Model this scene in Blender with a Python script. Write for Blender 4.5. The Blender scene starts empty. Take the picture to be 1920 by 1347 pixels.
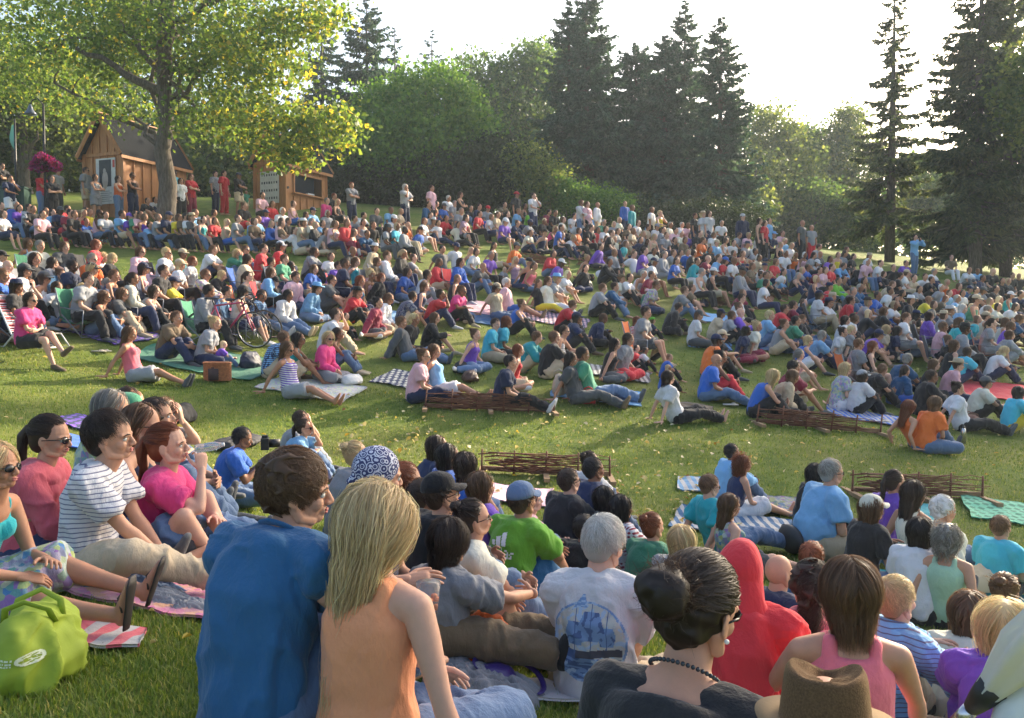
import bpy, math, random
import numpy as np
from mathutils import Vector, Matrix, noise
R = math.radians
random.seed(7); RS = np.random.RandomState(11)
SC = bpy.context.scene; COL = SC.collection

# ------------------------------------------------------------------ camera
CZ = 1.3; HORIZ = 600.0; FPX = 1600.0
cam = bpy.data.cameras.new('camera'); camo = bpy.data.objects.new('camera', cam); COL.objects.link(camo)
cam.sensor_width = 36; cam.lens = FPX / 1920 * 36
PITCH = math.atan((673.5 - HORIZ) / FPX)
camo.location = (0, 0, CZ); camo.rotation_euler = (math.pi / 2 - PITCH, 0, 0)
cam.clip_end = 2000; cam.clip_start = 0.05
SC.camera = camo
# ------------------------------------------------------------------ world and sun
SUN_AZ, SUN_EL = 44, 25          # azimuth to the right of the view direction, elevation
w = bpy.data.worlds.new('World'); SC.world = w; w.use_nodes = True
nt = w.node_tree; nt.nodes.clear()
sky = nt.nodes.new('ShaderNodeTexSky'); sky.sky_type = 'NISHITA'; sky.sun_disc = False
sky.sun_elevation = R(SUN_EL); sky.sun_rotation = R(SUN_AZ)
sky.air_density = 1.0; sky.dust_density = 4.5; sky.ozone_density = 1.0
bgn = nt.nodes.new('ShaderNodeBackground'); bgn.inputs[1].default_value = 0.15
on = nt.nodes.new('ShaderNodeOutputWorld')
nt.links.new(sky.outputs[0], bgn.inputs[0]); nt.links.new(bgn.outputs[0], on.inputs[0])
sl = bpy.data.lights.new('sun', 'SUN'); sl.energy = 4.6; sl.angle = R(0.6); sl.color = (1, .84, .62)
so = bpy.data.objects.new('sun', sl); COL.objects.link(so)
sd = Vector((math.sin(R(SUN_AZ)) * math.cos(R(SUN_EL)), math.cos(R(SUN_AZ)) * math.cos(R(SUN_EL)), math.sin(R(SUN_EL))))
so.rotation_euler = sd.to_track_quat('Z', 'Y').to_euler(); so.location = sd * 60
SC.view_settings.view_transform = 'Standard'; SC.view_settings.look = 'None'
SC.view_settings.exposure = 1.4; SC.view_settings.gamma = 1

# ------------------------------------------------------------------ materials
MATS = {}
def nodes(name):
    m = bpy.data.materials.new(name); m.use_nodes = True
    t = m.node_tree; t.nodes.clear()
    o = t.nodes.new('ShaderNodeOutputMaterial')
    return m, t, o
def ramp(t, fac, cols):
    r = t.nodes.new('ShaderNodeValToRGB'); e = r.color_ramp.elements
    while len(e) > 1: e.remove(e[0])
    e[0].position = cols[0][0]; e[0].color = (*cols[0][1], 1)
    for p, c in cols[1:]:
        x = e.new(p); x.color = (*c, 1)
    t.links.new(fac, r.inputs[0]); return r.outputs[0]
def noisen(t, scale, detail=3, vec=None, rough=.55):
    n = t.nodes.new('ShaderNodeTexNoise'); n.inputs['Scale'].default_value = scale
    n.inputs['Detail'].default_value = detail; n.inputs['Roughness'].default_value = rough
    if vec is not None: t.links.new(vec, n.inputs['Vector'])
    return n.outputs[0]
def coord(t, sc=(1, 1, 1), rot=(0, 0, 0), kind='Object'):
    c = t.nodes.new('ShaderNodeTexCoord'); m = t.nodes.new('ShaderNodeMapping')
    m.inputs['Scale'].default_value = sc; m.inputs['Rotation'].default_value = rot
    t.links.new(c.outputs[kind], m.inputs[0]); return m.outputs[0]
def mixc(t, f, a, b):
    m = t.nodes.new('ShaderNodeMix'); m.data_type = 'RGBA'
    for s, v in ((0, f), (6, a), (7, b)):
        if isinstance(v, (int, float)): m.inputs[s].default_value = v
        elif isinstance(v, tuple): m.inputs[s].default_value = (*v, 1)
        else: t.links.new(v, m.inputs[s])
    return m.outputs[2]
def bump(t, h, dist=.01, st=.5):
    b = t.nodes.new('ShaderNodeBump'); b.inputs['Distance'].default_value = dist; b.inputs['Strength'].default_value = st
    t.links.new(h, b.inputs['Height']); return b.outputs[0]
def pbsdf(t, o, col, rough=.7, nrm=None, metal=0, spec=.5, trans=0, tcol=None):
    b = t.nodes.new('ShaderNodeBsdfPrincipled')
    if isinstance(col, tuple): b.inputs['Base Color'].default_value = (*col, 1)
    else: t.links.new(col, b.inputs['Base Color'])
    b.inputs['Roughness'].default_value = rough; b.inputs['Metallic'].default_value = metal
    b.inputs['Specular IOR Level'].default_value = spec
    if nrm is not None: t.links.new(nrm, b.inputs['Normal'])
    if trans:
        tr = t.nodes.new('ShaderNodeBsdfTranslucent'); mx = t.nodes.new('ShaderNodeMixShader'); mx.inputs[0].default_value = trans
        c = tcol if tcol is not None else col
        if isinstance(c, tuple): tr.inputs[0].default_value = (*c, 1)
        else: t.links.new(c, tr.inputs[0])
        t.links.new(b.outputs[0], mx.inputs[1]); t.links.new(tr.outputs[0], mx.inputs[2]); t.links.new(mx.outputs[0], o.inputs[0])
    else: t.links.new(b.outputs[0], o.inputs[0])
    return b
def island(t):
    g = t.nodes.new('ShaderNodeNewGeometry'); return g.outputs['Random Per Island']
def plain(name, col, rough=.6, metal=0, spec=.5, var=.12, scale=8):
    k = ('plain', name)
    if k in MATS: return MATS[k]
    m, t, o = nodes(name)
    n = noisen(t, scale, 4, coord(t))
    c = ramp(t, n, [(.25, tuple(x * (1 - var) for x in col)), (.75, tuple(min(1, x * (1 + var)) for x in col))])
    pbsdf(t, o, c, rough, bump(t, noisen(t, scale * 9, 3, coord(t)), .002, .3), metal, spec)
    MATS[k] = m; return m
def leafmat(name, cols, trans=.45, tmul=1.6, rough=.55):
    m, t, o = nodes(name)
    c = ramp(t, island(t), cols)
    mm = t.nodes.new('ShaderNodeMix'); mm.data_type = 'RGBA'; mm.blend_type = 'MULTIPLY'; mm.inputs[0].default_value = 1
    t.links.new(c, mm.inputs[6]); mm.inputs[7].default_value = (tmul * 1.15, tmul, tmul * .5, 1)
    pbsdf(t, o, c, rough, trans=trans, tcol=mm.outputs[2], spec=.3)
    return m
CC = {  # cloth and hair colours (linear)
 'w': (.60, .60, .62), 'k': (.018, .018, .02), 'n': (.02, .03, .075), 'b': (.03, .11, .42), 'c': (.18, .38, .62), 't': (.02, .32, .36),
 'g': (.05, .22, .13), 'm': (.15, .40, .035), 'y': (.72, .52, .04), 'o': (.80, .15, .03), 'r': (.55, .035, .045), 'p': (.75, .40, .45),
 'f': (.66, .05, .20), 'u': (.16, .07, .42), 'e': (.24, .25, .27), 'd': (.08, .085, .09), 's': (.46, .37, .25), 'v': (.14, .10, .06),
 'a': (.22, .025, .05), 'i': (.10, .16, .27), 'q': (.018, .085, .19), 'l': (.75, .14, .18), 'z': (.78, .27, .13), 'x': (.60, .58, .48)}
CNAME = {'w': 'white', 'k': 'black', 'n': 'navy', 'b': 'blue', 'c': 'pale blue', 't': 'teal', 'g': 'green', 'm': 'lime green', 'y': 'yellow', 'o': 'orange',
 'r': 'red', 'p': 'pale pink', 'f': 'magenta', 'u': 'purple', 'e': 'grey', 'd': 'charcoal', 's': 'beige', 'v': 'brown', 'a': 'maroon', 'i': 'denim', 'q': 'dark blue', 'l': 'coral', 'z': 'peach', 'x': 'cream'}
HC = {'k': (.018, .014, .013), 'd': (.04, .024, .015), 'm': (.12, .065, .032), 'r': (.17, .05, .018), 'y': (.52, .37, .21), 'g': (.22, .21, .19), 'w': (.55, .53, .48)}
HNAME = {'k': 'black', 'd': 'dark brown', 'm': 'brown', 'r': 'auburn', 'y': 'blond', 'g': 'grey', 'w': 'white'}
def cloth(c, pat=''):
    k = ('cloth', c, pat)
    if k in MATS: return MATS[k]
    m, t, o = nodes('%s_cloth' % CNAME.get(c, 'plain').replace(' ', '_'))
    col = CC[c]
    oi = t.nodes.new('ShaderNodeObjectInfo')
    lo = tuple(x * .72 for x in col); hi = tuple(min(.82, x * 1.28 + .004) for x in col)
    base = ramp(t, oi.outputs['Random'], [(0, lo), (1, hi)])
    fade = noisen(t, 5, 3, coord(t))
    base = mixc(t, ramp(t, fade, [(.35, (0, 0, 0)), (.8, (.30, .30, .30))]), base, tuple(min(.8, x * 1.35 + .01) for x in col))
    flat = pat.islower(); pat = pat.upper()
    if pat:
        wv = t.nodes.new('ShaderNodeTexWave'); wv.inputs['Scale'].default_value = 3 if flat else 9; wv.inputs['Distortion'].default_value = .3
        wv.bands_direction = 'X' if flat else 'Z'
        if pat == 'S':
            t.links.new(coord(t), wv.inputs[0]); f = ramp(t, wv.outputs[0], [(.45, (0, 0, 0)), (.55, (1, 1, 1))])
            base = mixc(t, f, base, ((.42, .42, .42) if flat else (.6, .6, .6)) if sum(col) < 1.2 else (.05, .06, .16))
        elif pat == 'T':   # thin stripes
            wv.inputs['Scale'].default_value = 13; t.links.new(coord(t), wv.inputs[0]); f = ramp(t, wv.outputs[0], [(.84, (0, 0, 0)), (.92, (1, 1, 1))])
            base = mixc(t, f, base, (.12, .13, .22))
        elif pat == 'P':
            t.links.new(coord(t), wv.inputs[0]); w2 = t.nodes.new('ShaderNodeTexWave'); w2.inputs['Scale'].default_value = 3 if flat else 9; w2.bands_direction = 'Y'
            t.links.new(coord(t), w2.inputs[0]); ad = t.nodes.new('ShaderNodeMath'); ad.operation = 'ADD'
            t.links.new(wv.outputs[1], ad.inputs[0]); t.links.new(w2.outputs[1], ad.inputs[1])
            f = ramp(t, ad.outputs[0], [(.5, (0, 0, 0)), (.9, (.5, .5, .5)), (1.0, (1, 1, 1))])
            base = mixc(t, f, base, (tuple(min(.5, x * 2 + .04) for x in col) if flat else (.55, .56, .6)) if sum(col) < .6 else (.03, .04, .1))
        elif pat == 'F':
            v = t.nodes.new('ShaderNodeTexVoronoi'); v.inputs['Scale'].default_value = 26; t.links.new(coord(t), v.inputs[0])
            sp = t.nodes.new('ShaderNodeSeparateColor'); t.links.new(v.outputs['Color'], sp.inputs[0])
            cc = ramp(t, sp.outputs[0], [(0, (.05, .20, .45)), (.3, (.40, .48, .12)), (.5, (.45, .52, .50)), (.75, (.3, .12, .4)), (1, (.12, .35, .3))])
            base = mixc(t, .5 if flat else .8, base, cc)
    wr = noisen(t, 6, 5, coord(t, (1.6, 1.2, .6), (.4, .3, .2)), .6)
    fine = noisen(t, 500, 1, coord(t))
    ad = t.nodes.new('ShaderNodeMath'); ad.operation = 'MULTIPLY_ADD'; ad.inputs[1].default_value = .03
    t.links.new(fine, ad.inputs[0]); t.links.new(wr, ad.inputs[2])
    b = pbsdf(t, o, base, .85, bump(t, ad.outputs[0], .045, .55), spec=.2)
    b.inputs['Sheen Weight'].default_value = .15
    MATS[k] = m; return m
def skinmat(i):
    k = ('skin', i)
    if k in MATS: return MATS[k]
    col = [(.52, .29, .19), (.60, .36, .26), (.42, .22, .135), (.26, .125, .07), (.10, .048, .028)][i]
    m, t, o = nodes('skin')
    n = noisen(t, 14, 4, coord(t))
    c = ramp(t, n, [(.3, tuple(x * .88 for x in col)), (.7, (col[0] * 1.08, col[1] * 1.0, col[2] * .98))])
    b = pbsdf(t, o, c, .55, bump(t, noisen(t, 160, 3, coord(t)), .0015, .3), spec=.28)
    b.inputs['Subsurface Weight'].default_value = 0
    MATS[k] = m; return m
def hairmat(c):
    k = ('hair', c)
    if k in MATS: return MATS[k]
    col = HC[c]; m, t, o = nodes('%s_hair' % HNAME[c].replace(' ', '_'))
    cc = ramp(t, island(t), [(0, tuple(x * .5 for x in col)), (.5, col), (.85, tuple(min(.8, x * 1.5) for x in col)), (1, tuple(min(.85, x * 2.1 + .01) for x in col))])
    pbsdf(t, o, cc, .5, trans=.3, tcol=tuple(min(.9, x * 2.2 + .02) for x in col), spec=.5)
    MATS[k] = m; return m

# ------------------------------------------------------------------ mesh helpers
def vn(P, seed=0):
    """smooth value noise in -1..1 for (n,3) points"""
    P = np.asarray(P, float); I = np.floor(P).astype(np.int64); f = P - I; f = f * f * (3 - 2 * f)
    def hsh(i, j, k):
        h = (i * 73856093) ^ (j * 19349663) ^ (k * 83492791) ^ (int(seed * 1000) * 2654435 + 977); h = (h ^ (h >> 13)) * 1274126177; h = h ^ (h >> 16)
        return (h & 0xffff) / 32767.5 - 1
    o = 0
    for a in (0, 1):
        for b in (0, 1):
            for c in (0, 1):
                o = o + hsh(I[:, 0] + a, I[:, 1] + b, I[:, 2] + c) * (f[:, 0] if a else 1 - f[:, 0]) * (f[:, 1] if b else 1 - f[:, 1]) * (f[:, 2] if c else 1 - f[:, 2])
    return o
def mk_mesh(name, V, F, mats=(), mi=None, smooth=True):
    """V (n,3), F (m,4) array or list of tuples"""
    me = bpy.data.meshes.new(name)
    V = np.asarray(V, np.float32)
    if isinstance(F, np.ndarray):
        k = F.shape[1]; n = len(F)
        me.vertices.add(len(V)); me.vertices.foreach_set('co', V.ravel())
        me.loops.add(n * k); me.loops.foreach_set('vertex_index', F.ravel().astype(np.int32))
        me.polygons.add(n); me.polygons.foreach_set('loop_start', np.arange(0, n * k, k, dtype=np.int32))
        me.polygons.foreach_set('loop_total', np.full(n, k, np.int32))
        me.update(calc_edges=True)
    else:
        me.from_pydata(V.tolist(), [], F)
    if smooth: me.polygons.foreach_set('use_smooth', np.ones(len(me.polygons), bool))
    if mi is not None: me.polygons.foreach_set('material_index', np.asarray(mi, np.int32))
    for m in mats: me.materials.append(m)
    me.update()
    return me
def obj(name, me, parent=None, loc=None, rot=None):
    o = bpy.data.objects.new(name, me); COL.objects.link(o)
    if parent: o.parent = parent
    if loc is not None: o.location = loc
    if rot is not None: o.rotation_euler = rot
    return o
def tag(o, label=None, cat=None, group=None, kind=None):
    if label: o['label'] = label
    if cat: o['category'] = cat
    if group: o['group'] = group
    if kind: o['kind'] = kind
    return o
class MB:
    def __init__(s): s.V = []; s.F = []; s.M = []; s.n = 0
    def add(s, v, f, mi=0):
        v = np.asarray(v, float).reshape(-1, 3); s.V.append(v)
        s.F += [tuple(int(i) + s.n for i in q) for q in f]; s.M += [mi] * len(f); s.n += len(v); return s
    def box(s, c, h, rz=0, mi=0, mat=None):
        c = np.array(c, float); h = np.array(h, float) / 2
        v = np.array([[x, y, z] for x in (-1, 1) for y in (-1, 1) for z in (-1, 1)], float) * h
        if rz: ca, sa = math.cos(rz), math.sin(rz); v[:, :2] = v[:, :2] @ np.array([[ca, sa], [-sa, ca]])
        if mat is not None: v = v @ np.array(mat).T
        return s.add(v + c, [(0, 1, 3, 2), (4, 6, 7, 5), (0, 4, 5, 1), (2, 3, 7, 6), (0, 2, 6, 4), (1, 5, 7, 3)], mi)
    def tube(s, P, r, n=8, mi=0, ref=None, round_=False):
        v, f = tube(P, r, n, ref, round_); return s.add(v, f, mi)
    def ell(s, c, r, n=10, mi=0, M=None):
        v, f = ellip(c, r, n, M); return s.add(v, f, mi)
    def mesh(s, name, mats, smooth=False):
        return mk_mesh(name, np.vstack(s.V), s.F, mats, s.M, smooth)
    def build(s, name, mats, parent=None, smooth=False, loc=None, rot=None):
        return obj(name, s.mesh(name, mats if isinstance(mats, (list, tuple)) else [mats], smooth), parent, loc, rot)
def nrm(v):
    v = np.asarray(v, float); l = np.linalg.norm(v); return v / l if l > 1e-9 else v
def tube(P, r, n=8, ref=None, round_=False):
    P = np.asarray(P, float); k = len(P); r = np.asarray(r, float)
    if r.ndim == 0: r = np.full(k, float(r))
    if r.ndim == 1: r = np.stack([r, r], 1)
    if round_:
        a = nrm(P[0] - P[1]); b = nrm(P[-1] - P[-2]); e0 = r[0].mean(); e1 = r[-1].mean()
        P = np.vstack([P[0] + a * e0 * .97, P[0] + a * e0 * .75, P[0] + a * e0 * .4, P, P[-1] + b * e1 * .4, P[-1] + b * e1 * .75, P[-1] + b * e1 * .97])
        r = np.vstack([r[0] * .2, r[0] * .66, r[0] * .92, r, r[-1] * .92, r[-1] * .66, r[-1] * .2]); k += 6
    T = np.zeros_like(P); T[1:-1] = P[2:] - P[:-2]; T[0] = P[1] - P[0]; T[-1] = P[-1] - P[-2]
    T = np.array([nrm(x) for x in T])
    if ref is None:
        ref = np.array([0, 1, 0.]) if abs(T[0][1]) < .9 else np.array([1., 0, 0])
        s_ = nrm(ref - T[0] * (ref @ T[0])); S = [s_]
        for i in range(1, k):
            x = S[-1] - T[i] * (S[-1] @ T[i]); S.append(nrm(x) if np.linalg.norm(x) > 1e-6 else S[-1])
    else:
        ref = np.asarray(ref, float); S = [nrm(ref - T[i] * (ref @ T[i])) for i in range(k)]
    S = np.array(S); U = np.cross(T, S)
    a = np.arange(n) * 2 * math.pi / n
    V = P[:, None] + np.cos(a)[None, :, None] * S[:, None] * r[:, 0][:, None, None] + np.sin(a)[None, :, None] * U[:, None] * r[:, 1][:, None, None]
    F = [(i * n + j, i * n + (j + 1) % n, (i + 1) * n + (j + 1) % n, (i + 1) * n + j) for i in range(k - 1) for j in range(n)]
    F += [tuple(range(n - 1, -1, -1)), tuple((k - 1) * n + j for j in range(n))]
    return V.reshape(-1, 3), F
def ellip(c, r, n=10, M=None):
    m = max(4, n // 2 + 1); V = [[0, 0, 1]]; F = []
    for i in range(1, m):
        t = math.pi * i / m
        for j in range(n):
            p = 2 * math.pi * j / n; V.append([math.sin(t) * math.cos(p), math.sin(t) * math.sin(p), math.cos(t)])
    V.append([0, 0, -1]); V = np.array(V) * np.array(r)
    if M is not None: V = V @ np.asarray(M).T
    for j in range(n): F.append((0, 1 + j, 1 + (j + 1) % n))
    for i in range(m - 2):
        for j in range(n): F.append((1 + i * n + j, 1 + (i + 1) * n + j, 1 + (i + 1) * n + (j + 1) % n, 1 + i * n + (j + 1) % n))
    b = 1 + (m - 2) * n; L = len(V) - 1
    for j in range(n): F.append((b + j, L, b + (j + 1) % n))
    return V + np.array(c, float), F
def rotz(a): c, s = math.cos(a), math.sin(a); return np.array([[c, -s, 0], [s, c, 0], [0, 0, 1.]])
def roty(a): c, s = math.cos(a), math.sin(a); return np.array([[c, 0, s], [0, 1, 0], [-s, 0, c.real]])
def rotx(a): c, s = math.cos(a), math.sin(a); return np.array([[1, 0, 0], [0, c, -s], [0, s, c]])

# ------------------------------------------------------------------ terrain
SITH = .70
TC = [(575,905,2.6),(1290,1120,1.9),(1590,1100,2.75),(1545,1290,1.8),(1130,1010,3.7),(215,820,3.5),(95,815,3.7),(320,830,4.0),(1685,1110,3.6),(850,1000,3.6),
 (985,935,5),(450,815,8),(570,798,10.5),(1560,880,8),(1395,862,9.5),(1775,1000,6.0),(1640,945,7),(1070,895,7.5),(1330,905,8),(850,840,8.5),(1880,980,7.5),
 (1750,760,12),(1262,700,14),(545,650,13),(60,560,14),(330,605,14.5),(640,640,14),(1340,680,13.5),(1000,640,14.5),(900,640,15),(1620,710,14.5),(1450,715,14),
 (1880,750,14.5),(430,600,16),(180,490,18),(60,460,20),(385,510,18),(590,540,18),(860,470,24),(1090,590,19),(1200,520,24),(1570,560,23),(1800,590,21),(1700,540,27),
 (1450,480,30),(1880,520,32),(1300,430,34),(1150,430,34),(1000,390,36),(700,400,30),(480,420,27),(200,410,27),(90,425,24),(1790,490,38)]
tp = [((x - 960) / FPX * d, d, CZ - (y - HORIZ) / FPX * d - SITH) for x, y, d in TC]
tg = [(200, 405, 31), (560, 395, 34), (1715, 503, 41), (1620, 474, 60), (900, 398, 42), (1250, 440, 42), (-400, 330, 34), (200, 1347, 2.78)]
tp += [((x - 960) / FPX * d, d, CZ - (y - HORIZ) / FPX * d) for x, y, d in tg]
tp += [(-30, 70, 9.0), (0, 75, 8.5), (35, 75, 6), (60, 75, 5), (-60, 40, 10), (45, 35, .5), (45, 10, -2), (-20, 10, 2.2), (-12, 2, .7), (0, -3, .2), (8, 0, -.5), (20, 8, -1.8), (3.2, 4.6, -.72)]
tp = np.array(tp)
def _U(r2): return np.where(r2 > 1e-9, r2 * np.log(np.maximum(r2, 1e-9)) * .5, 0)
_n = len(tp); _D = ((tp[:, None, :2] - tp[None, :, :2]) ** 2).sum(2)
_K = _U(_D) + np.eye(_n) * 12.0; _P = np.c_[np.ones(_n), tp[:, :2]]
_A = np.block([[_K, _P], [_P.T, np.zeros((3, 3))]]); _W = np.linalg.solve(_A, np.r_[tp[:, 2], 0, 0, 0])
def H(x, y):
    x = np.atleast_1d(np.asarray(x, float)); y = np.atleast_1d(np.asarray(y, float))
    xc = np.clip(x, -62, 62); yc = np.clip(y, -5, 78)
    d = (xc[:, None] - tp[None, :, 0]) ** 2 + (yc[:, None] - tp[None, :, 1]) ** 2
    return _U(d) @ _W[:_n] + _W[_n] + _W[_n + 1] * xc + _W[_n + 2] * yc
def h1(x, y): return float(H(x, y)[0])
def ray(px, py):
    c, s = math.cos(PITCH), math.sin(PITCH)
    a = (px - 960) / FPX; b = (673.5 - py) / FPX
    return np.array([a, c + b * s, -s + b * c])
def hit(px, py, up=0.0, d0=.8, d1=90):
    """ground point (x, y, z) seen at this place of the photo when the thing seen stands UP above the ground"""
    r = ray(px, py); r = r / r[1]
    ds = np.concatenate([np.arange(d0, 12, .05), np.arange(12, d1, .15)])
    z = CZ + r[2] * ds; g = H(r[0] * ds, ds) + up
    f_ = z - g; k = np.where((f_[1:] <= 0) & (f_[:-1] > 0))[0] + 1
    if len(k) == 0:
        if f_[0] > 0: return None
        k = np.array([0])
    i = k[0]
    if i > 0:
        f0, f1 = z[i - 1] - g[i - 1], z[i] - g[i]; d = ds[i - 1] + (ds[i] - ds[i - 1]) * f0 / (f0 - f1 + 1e-9)
    else: d = ds[0]
    return np.array([r[0] * d, d, h1(r[0] * d, d)])
def near(px, py, up, d0, rng=4.5):
    r = ray(px, py); r = r / r[1]; ds = np.arange(d0 - rng, d0 + rng, .25)
    f_ = np.abs(CZ + r[2] * ds - H(r[0] * ds, ds) - up) + .01 * np.abs(ds - d0); d = float(ds[int(np.argmin(f_))]); return np.array([r[0] * d, d, h1(r[0] * d, d)])
def at(px, py, d):
    r = ray(px, py); r = r / r[1] * d; return np.array([r[0], d, CZ + r[2]])
def slope(x, y, az):
    e = .4; return math.atan2(h1(x + e * math.cos(az), y + e * math.sin(az)) - h1(x - e * math.cos(az), y - e * math.sin(az)), 2 * e)
def ground():
    xs = np.concatenate([np.linspace(-180, -62, 6)[:-1], np.arange(-62, -14, 1.2), np.arange(-14, 14, .35), np.arange(14, 62, 1.2), np.linspace(62, 180, 6)])
    ys = np.concatenate([[-40, -20, -5], np.arange(-4, 1, .6), np.arange(1, 18, .3), np.arange(18, 48, .6), np.arange(48, 80, 1.5), [90, 120, 180, 240]])
    X, Y = np.meshgrid(xs, ys); Z = H(X.ravel(), Y.ravel())
    V = np.c_[X.ravel(), Y.ravel(), Z]; nx = len(xs); F = []
    i = np.arange(len(ys) - 1)[:, None] * nx + np.arange(nx - 1)[None]
    F = np.stack([i, i + 1, i + nx + 1, i + nx], 2).reshape(-1, 4)
    m, t, o = nodes('grass_ground')
    co = coord(t)
    big = noisen(t, .35, 4, co); mid = noisen(t, 3.5, 5, co, .65); fine = noisen(t, 60, 4, co, .7)
    c = ramp(t, mid, [(.28, (.08, .14, .024)), (.5, (.16, .23, .038)), (.72, (.30, .33, .08))])
    c = mixc(t, ramp(t, big, [(.42, (0, 0, 0)), (.62, (.65, .65, .65))]), c, (.27, .255, .08))
    c = mixc(t, ramp(t, fine, [(.35, (.55, .55, .55)), (.6, (0, 0, 0))]), c, (.06, .10, .018))
    b = bump(t, fine, .05, .9)
    pbsdf(t, o, c, .85, b, spec=.15)
    g = obj('ground', mk_mesh('ground', V, F, [m])); tag(g, kind='structure')
ground()
# ------------------------------------------------------------------ trees
def barkmat():
    m, t, o = nodes('bark')
    co = coord(t, (6, 6, 1.2)); n = noisen(t, 3, 6, co, .7)
    c = ramp(t, n, [(.3, (.05, .042, .034)), (.55, (.14, .12, .10)), (.75, (.24, .21, .175))])
    pbsdf(t, o, c, .9, bump(t, n, .05, 1), spec=.15); return m
BARK = barkmat()
def leaves(C, size, seed=0, aspect=.75, droop=0.0):
    """C (n,3) centres -> folded two-face leaves; returns V,F"""
    rs = np.random.RandomState(seed); n = len(C)
    d = rs.normal(size=(n, 3)); d[:, 2] -= droop; d /= np.linalg.norm(d, axis=1)[:, None]
    s = np.cross(d, rs.normal(size=(n, 3))); s /= np.linalg.norm(s, axis=1)[:, None]
    u = np.cross(d, s); L = size * rs.uniform(.6, 1.3, n)[:, None]; W = L * aspect * .5
    V = np.stack([C - d * L * .5, C + s * W - u * W * .35, C + d * L * .5, C - s * W - u * W * .35], 1).reshape(-1, 3)
    i = np.arange(n)[:, None] * 4
    return V, (i + np.array([[0, 1, 2, 3]]))
def crown_pts(blobs, n, seed, shell=.55, clump=.45, per=14):
    """clumped points through ellipsoid blobs: (c, r, weight)"""
    rs = np.random.RandomState(seed); out = []
    wts = np.array([b[2] for b in blobs], float); wts /= wts.sum()
    for (c, r, _), w_ in zip(blobs, wts):
        m = max(3, int(n * w_ / per))
        d = rs.normal(size=(m, 3)); d /= np.linalg.norm(d, axis=1)[:, None]
        rad = rs.uniform(shell ** 3, 1.12, m) ** (1 / 3.)
        cc = np.array(c) + d * rad[:, None] * np.array(r)
        p = cc[:, None] + rs.normal(size=(m, per, 3)) * np.array([clump, clump, clump * .6]) * rs.uniform(.5, 1.4, m)[:, None, None]
        out.append(p.reshape(-1, 3))
    return np.vstack(out)
def limb(mb, p0, p1, r0, r1, seed=0, wob=.06, k=7, n=8):
    rs = random.Random(seed); p0 = np.array(p0, float); p1 = np.array(p1, float); L = np.linalg.norm(p1 - p0)
    P = [p0 + (p1 - p0) * i / (k - 1) + (np.array([rs.uniform(-1, 1), rs.uniform(-1, 1), rs.uniform(-.6, .6) + .5 * math.sin(math.pi * i / (k - 1))]) * wob * L if 0 < i < k - 1 else 0) for i in range(k)]
    mb.tube(P, [r0 + (r1 - r0) * (i / (k - 1)) ** .8 for i in range(k)], n); return P
def broadleaf(px, base_py, d, label, blobs, trunk_r, trunk_h, mat, nleaf, leaf, seed, group=None, cat='tree', name='leafy_tree', limbs=(), clump=.45, trunk_px=None, shell=.5, nb=9):
    b = at(px, base_py, d); b[2] = h1(b[0], b[1])
    root = obj(name, None, None, tuple(b)); tag(root, label, cat, group)
    BL = []
    for (bx, by, rx, rz, dd, wt) in blobs:      # pixel centre and radii, depth offset
        c = at(bx, by, d + dd); sc = (d + dd) / FPX
        BL.append((c - b, (rx * sc, (rx + rz) / 2 * sc, rz * sc), wt))
    tb = MB(); rs = random.Random(seed)
    tpx = trunk_px if trunk_px is not None else 0
    top = np.array([tpx, 0, trunk_h])
    limb(tb, (0, 0, -.3), top, trunk_r, trunk_r * .5, seed, .012, 9, 14)
    tb.tube([(0, 0, -.2), (0, 0, .25)], [trunk_r * 1.45, trunk_r * 1.02], 14)
    for i in range(nb):
        c, r, _ = BL[i % len(BL)]
        f = rs.uniform(.35, 1); st = top * f
        e = c + np.array([rs.uniform(-.6, .6) * r[0], rs.uniform(-.6, .6) * r[1], rs.uniform(-.4, .7) * r[2]])
        P = limb(tb, st, e, trunk_r * .33 * (1.1 - f * .4), .025, seed * 31 + i, .06)
        for q in (2, 3, 4, 5):
            e2 = P[q] + np.array([rs.uniform(-1, 1), rs.uniform(-1, 1), rs.uniform(-.2, .8)]) * min(r) * .6
            limb(tb, P[q], e2, .05 * trunk_r * 3, .012, seed * 77 + i * 5 + q, .08, 4, 5)
    for (x0, y0, x1, y1, r0, r1) in limbs:
        limb(tb, at(x0, y0, d) - b, at(x1, y1, d) - b + np.array([0, rs.uniform(-1, 1), 0]), r0, r1, int(x1), .04, 8, 10)
    tb.build('trunk', BARK, root, True)
    C = crown_pts(BL, nleaf, seed, shell, clump)
    V, F = leaves(C, leaf, seed)
    obj('crown', mk_mesh('crown', V, F, [mat], None, False), root)
    return root
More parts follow.
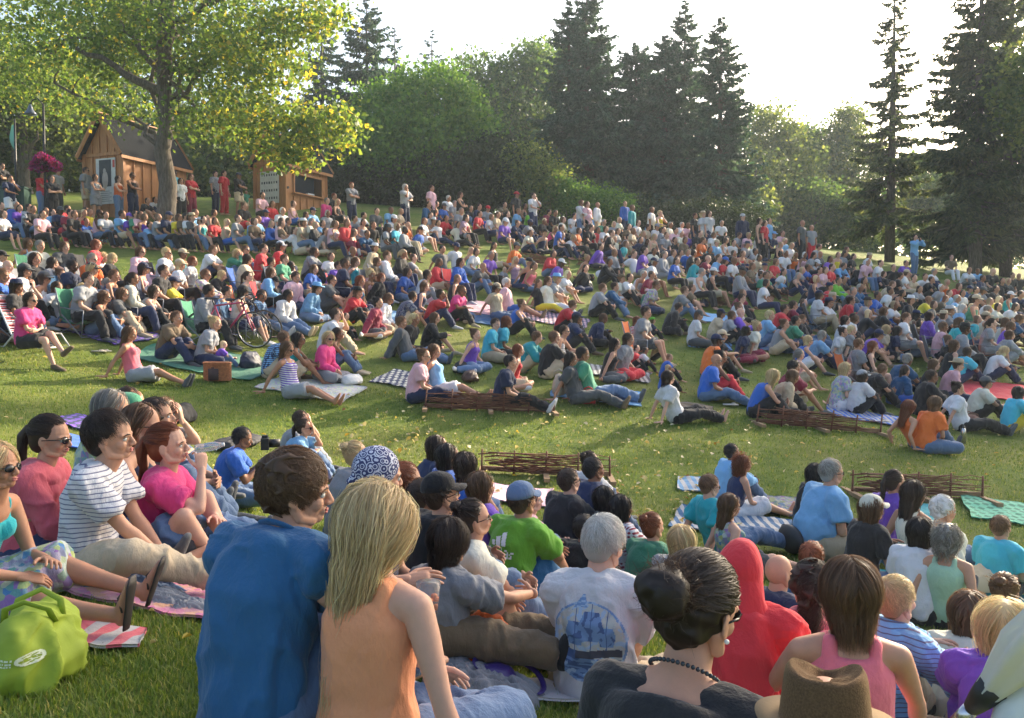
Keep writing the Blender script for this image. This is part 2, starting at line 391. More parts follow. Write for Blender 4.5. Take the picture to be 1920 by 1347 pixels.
def spruce_mesh(Ht, Rb, seed, nbr=190, dens=1.0, bare=.06, thin=0.0, taper=1.0):
    rs = np.random.RandomState(seed); VB = []; tm = MB()
    tm.tube([(0, 0, -.3), (0, 0, Ht * .5), (0, 0, Ht * .98)], [Ht * .016 + .03, Ht * .009 + .02, .012], 9)
    SP = []; 
    for i in range(nbr):
        f = (i + rs.uniform(0, 1)) / nbr; z = Ht * (bare + (1 - bare) * f ** .92) * .985
        q = (1 - z / Ht)
        L = Rb * 1.12 * (q ** taper * .95 + .06) * rs.uniform(.62, 1.12) * (1 - thin * rs.uniform(0, 1) * (f > .35))
        if z > Ht * .93: L = .12 + .3 * q * Rb
        a = rs.uniform(0, 2 * math.pi); k = 7
        s = np.linspace(0, 1, k); slope_ = .25 * (f - .35) ; drp = .34 * (1 - f * .6)
        r_ = L * s; zz = z + L * (slope_ * s - drp * s ** 1.3 + .24 * s ** 3.2)
        P = np.stack([np.cos(a) * r_, np.sin(a) * r_, zz], 1); P[1:-1] += rs.normal(size=(k - 2, 3)) * L * .02
        tm.tube(P, np.linspace(.03 * L / Rb + .012, .006, k), 4)
        m = int((12 + 20 * L) * dens); u = rs.uniform(.08, 1.0, m) ** .8
        base = np.stack([np.interp(u, s, P[:, j]) for j in range(3)], 1)
        sg = rs.choice([-1, 1], m); side = np.array([-math.sin(a), math.cos(a), 0]); out = np.array([math.cos(a), math.sin(a), 0])
        Ls = (L * .30 * (1.05 - u * .75) + .10) * rs.uniform(.6, 1.2, m)
        dr = side[None] * (sg * rs.uniform(.4, 1, m))[:, None] + out[None] * rs.uniform(.25, .9, m)[:, None] + np.array([0, 0, -1])[None] * rs.uniform(.1, .75, m)[:, None]
        dr /= np.linalg.norm(dr, axis=1)[:, None]
        SP.append((base, dr, Ls))
    B = np.vstack([x[0] for x in SP]); D = np.vstack([x[1] for x in SP]); L = np.concatenate([x[2] for x in SP])
    # each spray: 3 crossing needle blades
    Vs = []; 
    for q in range(5):
        dd = D + rs.normal(size=D.shape) * (.10 + .10 * q); dd[:, 2] -= .08 * q; dd /= np.linalg.norm(dd, axis=1)[:, None]
        st = B + D * (L * rs.uniform(0, .6, len(L)) * (q > 0))[:, None]
        ll = L * rs.uniform(.35, .8, len(L)) * (1 if q else 1.3)
        sd_ = np.cross(dd, rs.normal(size=D.shape)); sd_ /= np.linalg.norm(sd_, axis=1)[:, None]
        w_ = (.03 + .075 * ll * rs.uniform(.6, 1.2, len(ll)))[:, None]
        e = st + dd * ll[:, None]; mdl = st + dd * (ll * .45)[:, None]
        Vs.append(np.stack([st, mdl + sd_ * w_, e, mdl - sd_ * w_], 1).reshape(-1, 3))
    V = np.vstack(Vs); n = len(V) // 4
    F = np.arange(n)[:, None] * 4 + np.array([[0, 1, 2, 3]])
    return mk_mesh('crown', V, F, [], None, False), tm.mesh('trunk', [BARK], True)
SPR = leafmat('spruce_needles', [(0, (.022, .058, .042)), (.5, (.044, .110, .080)), (1, (.095, .18, .135))], .3, 1.5)
SPR2 = leafmat('spruce_needles_warm', [(0, (.030, .050, .026)), (.5, (.055, .092, .042)), (1, (.11, .14, .065))], .42, 1.9)
spcache = {}
def spruce(px, top_py, base_py, d, hw, label, seed, mat=SPR, **kw):
    b = at(px, base_py, d); b[2] = h1(b[0], b[1]); t = at(px, top_py, d); Ht = t[2] - b[2]; Rb = hw * d / FPX
    c, tr = spruce_mesh(Ht, Rb, seed, **kw); c.materials.append(mat)
    root = obj('spruce_tree', None, None, tuple(b)); tag(root, label, 'spruce', 'spruces around the lawn')
    obj('trunk', tr, root); obj('crown', c, root); return root
POP = leafmat('poplar_leaves', [(0, (.045, .09, .022)), (.45, (.08, .15, .035)), (.85, (.13, .20, .05)), (.96, (.22, .24, .05)), (1, (.40, .32, .05))], .5, 2.2)
POPY = leafmat('yellowing_leaves', [(0, (.06, .12, .03)), (.6, (.13, .21, .045)), (.88, (.24, .28, .055)), (1, (.46, .36, .05))], .5, 2.0)
DEC = leafmat('green_leaves', [(0, (.030, .070, .022)), (.5, (.060, .130, .038)), (1, (.12, .19, .06))], .45, 1.9)
DECD = leafmat('dark_leaves', [(0, (.014, .028, .010)), (.5, (.028, .052, .018)), (1, (.05, .08, .028))], .3, 1.5)
WIL = leafmat('willow_leaves', [(0, (.045, .12, .022)), (.5, (.085, .20, .036)), (1, (.16, .28, .06))], .45, 1.7)
OLI = leafmat('olive_leaves', [(0, (.045, .080, .026)), (.5, (.09, .145, .045)), (1, (.18, .22, .075))], .5, 2.1)

# large poplar at the shed
poplar = broadleaf(308, 400, 27.5, 'big poplar with thick grey trunk in front of the gabled shed', [
 (150, 40, 170, 80, 1, 2.4), (330, 10, 150, 90, 2.5, 1.8), (480, 40, 110, 80, 0, 1.3), (90, 150, 100, 60, 4, 1.0), (225, 120, 70, 45, 1.5, .6), (410, 130, 90, 55, 0, 1.1),
 (20, 70, 110, 110, 4, 1.3), (345, 225, 30, 28, -.6, .14), (400, 235, 45, 28, 0, .25), (250, 10, 120, 60, -2, 1.0), (230, 205, 70, 25, 1, .3)], .33, 7.6, POP, 23000, .15, 5,
 limbs=((305, 175, 150, 95, .17, .06), (312, 55, 470, 0, .14, .07), (318, 215, 372, 205, .09, .04), (372, 205, 430, 228, .04, .02), (310, 150, 210, 20, .12, .05), (312, 120, 340, -60, .18, .1)), nb=14, trunk_px=.15, clump=.42, shell=.25)
YB = [(430, 90, 75, 60, -2, 1.2), (520, 115, 60, 70, -2, 1.3), (560, 40, 60, 40, -2, .6), (450, 215, 65, 55, -2, 1.2), (545, 235, 60, 50, -2, 1.2), (620, 240, 55, 40, -2, 1.0), (600, 20, 45, 50, -1, .5), (555, 300, 40, 22, -2, .35), (645, 20, 22, 25, -2, .15), (495, 285, 40, 25, -2, .3)]

def foliage_on(root, blobs, d, mat, n, leaf, seed, name, clump=.3, shell=.2):
    b = np.array(root.location); BL = []
    for (bx, by, rx, rz, dd, wt) in blobs:
        sc = (d + dd) / FPX; BL.append((at(bx, by, d + dd) - b, (rx * sc, (rx + rz) / 2 * sc, rz * sc), wt))
    V, F = leaves(crown_pts(BL, n, seed, shell, clump), leaf, seed)
    return obj(name, mk_mesh(name, V, F, [mat], None, False), root)
yf = foliage_on(poplar, YB, 27.5, POPY, 7200, .165, 8, 'yellow_foliage', .30)
yf['label'] = 'yellow tinged outer foliage'
broadleaf(48, 395, 36, 'poplar with leaning grey trunk behind the green cabinet', [
 (60, 230, 130, 110, 2, 2), (-60, 200, 120, 160, 0, 1.5), (160, 300, 60, 70, 5, .8), (90, 340, 60, 40, 4, .5), (100, 180, 120, 80, 3, 1)], .26, 5.5, OLI, 26000, .19, 21, limbs=((45, 330, 90, 255, .12, .04), (40, 340, 15, 200, .12, .05)))
broadleaf(415, 398, 46, 'light green tree standing between the shed and the ticket booth', [(400, 260, 80, 60, 0, 1.2), (430, 320, 80, 60, -2, 1.2), (360, 350, 60, 50, -3, 1), (470, 240, 60, 60, 0, .8)], .2, 5, OLI, 15000, .24, 31)
broadleaf(250, 398, 50, 'tall leafy tree rising behind the gabled shed', [(220, 150, 150, 130, 0, 2), (300, 270, 90, 60, 0, .6), (120, 280, 90, 80, 0, 1)], .25, 7, DEC, 17000, .27, 33)
broadleaf(-110, 380, 40, 'dark green tree behind the standing spectators by the cabinet', [(-60, 220, 150, 180, 0, 2)], .25, 5, DEC, 12000, .24, 34)
spruce(690, -12, 395, 50, 150, 'tall open spruce with a pointed top left of the willow', 41, nbr=150, dens=1.0, bare=.1)
spruce(606, 5, 395, 52, 125, 'slim dark spruce behind the yellowing poplar leaves', 42, nbr=130, dens=.9, bare=.1)
spruce(742, 45, 395, 56, 85, 'thin spruce close behind the tallest left one', 43, nbr=80, dens=.8)
spruce(811, 50, 395, 62, 95, 'small distant spruce peeking over the willow', 44, nbr=80, dens=.8)
broadleaf(800, 402, 43, 'round bright green willow with drooping fine leaves', [(800, 230, 105, 95, 0, 3), (760, 290, 95, 80, -2, 2), (865, 300, 80, 90, 0, 2), (720, 210, 50, 50, 0, .6), (820, 170, 60, 40, 0, .5)], .2, 4, WIL, 34000, .20, 51, clump=.5, shell=.62)
broadleaf(960, 398, 58, 'tall grey green aspen left of the big spruce', [(900, 170, 60, 70, 0, 1), (960, 200, 70, 90, 0, 1.6), (1000, 130, 40, 60, 0, .6), (920, 290, 70, 80, 0, 1)], .2, 9, DEC, 17000, .26, 52, shell=.3)
broadleaf(1015, 398, 60, 'second aspen half hidden by the big spruce', [(1010, 220, 55, 110, 0, 1.6), (1050, 120, 40, 40, 2, .4)], .18, 9, DEC, 9000, .26, 53, shell=.3)
def bush(px, py, d, blobs, label, mat, n, leaf, seed, name='shrub', clump=.3, shell=.75):
    b = at(px, py, d); b[2] = h1(b[0], b[1])
    root = obj(name, None, None, tuple(b)); tag(root, label, 'shrub', 'shrubs along the top of the lawn')
    BL = [(at(bx, by, d + dd) - b, (rx * d / FPX, (rx + rz) * .5 * d / FPX, rz * d / FPX), wt) for bx, by, rx, rz, dd, wt in blobs]
    V, F = leaves(crown_pts(BL, n, seed, shell, clump), leaf, seed, .6)
    tb = MB(); rs = random.Random(seed)
    for c, r, _ in BL:
        for q in range(5): limb(tb, (c[0] * .7 + rs.uniform(-.3, .3), c[1] * .7, -.2), c + np.array([rs.uniform(-.6, .6) * r[0], 0, rs.uniform(-.3, .6) * r[2]]), .04, .012, seed + q, .08, 5, 6)
    tb.build('stem', BARK, root, True); obj('foliage', mk_mesh('foliage', V, F, [mat], None, False), root)
    return root
bush(680, 400, 41, [(650, 340, 45, 60, 0, 1), (700, 350, 50, 55, 0, 1)], 'dark evergreen hedge beside the ticket booth', DECD, 9000, .2, 61)
bush(790, 402, 40, [(760, 350, 50, 50, 0, 1), (830, 345, 60, 55, 0, 1)], 'dark hedge under the willow behind the woman in stripes', DECD, 10000, .2, 62)
bush(920, 402, 40, [(900, 335, 60, 60, 0, 1.2), (970, 330, 60, 62, 0, 1.2), (930, 290, 50, 30, 1, .6)], 'high olive green shrub mound right of the willow', DECD, 14000, .2, 63)
bush(1010, 402, 39, [(1010, 350, 50, 50, 0, 1.2), (985, 310, 45, 40, 0, .6)], 'rounded olive shrub at the end of the mound', OLI, 8000, .16, 64)
bush(1110, 408, 38.5, [(1085, 378, 40, 26, 0, 1), (1140, 385, 40, 24, 0, 1), (1050, 362, 30, 24, 0, .7)], 'bright green feathery shrub behind the three people in white', WIL, 9000, .14, 65)
spruce(1098, -30, 405, 46, 118, 'very wide double topped spruce above the feathery shrub', 45, nbr=260, dens=1.2, bare=.1, taper=.75)
spruce(1066, -8, 405, 46.5, 100, 'second stem of the wide spruce leaning beside the first', 46, nbr=170, dens=1.0, bare=.16, taper=.8)
spruce(1190, 75, 420, 50, 100, 'broad dark spruce with a flat top in the middle of the cluster', 47, nbr=230, dens=1.2, taper=.6)
spruce(1245, 60, 425, 47, 95, 'dense dark spruce left of the pointed one', 48, nbr=220, dens=1.2, taper=.65)
spruce(1281, -5, 430, 48, 95, 'tall spruce with a needle thin top in the cluster', 49, nbr=240, dens=1.1, taper=.85)
spruce(1348, 27, 435, 44, 92, 'blue green spruce with tiered branches at the end of the cluster', 50, nbr=230, dens=1.2, taper=.7)
bush(1230, 425, 40, [(1200, 405, 50, 30, 0, 1), (1260, 410, 50, 30, 0, 1), (1330, 412, 50, 32, 0, 1), (1390, 420, 40, 30, 0, 1)], 'low dark juniper spreading under the spruce cluster', DECD, 11000, .15, 66)
broadleaf(1450, 440, 60, 'light green birch right of the spruce cluster', [(1440, 260, 55, 60, 0, 1.2), (1470, 330, 70, 90, 0, 2), (1420, 350, 50, 70, -4, 1), (1400, 390, 50, 40, -8, .7)], .2, 7, OLI, 17000, .26, 54, shell=.45)
broadleaf(1520, 440, 66, 'small round tree with a thin crown between birch and lone spruce', [(1515, 270, 40, 30, 0, .8), (1530, 310, 60, 50, 0, 1.2)], .15, 7, DEC, 8000, .25, 55, shell=.3)
broadleaf(1585, 440, 64, 'pointed leafy tree behind the lone spruce', [(1590, 240, 30, 40, 0, .8), (1600, 320, 60, 70, 0, 2), (1560, 370, 70, 60, 0, 2)], .2, 8, OLI, 15000, .26, 56, shell=.5)
broadleaf(1530, 455, 56, 'low dark willow thicket behind the standing couple', [(1520, 400, 75, 55, 0, 2), (1600, 410, 60, 50, 0, 1.4), (1450, 410, 50, 45, 0, 1)], .15, 3, DEC, 19000, .24, 57, shell=.7)
broadleaf(1770, 440, 66, 'background tree seen between the two tall spruces', [(1740, 350, 60, 60, 0, 1), (1760, 400, 80, 50, 0, 1)], .2, 6, DEC, 11000, .26, 58)
spruce(1668, -60, 486, 43, 98, 'lone slender spruce with sparse upper branches and bare trunk', 71, SPR2, nbr=150, dens=.95, bare=.12, thin=.35, taper=.8)
spruce(1828, -190, 508, 39, 120, 'huge shaggy spruce right of the photographer', 72, SPR2, nbr=250, dens=1.2, bare=.09, taper=.75)
spruce(1885, -150, 512, 42, 120, 'second huge spruce growing against the first one', 73, SPR2, nbr=210, dens=1.1, bare=.08, taper=.75)
spruce(1990, -120, 520, 40, 110, 'spruce standing half out of view beyond the huge pair', 74, SPR2, nbr=150, dens=1.1, bare=.05)
broadleaf(1960, 520, 36, 'bright leafy tree edging into view beside the huge spruces', [(1935, 180, 40, 90, 0, 1), (1990, 120, 60, 90, 0, 1)], .2, 8, OLI, 8000, .2, 59, shell=.3)
def side_poplar():
    b = np.array([32.0, 38.5, 0]); b[2] = h1(b[0], b[1]); root = obj('leafy_tree', None, None, tuple(b)); tag(root, 'tall poplar beyond the right edge that shades the nearest rows', 'tree')
    BL = [((-2.2, -2, 20.5), (3.4, 3.4, 3.0), 1.3), ((0, 0, 23.5), (3.6, 3.6, 3.2), 1.4), ((1.4, 1.4, 16.5), (3.4, 3.4, 3.2), 1.2), ((-.5, -.5, 13), (2.8, 2.8, 2.6), .8)]
    m = MB(); limb(m, (0, 0, -.3), (0, 0, 22), .42, .08, 3, .01, 9, 12)
    for i in range(12): c, r, _ = BL[i % 4]; limb(m, (0, 0, 8 + i * 1.1), np.array(c) + np.array([math.sin(i * 2.3), math.cos(i * 2.3), .3]) * 2.2, .12, .02, 50 + i, .06)
    m.build('trunk', BARK, root, True); V, F = leaves(crown_pts(BL, 20000, 77, .25, .45), .24, 77); obj('crown', mk_mesh('crown', V, F, [DEC], None, False), root)
side_poplar()
# far wood that closes the view
def woodland():
    rs = np.random.RandomState(5); P = []
    for px in range(-500, 2500, 16):
        if 585 < px < 640: top = 330
        else: top = 345 + 30 * math.sin(px * .013) + rs.uniform(-25, 25)
        d = rs.uniform(72, 84)
        for q in range(4):
            c = at(px + rs.uniform(-20, 20), top + 28 + q * 32, d)
            P.append(c + rs.normal(size=(90, 3)) * np.array([1.3, 1.0, 1.1]))
    V, F = leaves(np.vstack(P), .5, 3)
    o = obj('woodland', mk_mesh('woodland', V, F, [DEC], None, False))
    tag(o, 'distant wood closing the view behind the park trees', 'woodland', kind='stuff')
woodland()
# ------------------------------------------------------------------ sheds
def cedarmat():
    m, t, o = nodes('cedar_boards')
    n = noisen(t, 5, 5, coord(t, (5, 5, .5)), .6); g = noisen(t, .9, 2, coord(t))
    c = ramp(t, n, [(.3, (.34, .13, .04)), (.6, (.52, .23, .075)), (.8, (.60, .30, .11))])
    c = mixc(t, ramp(t, g, [(.4, (0, 0, 0)), (.8, (.4, .4, .4))]), c, (.28, .13, .06))
    pbsdf(t, o, c, .6, bump(t, n, .01, .5)); return m
CEDAR = cedarmat()
SHING = plain('dark_shingles', (.020, .022, .025), 1.0, spec=.05, scale=20, var=.35)
def cabin(px, py, d, ang, ws, wf, hw, ha, label, name, poster=False, window=False):
    b = at(px, py, d); b[2] = h1(b[0], b[1]) - .05
    root = obj(name, None, None, tuple(b), (0, 0, R(90 - ang))); tag(root, label, 'shed', 'cedar sheds')
    W = MB(); y2 = wf / 2
    wz0, wz1, wx0, wx1 = hw * .42, hw * .80, ws * .18, ws * .86
    W.box((ws / 2, wf - .02, hw / 2), (ws, .04, hw)); W.box((.02, wf / 2, hw / 2), (.04, wf - .05, hw)); W.box((ws - .02, wf / 2, hw / 2), (.04, wf - .05, hw))
    if window:
        W.box((ws / 2, .02, wz0 / 2), (ws - .09, .04, wz0)); W.box((ws / 2, .02, (wz1 + hw) / 2), (ws - .09, .04, hw - wz1))
        W.box((wx0 / 2 + .02, .02, (wz0 + wz1) / 2), (wx0 - .05, .04, wz1 - wz0)); W.box(((wx1 + ws) / 2 - .02, .02, (wz0 + wz1) / 2), (ws - wx1 - .05, .04, wz1 - wz0))
    else: W.box((ws / 2, .02, hw / 2), (ws - .09, .04, hw))
    for x in (.02, ws - .02):   # gable
        v = [(x - .02, 0, hw), (x - .02, wf, hw), (x - .02, y2, ha), (x + .02, 0, hw), (x + .02, wf, hw), (x + .02, y2, ha)]
        W.add(v, [(0, 1, 2), (5, 4, 3), (0, 3, 4, 1), (1, 4, 5, 2), (2, 5, 3, 0)])
    W.build('wall', CEDAR, root)
    T = MB(); n = max(3, int(wf / .33))
    for i in range(n + 1):
        y = .04 + (wf - .08) * i / n
        T.box((-.022, y, hw / 2 - .02), (.04, .055, hw - .06))
        zt = hw + (ha - hw) * (1 - abs(y - y2) / y2) - .14
        if zt > hw + .1: T.box((-.022, y, (hw + .06 + zt) / 2), (.04, .05, zt - hw - .06))
    T.box((-.03, y2, hw), (.06, wf + .06, .11))
    n = max(4, int(ws / .42))
    for i in range(n + 1):
        x = .04 + (ws - .08) * i / n
        if window and wx0 - .05 < x < wx1 + .05:
            T.box((x, -.022, wz0 / 2 - .05), (.05, .04, wz0 - .1)); T.box((x, -.022, (wz1 + hw) / 2 + .03), (.05, .04, hw - wz1 - .12))
        else: T.box((x, -.022, hw / 2 - .03), (.05, .04, hw - .1))
    T.box((-.02, -.02, hw / 2), (.09, .09, hw)); T.box((-.02, wf + .02, hw / 2), (.09, .09, hw))
    T.build('trim', CEDAR, root)
    Rf = MB(); ov = .22; L = math.hypot(y2, ha - hw); u = np.array([0, -y2 / L, -(ha - hw) / L])
    for sgn in (1, -1):
        e = np.array([0, y2, ha + .06]); uu = u * np.array([1, sgn, 1]); f = e + uu * (L + ov); nn = np.array([0, -sgn * (ha - hw) / L, y2 / L]) * .05
        v = [e + [-ov, 0, 0], f + [-ov, 0, 0], f + [ws + ov, 0, 0], e + [ws + ov, 0, 0]]; v = [np.array(q) for q in v]
        Rf.add(v + [q + nn for q in v], [(0, 1, 2, 3), (7, 6, 5, 4), (0, 4, 5, 1), (1, 5, 6, 2), (2, 6, 7, 3), (3, 7, 4, 0)])
    rf = Rf.build('roof', SHING, root)
    Fc = MB()
    for x in (-ov - .03, ws + ov + .03):
        for sgn in (1, -1):
            e = np.array([x, y2, ha + .10]); f = e + u * np.array([1, sgn, 1]) * (L + ov)
            Fc.tube([e, f], [(.03, .09)] * 2, 4, ref=(1, 0, 0))
    for y in (-1, 1):
        f = np.array([0, y2, ha + .06]) + u * np.array([1, y, 1]) * (L + ov + .03)
        Fc.box((ws / 2, f[1], f[2]), (ws + 2 * ov, .035, .12))
    Fc.box((ws / 2, y2, ha + .14), (ws + 2 * ov + .1, .22, .04))
    Fc.build('fascia', CEDAR, root)
    if poster:
        p = obj('poster', None, root)
        m = MB(); pw, ph, pc, pz = wf * .50, 1.62, wf * .42, 1.42
        m.box((-.055, pc, pz), (.02, pw, ph)); pm = m.mesh('poster_board', [plain('poster_paper', (.62, .62, .60), .6)]); p.data = None if False else p.data
        bpy.data.objects.remove(p); p = obj('poster', pm, root)
        q = MB()
        q.box((-.068, pc + .02, pz + .28), (.004, pw * .62, .95), mi=0)
        q.ell((-.075, pc + .02, pz + .05), (.006, .14, .32), 12, 1); q.ell((-.078, pc + .04, pz + .36), (.006, .07, .1), 12, 1); q.ell((-.076, pc + .04, pz + .41), (.004, .11, .13), 12, 0)
        q.box((-.068, pc - pw * .42, pz + .6), (.004, .10, .26), mi=2)
        for i in range(6): q.box((-.068, pc + .05, pz - .36 - i * .07), (.004, pw * (.5 + .2 * (i % 2)), .022), mi=3)
        q.build('poster_print', [plain('poster_dark', (.03, .035, .04), .6), plain('poster_figure', (.5, .42, .36), .6), plain('poster_red', (.5, .06, .05), .6), plain('print_grey', (.25, .25, .26), .7)], p)
    if window:
        fr = MB(); fr.box(((wx0 + wx1) / 2, -.03, wz0 + .01), (wx1 - wx0 + .2, .22, .05))
        for x in (wx0, wx1): fr.box((x, -.025, (wz0 + wz1) / 2 + .02), (.07, .06, wz1 - wz0))
        fr.box(((wx0 + wx1) / 2, -.025, wz1 + .04), (wx1 - wx0 + .12, .06, .08)); wn = fr.build('serving_window', CEDAR, root)
        g = MB(); g.box(((wx0 + wx1) / 2 - .15, .06, (wz0 + wz1) / 2), (wx1 - wx0 - .5, .012, wz1 - wz0 - .02)); g.build('pane', plain('dark_glass', (.02, .025, .035), .12), wn)
        st = MB(); st.box(((wx0 + wx1) / 2 + .1, -.04, wz0 + .07), (.4, .12, .06)); st.build('paper_stack', plain('poster_paper', (.62, .62, .6), .6), wn)
        ln = MB(); ln.box((.05, -.09, hw * .86), (.09, .14, .26)); ln.tube([(.05, -.04, hw * .5), (.05, -.1, hw * .5)], .05, 8); ln.build('latch', plain('black_iron', (.015, .015, .017), .5), root)
        bd = MB(); bd.box((-.05, wf * .5, hw * .52), (.02, wf * .62, hw * .62)); bo = bd.build('schedule_board', plain('poster_paper', (.62, .62, .6), .6), root)
        q = MB(); rr = random.Random(3)
        for i in range(4):
            for j in range(7):
                q.box((-.063, wf * .5 - wf * .24 + j * wf * .08, hw * .76 - i * hw * .15), (.004, wf * .05 * rr.uniform(.5, 1), .09))
        q.build('schedule_print', plain('print_dark', (.06, .06, .08), .7), bo)
    return root
cabin(233, 405, 30.5, 21, 3.1, 1.8, 2.38, 3.68, 'gabled cedar shed with a tall poster on its door wall', 'cedar_shed', poster=True)
cabin(536, 396, 33.5, 25, 2.6, 1.5, 2.0, 3.05, 'cedar ticket booth with an open serving window and schedule board', 'ticket_booth', window=True)

# ------------------------------------------------------------------ street furniture by the sheds
IRON = plain('black_iron', (.015, .015, .017), .5)
def lamp_post():
    b = at(86, 400, 29); b[2] = h1(b[0], b[1])
    s = 29 / FPX
    top = (600 - 200) * s + CZ - b[2]
    r = obj('street_lamp', None, None, tuple(b)); tag(r, 'black lamp post with bell shaped shade over a flower basket', 'street lamp')
    m = MB(); m.tube([(0, 0, -.2), (0, 0, top)], [.045, .035], 10); m.tube([(0, 0, 0), (0, 0, .5)], [.09, .06], 10)
    xs = -(86 - 62) * s
    m.tube([(0, 0, top - .05), (xs * .4, 0, top + .16), (xs * .8, 0, top + .12), (xs, 0, top - .05)], .022, 8)
    m.tube([(0, 0, top - 1.7), (-.25, 0, top - 1.62)], .015, 6); m.build('pole', IRON, r, True)
    m = MB(); m.tube([(xs, 0, top - .02), (xs, 0, top - .12), (xs, 0, top - .2), (xs, 0, top - .3), (xs, 0, top - .37)], [.03, .07, .09, .17, .21], 18)
    m.build('lamp_shade', plain('blue_grey_enamel', (.10, .13, .19), .35), r, True)
    # flower basket
    bb = at(84, 306, 28.9); q = obj('flower_basket', None, None, tuple(bb)); tag(q, 'hanging basket overflowing with magenta and purple flowers', 'flower basket')
    m = MB(); m.ell((0, 0, -.1), (.28, .28, .2), 14); 
    for a in range(3): m.tube([(.25 * math.cos(a * 2.1), .25 * math.sin(a * 2.1), 0), (0, .0, .55)], .006, 4)
    m.build('basket', plain('coir', (.06, .035, .02), .9), q, True)
    rs = np.random.RandomState(4); d = rs.normal(size=(2300, 3)); d /= np.linalg.norm(d, axis=1)[:, None]
    P = d * np.array([.50, .45, .30]) * (rs.uniform(.65, 1.0, 2300) * (1 + .28 * vn(d * 2.2, 3)))[:, None]; P[:, 2] -= .25 * np.abs(P[:, 0])
    V, F = leaves(P, .09, 4); obj('petals', mk_mesh('petals', V, F, [leafmat('petals', [(0, (.30, .02, .10)), (.5, (.45, .03, .22)), (1, (.25, .05, .35))], .3, 1.2)], None, False), q)
    V, F = leaves(P[:700] * .93, .09, 5); obj('basket_leaves', mk_mesh('basket_leaves', V, F, [DECD], None, False), q)
lamp_post()
def banner():
    b = at(32, 400, 29.5); b[2] = h1(b[0], b[1]); s = 29.5 / FPX; top = (600 - 228) * s + CZ - b[2]
    r = obj('feather_banner', None, None, tuple(b)); tag(r, 'small pale teal banner on a thin black pole', 'banner')
    m = MB(); m.tube([(0, 0, -.2), (0, 0, top)], [.05, .03], 8); m.build('pole', IRON, r, True)
    V = []; n = 14
    for i in range(n):
        f = i / (n - 1); z = top - .2 - f * .85; wd = -.16 * math.sin(math.pi * min(1, f * .8 + .15)) - .02
        V += [(0, -.012, z), (wd, .03 * math.sin(f * 7) - .012, z), (0, .0, z), (wd, .03 * math.sin(f * 7), z)]
    F = []
    for i in range(n - 1): a = i * 4; F += [(a, a + 4, a + 5, a + 1), (a + 2, a + 3, a + 7, a + 6), (a + 1, a + 5, a + 7, a + 3)]
    obj('cloth', mk_mesh('cloth', V, F, [leafmat('teal_sail', [(0, (.25, .55, .55)), (1, (.25, .55, .55))], .4, 1)]), r)
banner()
def cabinet():
    b = at(22, 410, 28); b[2] = h1(b[0], b[1]); r = obj('utility_cabinet', None, None, tuple(b), (0, 0, .15)); tag(r, 'dark green metal utility cabinet behind the boy in pale trousers', 'cabinet')
    g = plain('green_enamel', (.015, .06, .045), .4); m = MB(); m.box((0, 0, .55), (1.0, .6, 1.1)); m.build('body', g, r)
    m = MB(); m.box((0, 0, 1.13), (1.06, .66, .05)); m.build('lid', g, r)
    m = MB(); m.box((-.24, -.31, .55), (.42, .02, .9)); m.box((.24, -.31, .55), (.42, .02, .9)); m.build('door', g, r)
cabinet()

# ------------------------------------------------------------------ woven hurdles
def hurdle_mesh(L, seed):
    rs = random.Random(seed); m = MB(); n = int(L / .34)
    X = [i * L / n for i in range(n + 1)]
    for i, x in enumerate(X): m.tube([(x, 0, -.12), (x + rs.uniform(-.02, .02), 0, .36 + rs.uniform(-.02, .05))], [.016, .012], 6)
    for j in range(26):
        z = .05 + .30 * (j / 26) + rs.uniform(-.01, .01); P = []; a = rs.uniform(-.05, L * .3); e = rs.uniform(L * .65, L + .12); x = a; sg = rs.choice((-1, 1)); dz = rs.uniform(-.05, .05)
        k = 0
        while x < e:
            P.append((x, sg * (1 if k % 2 else -1) * .035 + rs.uniform(-.01, .01), z + dz * (x / L - .5) + rs.uniform(-.014, .014))); x += rs.uniform(.12, .2); k += 1
        if len(P) > 2: m.tube(P, [.011 * (1 - .5 * i / len(P)) for i in range(len(P))], 5)
    return m.mesh('weave', [], True)
def feet_mesh(L):
    m = MB(); n = max(2, round(L / .8))
    for i in range(n + 1):
        x = L * i / n; m.box((x, 0, .02), (.07, .75, .045)); 
    m.box((L / 2, .045, .06), (L, .03, .06)); return m.mesh('foot', [])
WILLOWROD = plain('willow_rods', (.15, .055, .028), .75, var=.5, scale=10); PLANK = plain('plank', (.30, .19, .10), .8, var=.25)
hcache = {}
def hurdle(x0, y0, x1, y1, label):
    a = hit(x0, y0); b = hit(x1, y1); L = round(float(np.linalg.norm(b - a)) * 2.5) / 2.5; L = min(max(L, 1.2), 3.2)
    if L not in hcache:
        w_ = hurdle_mesh(L, int(L * 10)); w_.materials.append(WILLOWROD); f_ = feet_mesh(L); f_.materials.append(PLANK); hcache[L] = (w_, f_)
    w_, f_ = hcache[L]; d = b - a
    r = obj('woven_hurdle', None, None, tuple(a), (0, -math.atan2(d[2], math.hypot(d[0], d[1])), math.atan2(d[1], d[0])))
    tag(r, label, 'hurdle', 'low woven willow hurdles on the lawn'); obj('weave', w_, r).scale = (1, 1, .82); obj('foot', f_, r)
